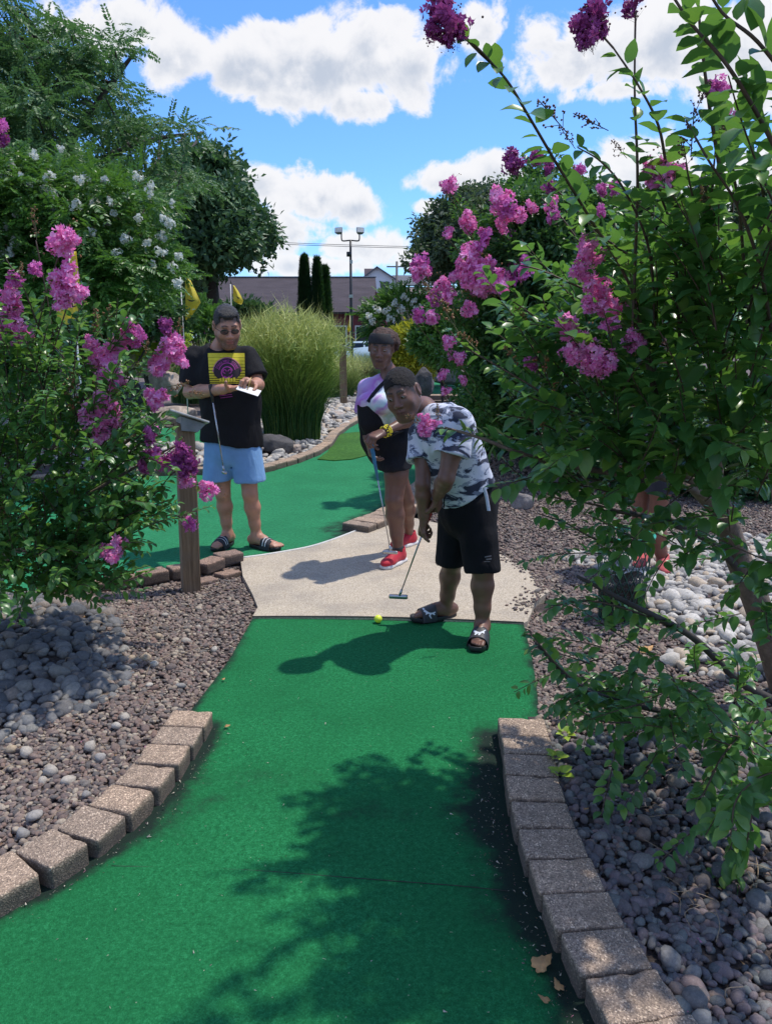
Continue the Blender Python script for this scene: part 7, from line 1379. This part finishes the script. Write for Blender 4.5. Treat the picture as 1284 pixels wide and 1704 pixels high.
def hx(g):
    g.ell(Hg.w(-.045, -.050, .045), V3(.070, .065, .062), None, .03); g.ell(Hg.w(-.03, -.100, .020), V3(.070, .060, .065), None, .02); g.ell(Hg.w(-.080, -.045, .012), V3(.040, .048, .050), None, .02)
M_hg = simple('brown_hair', (.060, .026, .017), .7, .5, 60, .8, 220, bd=.01)
hair_sdf(Hg, rad=(.084, .106, .100), plane=((0, .080, .086), (0, .80, -.60)), nz=.006, sc=45, mat=M_hg, parent=ge, extra=hx, low=-.06)
g = SDF(Hg.c - .15, Hg.c + .15, .0038); g.ell(Hg.w(0, -.012, .028), V3(.0875, .1095, .1005), Hg.M, .01); nb = nrm(Hg.M @ V3(0, -.28, 1)); g.plane(Hg.w(0, .06, .112), nb, .006); g.plane(Hg.w(0, .06, .040), -nb, .006); finish('headband', g, simple('black_fabric', (.012, .011, .013), .8, .3, 60), ge)
def tiedye(nt, oc):
    s_ = nd(nt, 'ShaderNodeSeparateXYZ', {0: oc}).outputs; n = noise(nt, oc, 7, 4, .6, 1.0); t = mth(nt, 'MULTIPLY_ADD', s_[0], 2.1, mth(nt, 'MULTIPLY_ADD', s_[2], -1.9, 2.82)); t = mth(nt, 'ADD', t, mth(nt, 'MULTIPLY_ADD', n, .50, -.25))
    return ramp(nt, t, [(0.0, (.46, .33, .62)), (.18, (.50, .38, .66)), (.33, (.42, .16, .50)), (.46, (.62, .58, .66)), (.58, (.45, .62, .66)), (.68, (.40, .20, .50)), (.80, (.60, .62, .60)), (.90, (.34, .46, .32)), (1.0, (.66, .66, .64))])
g = SDF((-.4, 4.75, .7), (.4, 5.7, 1.5), .0048)
g.cone(shL + V3(.015, 0, -.005), shR + V3(-.015, 0, -.005), .068, .068, .04); g.cone(ch + V3(-.02, -.03, -.12), P(640, 730, 5.22), .135, .145, .05, sq=(-.3, 1, 0), sf=.85)
for p_ in (P(612, 670, 5.12), P(637, 672, 5.04)): g.ell(p_, V3(.070, .072, .066), None, .04)
g.cone(nk - [0, 0, .035], shR, .055, .062, .03); g.cone(nk - [0, 0, .035], shL, .055, .060, .03)
for s_, e_ in ((shL, elL), (shR, elR)): g.sleeve(s_, e_, .62, .066, .078)
g.cone(nk - V3(0, .015, .005), nk + V3(0, -.02, .12), .062, .085, .012, 'sub'); g.plane(P(640, 735, 5.2), (0, 0, -1), .006)
_, Vg, TQg = finish('tie_dye_top', g, cloth_mat('tie_dye', (1, 1, 1), pat=tiedye, fold=.25), ge, folds(.008, 10, 8)); bg_ = bvh_of(Vg, TQg)
# overall shorts: bib, waist and legs
g = SDF((-.42, 4.7, .5), (.42, 5.75, 1.35), .0048); M_ov = cloth_mat('black_denim', (.011, .011, .014), .25, fold=.35, sheen=0)
g.cone(P(628, 690, 5.18), P(636, 728, 5.22), .130, .150, .04, sq=(-.3, 1, 0), sf=.92); g.cone(P(613, 676, 5.12), P(618, 700, 5.13), .075, .09, .03); g.cone(P(648, 728, 5.24), P(652, 748, 5.24), .150, .160, .05, sq=(0, 1, 0), sf=.86)
g.cone(P(641, 745, 5.30), P(648, 776, 5.32), .098, .098, .03); g.cone(P(662, 748, 5.18), P(656, 778, 5.14), .102, .108, .03); g.plane(P(655, 781, 5.14), (.05, .0, -1), .006)
g.cover(gG, .012, V3(0.03, 4.95, .685), V3(.35, 5.7, .95)); g.plane(P(612, 668, 5.12), (.55, -.2, .83), .008); g.plane(P(600, 664, 5.1), (-.05, 0, 1), .006)
g.cone(P(656, 770, 5.14), P(656, 800, 5.12), .085, .095, .004, 'sub'); finish('overall_shorts', g, M_ov, ge, folds(.009, 11, 12, .5))
sp = [(612 + 0, 669), (620, 657), (630, 645), (641, 634), (650, 626)]; rows = [[(x - 2.6, y - 1.6) for x, y in sp], [(x + 0, y) for x, y in sp], [(x + 2.6, y + 1.6) for x, y in sp]]
decal('strap', [list(map(list, zip(*rows)))], bg_, M_ov, ge, .006)
sb_ = [(680, 640), (672, 630), (664, 627)]
# yellow beaded bracelet on her wrist
ax = nrm(elR - wrR); u_ = nrm(np.cross(ax, [0, 0, 1.0])); v_ = np.cross(ax, u_); M_yb, M_kb = simple('yellow_beads', (.72, .60, .03), .4, .1, 30), simple('dark_beads', (.03, .03, .02), .4, .1, 30)
for kk, cc in enumerate((wrR + ax * .012, wrR + ax * .030, wrR + ax * .046)):
    mb, mk = MB(), MB(); rr2 = .034
    for j in range(22): a = j * 2 * np.pi / 22; c = cc + (u_ * math.cos(a) + v_ * math.sin(a)) * rr2; ((mk if (j + kk) % 4 == 0 else mb)).add(ICV * .0068 + c, None, ICF)
    bo = mb.build('bracelet', M_yb, ge); mk.build('dark_beads', M_kb, bo)
# running shoes
M_red, M_wsole, M_lace = cloth_mat('red_mesh', (.42, .018, .035), .2, .6, fold=.1), simple('white_sole', (.62, .60, .58), .5, .1, 20), simple('red_lace', (.50, .06, .08), .7, .1, 50)
def shoe(an, d, ground, parent, s=1.0, mat=None, lift=0):
    f = nrm([d[0], d[1], 0]); r = np.cross(f, [0, 0, 1.0]); b = np.array([an[0], an[1], ground]); g = SDF(b - .24, b + V3(.24, .24, .2), .0036); M_ = np.stack([r, f, V3(0, 0, 1)], 1); W = lambda x, y, z: b + r * x * s + f * y * s + V3(0, 0, z * s)
    g.cone(W(0, -.03, .055), W(0, -.02, .095), .040 * s, .043 * s, .02); g.ell(W(0, -.035, .045), V3(.038, .048, .042) * s, M_, .02); g.cone(W(0, 0, .055), W(.0, .10, .045), .042 * s, .038 * s, .02); g.ell(W(.002, .125, .038), V3(.046, .075, .032) * s, M_, .02); g.cone(W(0, -.005, .075), W(0, .075, .062), .033 * s, .026 * s, .02)
    g.plane(W(0, 0, .018), (0, 0, -1), .004); g.cone(W(0, -.015, .10), W(0, -.015, .16), .034 * s, .045 * s, .006, 'sub'); g.plane(W(0, -.03, .112), nrm(M_ @ V3(0, .15, 1)), .006); up = finish('shoe', g, mat or M_red, parent)[0]
    g = SDF(b - .24, b + V3(.24, .24, .1), .0036)
    g.cone(W(0, -.055, .010), W(0, .04, .010), .042 * s, .040 * s, .03, sq=(0, 0, 1), sf=.6); g.cone(W(0, .04, .010), W(.002, .145, .010), .040 * s, .049 * s, .03, sq=(0, 0, 1), sf=.6); g.plane(W(0, 0, .001), (0, 0, -1), .003); g.plane(W(0, 0, .026), (0, 0, 1), .006); so_ = finish('sole', g, M_wsole, up)[0]; so_.location = (0, 0, 0)
    mb = MB()
    for k in range(5):
        y = .035 + k * .019; z = .088 - k * .0075; mb.tube(smooth_path([W(-.024, y - .006, z - .008), W(-.008, y, z + .006), W(.008, y, z + .006), W(.024, y + .006, z - .008)], 4), .0026, 5)
    la = mb.build('laces', M_lace, up); la.location = (0, 0, 0)
shoe(anR, (-.52, -.85, 0), .012, ge, 1.0); shoe(anL, (-.55, -.6, 0), .012, ge, .97)
for a_ in (anL, anR): MB().tube([a_ - V3(0, 0, .02), a_ + V3(0, 0, .02)], [.040, .037], 16).build('sock', M_blk, ge)
putter('steel putter with a blue grip standing beside the girl in red shoes', P(617, 735, 4.95), P(650, 922, 5.02) + V3(0, 0, .012), (.03, .16, .30), .26, (-1, .1, 0))

# ================================================================== the boy putting
bo_ = empty('person', (G(775, 1060)[0], 3.85, 0), 'boy in camouflage T-shirt and black shorts bending to putt in slide sandals', 'person')
Hb = Head(P(669, 654, 3.70), (-.30, -.90, -.30), (-.36, -.20, .91), .99)
g = SDF((-.15, 3.2, 0), (.85, 4.4, 1.5), .0042)
nk = P(706, 679, 3.84); shL, shR = P(706, 722, 3.86), P(762, 706, 3.66); elL, wrL = P(703, 806, 3.76), P(705, 866, 3.79); elR, wrR = P(742, 796, 3.60), P(727, 826, 3.74)
hipL, hipR = P(756, 842, 4.06), P(792, 842, 3.90); knL, knR = P(752, 935, 4.02), P(803, 945, 3.80); anL, anR = P(741, 1014, 4.10), P(802, 1040, 3.80); ch = (shL + shR) / 2; pel = (hipL + hipR) / 2
add_head(g, Hb, .88, 1.15, 1.4, .6, neck=nk, cheek=1.08, nw=.88); g.cone(nk, ch, .052, .08, .03); g.cone(shL, shR, .048, .048, .04); g.cone(ch - V3(-.02, -.03, .04), pel, .088, .105, .05, sq=(0, 1, 0), sf=.8)
arm(g, shL, elL, wrL, .95, 1.0); arm(g, shR, elR, wrR, .98, 1.05); leg(g, hipL, knL, anL, .95, 1.05); leg(g, hipR, knR, anR, .97, 1.08)
gt, gh = P(727, 822, 3.79), P(664, 993, 4.02); gd = nrm(gh - gt); gp1 = gt + gd * .055; gp2 = gt + gd * .215
pn = nrm(np.cross(gd, V3(0, -1, 0)))
hand(g, wrR, (gp1 - wrR) + V3(.03, 0, -.05), V3(-.6, .5, -.1), -1, .93, (60, 65, 45), (30, 45)); hand(g, wrL, (gp2 - wrL) + V3(-.03, .0, -.04), V3(.8, .0, -.2), 1, .93, (58, 66, 45), (30, 45))
fL, rL = foot(g, anL, (-.93, -.30, 0), .95, 0, .25, h=.024); fR, rR = foot(g, anR, (-.28, -1, 0), .95, 0, .25, h=.024)
gB = g; finish('body', g, skin_mat('skin_boy', SK_B, .42), bo_, colf=facecol(Hb, SK_B, (.16, .062, .052), (.012, .009, .008), hl=((0, .084, .068), (0, .76, -.65), (.016, .012, .010))))
eyes(Hb, bo_, (.012, .007, .005), (.1, 1, .0), .0050)
hair_sdf(Hb, rad=(.0785, .1005, .0925), plane=((0, .084, .068), (0, .76, -.65)), nz=.0018, sc=120, mat=M_hairb, parent=bo_, low=-.06)
def camo(nt, oc):
    mp_ = nd(nt, 'ShaderNodeMapping', {'Vector': oc, 'Rotation': (0, R(-25), 0), 'Scale': (1, 1, 2.1)}).outputs[0]; a = noise(nt, mp_, 8.0, 3, .6, .7); b_ = noise(nt, nd(nt, 'ShaderNodeVectorMath', {0: mp_, 1: (5.3, 1.7, 9.1)}, operation='ADD').outputs[0], 9.5, 3, .6, .7)
    c = ramp(nt, a, [(0, (.60, .62, .70)), (.50, (.30, .33, .43)), (.545, (.030, .036, .065))], 'CONSTANT'); return mixc(nt, nd(nt, 'ShaderNodeMath', {0: b_, 1: .585}, operation='GREATER_THAN').outputs[0], c, (.16, .19, .27))
g = SDF((-.1, 3.3, .55), (.85, 4.4, 1.4), .0046); hem = P(783, 822, 3.90)
g.cone(shL + V3(.01, 0, .0), shR + V3(-.01, 0, .0), .068, .072, .04); g.cone(nk - [0, 0, .03], shR, .060, .068, .03); g.cone(ch + V3(.03, 0, -.03), P(752, 765, 3.90), .145, .155, .05, sq=(0, 1, 0), sf=.88); g.cone(P(752, 765, 3.90), P(778, 815, 3.95), .155, .148, .05, sq=(0, 1, 0), sf=.92); g.cone(P(778, 815, 3.95), P(788, 845, 3.97), .148, .152, .03, sq=(0, 1, 0), sf=.92)
for s_, e_, t_ in ((shL, elL, .52), (shR, elR, .55)): g.sleeve(s_, e_, t_, .070, .085, .058)
g.plane(P(778, 828, 3.9), (.50, 0, -.87), .006); g.cone(nk + V3(0, 0, .01), nk + nrm(nrm(Hb.c - nk) + V3(.3, .2, .8)) * .08, .052, .066, .012, 'sub')
finish('camouflage_t_shirt', g, cloth_mat('camouflage', (1, 1, 1), pat=camo, fold=.25), bo_, folds(.014, 9, 15, .6))
g = SDF((.1, 3.4, .25), (.9, 4.4, .95), .0048); g.cone(P(780, 818, 3.97), P(778, 850, 3.96), .148, .148, .04, sq=(0, 1, 0), sf=.98); g.chain([P(762, 850, 4.05), P(750, 930, 4.03)], [.104, .088], k=.03); g.chain([P(790, 850, 3.92), P(802, 945, 3.82)], [.106, .092], k=.03)
g.cover(gB, .012, V3(.29, 3.74, .3), V3(.8, 4.4, .80)); g.plane(P(780, 947, 3.9), (.06, -.1, -1), .006)
g.cone(P(749, 925, 4.03), P(748, 965, 4.03), .075, .082, .004, 'sub'); g.cone(P(804, 940, 3.82), P(804, 975, 3.82), .078, .085, .004, 'sub')
_, Vs, TQs = finish('shorts', g, cloth_mat('black_jersey', (.006, .006, .008), .2, .9, fold=.3, sheen=0), bo_, folds(.011, 8, 19, .3)); bs_ = bvh_of(Vs, TQs)
decal('shorts_logo', [gridq((806, 926), (817, 924), (817, 926), (806, 928), 5, 2), gridq((808, 930), (818, 929), (817, 931), (809, 932), 5, 2), gridq((805, 934), (815, 934), (815, 935), (805, 935), 5, 2)], bs_, simple('grey_print', (.10, .10, .11), .6, .1, 20), bo_, .004)
q = smooth_path([P(805, 812, 3.70), P(809, 826, 3.70), P(813, 850, 3.70)], 5); ms_ = MB(); V = []; 
for p in q: V += [p - V3(.0085, 0, 0), p + V3(.0085, 0, 0), p + V3(.0085, .002, 0), p - V3(.0085, -.002, 0)]
ms_.add(V, [(4 * i + a, 4 * i + (a + 1) % 4, 4 * i + 4 + (a + 1) % 4, 4 * i + 4 + a) for i in range(len(q) - 1) for a in range(4)]); ms_.build('drawstring', simple('pale_cord', (.50, .54, .66), .7, .1, 60), bo_)
for nm, an, f, r in (('l', anL, fL, rL), ('r', anR, fR, rR)):
    so_, st, bv = sandal('slide', f, r, np.array([an[0], an[1], 0]), .99, bo_, M_blk, simple('slide_strap', (.035, .036, .040), .5, .2, 20), ln=.275, wd=.104, th=.026, arch=.062)
    # pale leaping-cat mark on the strap, drawn as simple strokes over its outer side
    if nm == 'l': c_, ex, ey = (716, 1022), V3(10, 3), V3(-3, 9)
    else: c_, ex, ey = (798, 1054), V3(10, 1), V3(-1, 9)
    strokes = [[(-1.0, .35), (-.5, .15), (0, .1), (.5, .35), (1.05, .75)], [(-.9, .55), (-1.1, .75)], [(.1, .1), (-.25, -.35), (-.1, -.85)], [(-.45, .1), (-.9, -.35)], [(.5, .35), (.75, .1)]]
    polys = []
    for s_ in strokes:
        p_ = np.array([np.array(c_) + ex * a - np.array([-ey[0], ey[1]]) * b_ for a, b_ in s_]); t_ = np.gradient(p_, axis=0); n_ = np.stack([-t_[:, 1], t_[:, 0]], 1); n_ /= np.linalg.norm(n_, axis=1)[:, None]; wv = np.linspace(1.9, .8, len(p_))[:, None]; polys.append([[tuple(a), tuple(b_)] for a, b_ in zip(p_ - n_ * wv, p_ + n_ * wv)])
    decal('strap_logo', polys, bv, M_wst, bo_, .004)
putter('putter with a red grip swung just above the concrete by the boy', gt, gh, (.42, .03, .03), .24, (-1, .12, 0))
# golf ball with dimples
bm = bmesh.new(); bmesh.ops.create_icosphere(bm, subdivisions=5, radius=.0213); ga = np.arange(160) * 2.399963; gz = 1 - 2 * (np.arange(160) + .5) / 160; dc = np.column_stack([np.cos(ga) * np.sqrt(1 - gz ** 2), np.sin(ga) * np.sqrt(1 - gz ** 2), gz]); v = np.array([x.co[:] for x in bm.verts]); dmin = np.arccos(np.clip((v / .0213) @ dc.T, -1, 1)).min(1); v *= (1 - .012 * np.clip(1 - (dmin / .10) ** 2, 0, 1))[:, None]
for x, q in zip(bm.verts, v): x.co = q
ball = link('golf_ball', bm_mesh('golf_ball', bm, True), simple('neon_yellow', (.72, .80, .05), .35, .05, 10)); ball.location = G(629, 1036, 0) + V3(0, 0, .0216); ball.scale = (1.05, 1.05, 1.05); tag(ball, 'bright yellow golf ball on the turf in front of the putter', 'golf ball')

# ================================================================== the person mostly hidden behind the right-hand shrub
pe = empty('person', (1.78, 5.05, 0), 'person seen only as bare legs and red shoes behind the trash basket and shrub', 'person'); g = SDF((1.3, 4.6, 0), (2.3, 5.5, 1.75), .006); c = V3(1.78, 5.05, 0); Hh = Head(c + [0, -.02, 1.50], (-.8, -.6, -.1), (0, 0, 1), .95)
sh1, sh2 = c + [-.10, .14, 1.28], c + [.10, -.14, 1.28]; add_head(g, Hh, neck=c + [0, .02, 1.33]); g.cone(sh1, sh2, .05, .05, .04); g.cone(c + [0, 0, 1.2], c + [0, 0, .85], .12, .13, .05, sq=(.8, .6, 0), sf=.8)
for s_, a_, k_, n_ in ((sh1, (-.06, .20), (1064, 868, 5.12), (1070, 938, 5.12)), (sh2, (.06, -.20), (1092, 868, 4.98), (1102, 940, 5.0))):
    e_ = c + [a_[0] * 1.3, a_[1], 1.02]; w_ = c + [a_[0] * 1.3 - .08, a_[1] * .9, .80]; arm(g, s_, e_, w_, .92); hand(g, w_, V3(-.1, -.05, -1), V3(.0, .3 * np.sign(-a_[1]), 0) + V3(-.2, 0, 0), 1, .92, (20, 25, 15)); hp_ = c + [a_[0] * .5, a_[1] * .45, .82]; leg(g, hp_, P(*k_), P(*n_), .95, 1.02)
finish('body', g, skin_mat('skin_hidden', SK_B * 2.0), pe, colf=facecol(Hh, V3(.19, .075, .05), (.2, .08, .07))); hair_sdf(Hh, .006, mat=M_hair, parent=pe)
g = SDF((1.3, 4.6, .6), (2.3, 5.5, 1.5), .007); g.cone(sh1, sh2, .068, .068, .04); g.cone(c + [0, 0, 1.2], c + [0, 0, .82], .15, .16, .05, sq=(.8, .6, 0), sf=.8); g.plane(c + [0, 0, .80], (0, 0, -1)); g.cone(c + [0, 0, 1.33], c + [0, 0, 1.45], .055, .08, .01, 'sub'); finish('t_shirt', g, cloth_mat('grey_tee', (.10, .10, .12)), pe, folds(.008, 9, 3))
g = SDF((1.3, 4.6, .4), (2.3, 5.5, 1.0), .007)
for k_, a_ in (((1064, 868, 5.12), (-.06, .2)), ((1092, 868, 4.98), (.06, -.2))): hp_ = c + [a_[0] * .5, a_[1] * .45, .82]; g.cone(hp_, hp_ * .3 + P(*k_) * .7, .105, .10, .03)
g.plane(c + [0, 0, .55], (0, 0, -1)); finish('shorts', g, cloth_mat('dark_shorts', (.03, .03, .04)), pe)
shoe(P(1070, 938, 5.12), (-.5, -.8, 0), .01, pe, .95, cloth_mat('coral_mesh', (.50, .10, .10), .2)); shoe(P(1102, 940, 5.0), (-.2, -1, 0), .01, pe, .95, cloth_mat('coral_mesh2', (.50, .10, .10), .2))
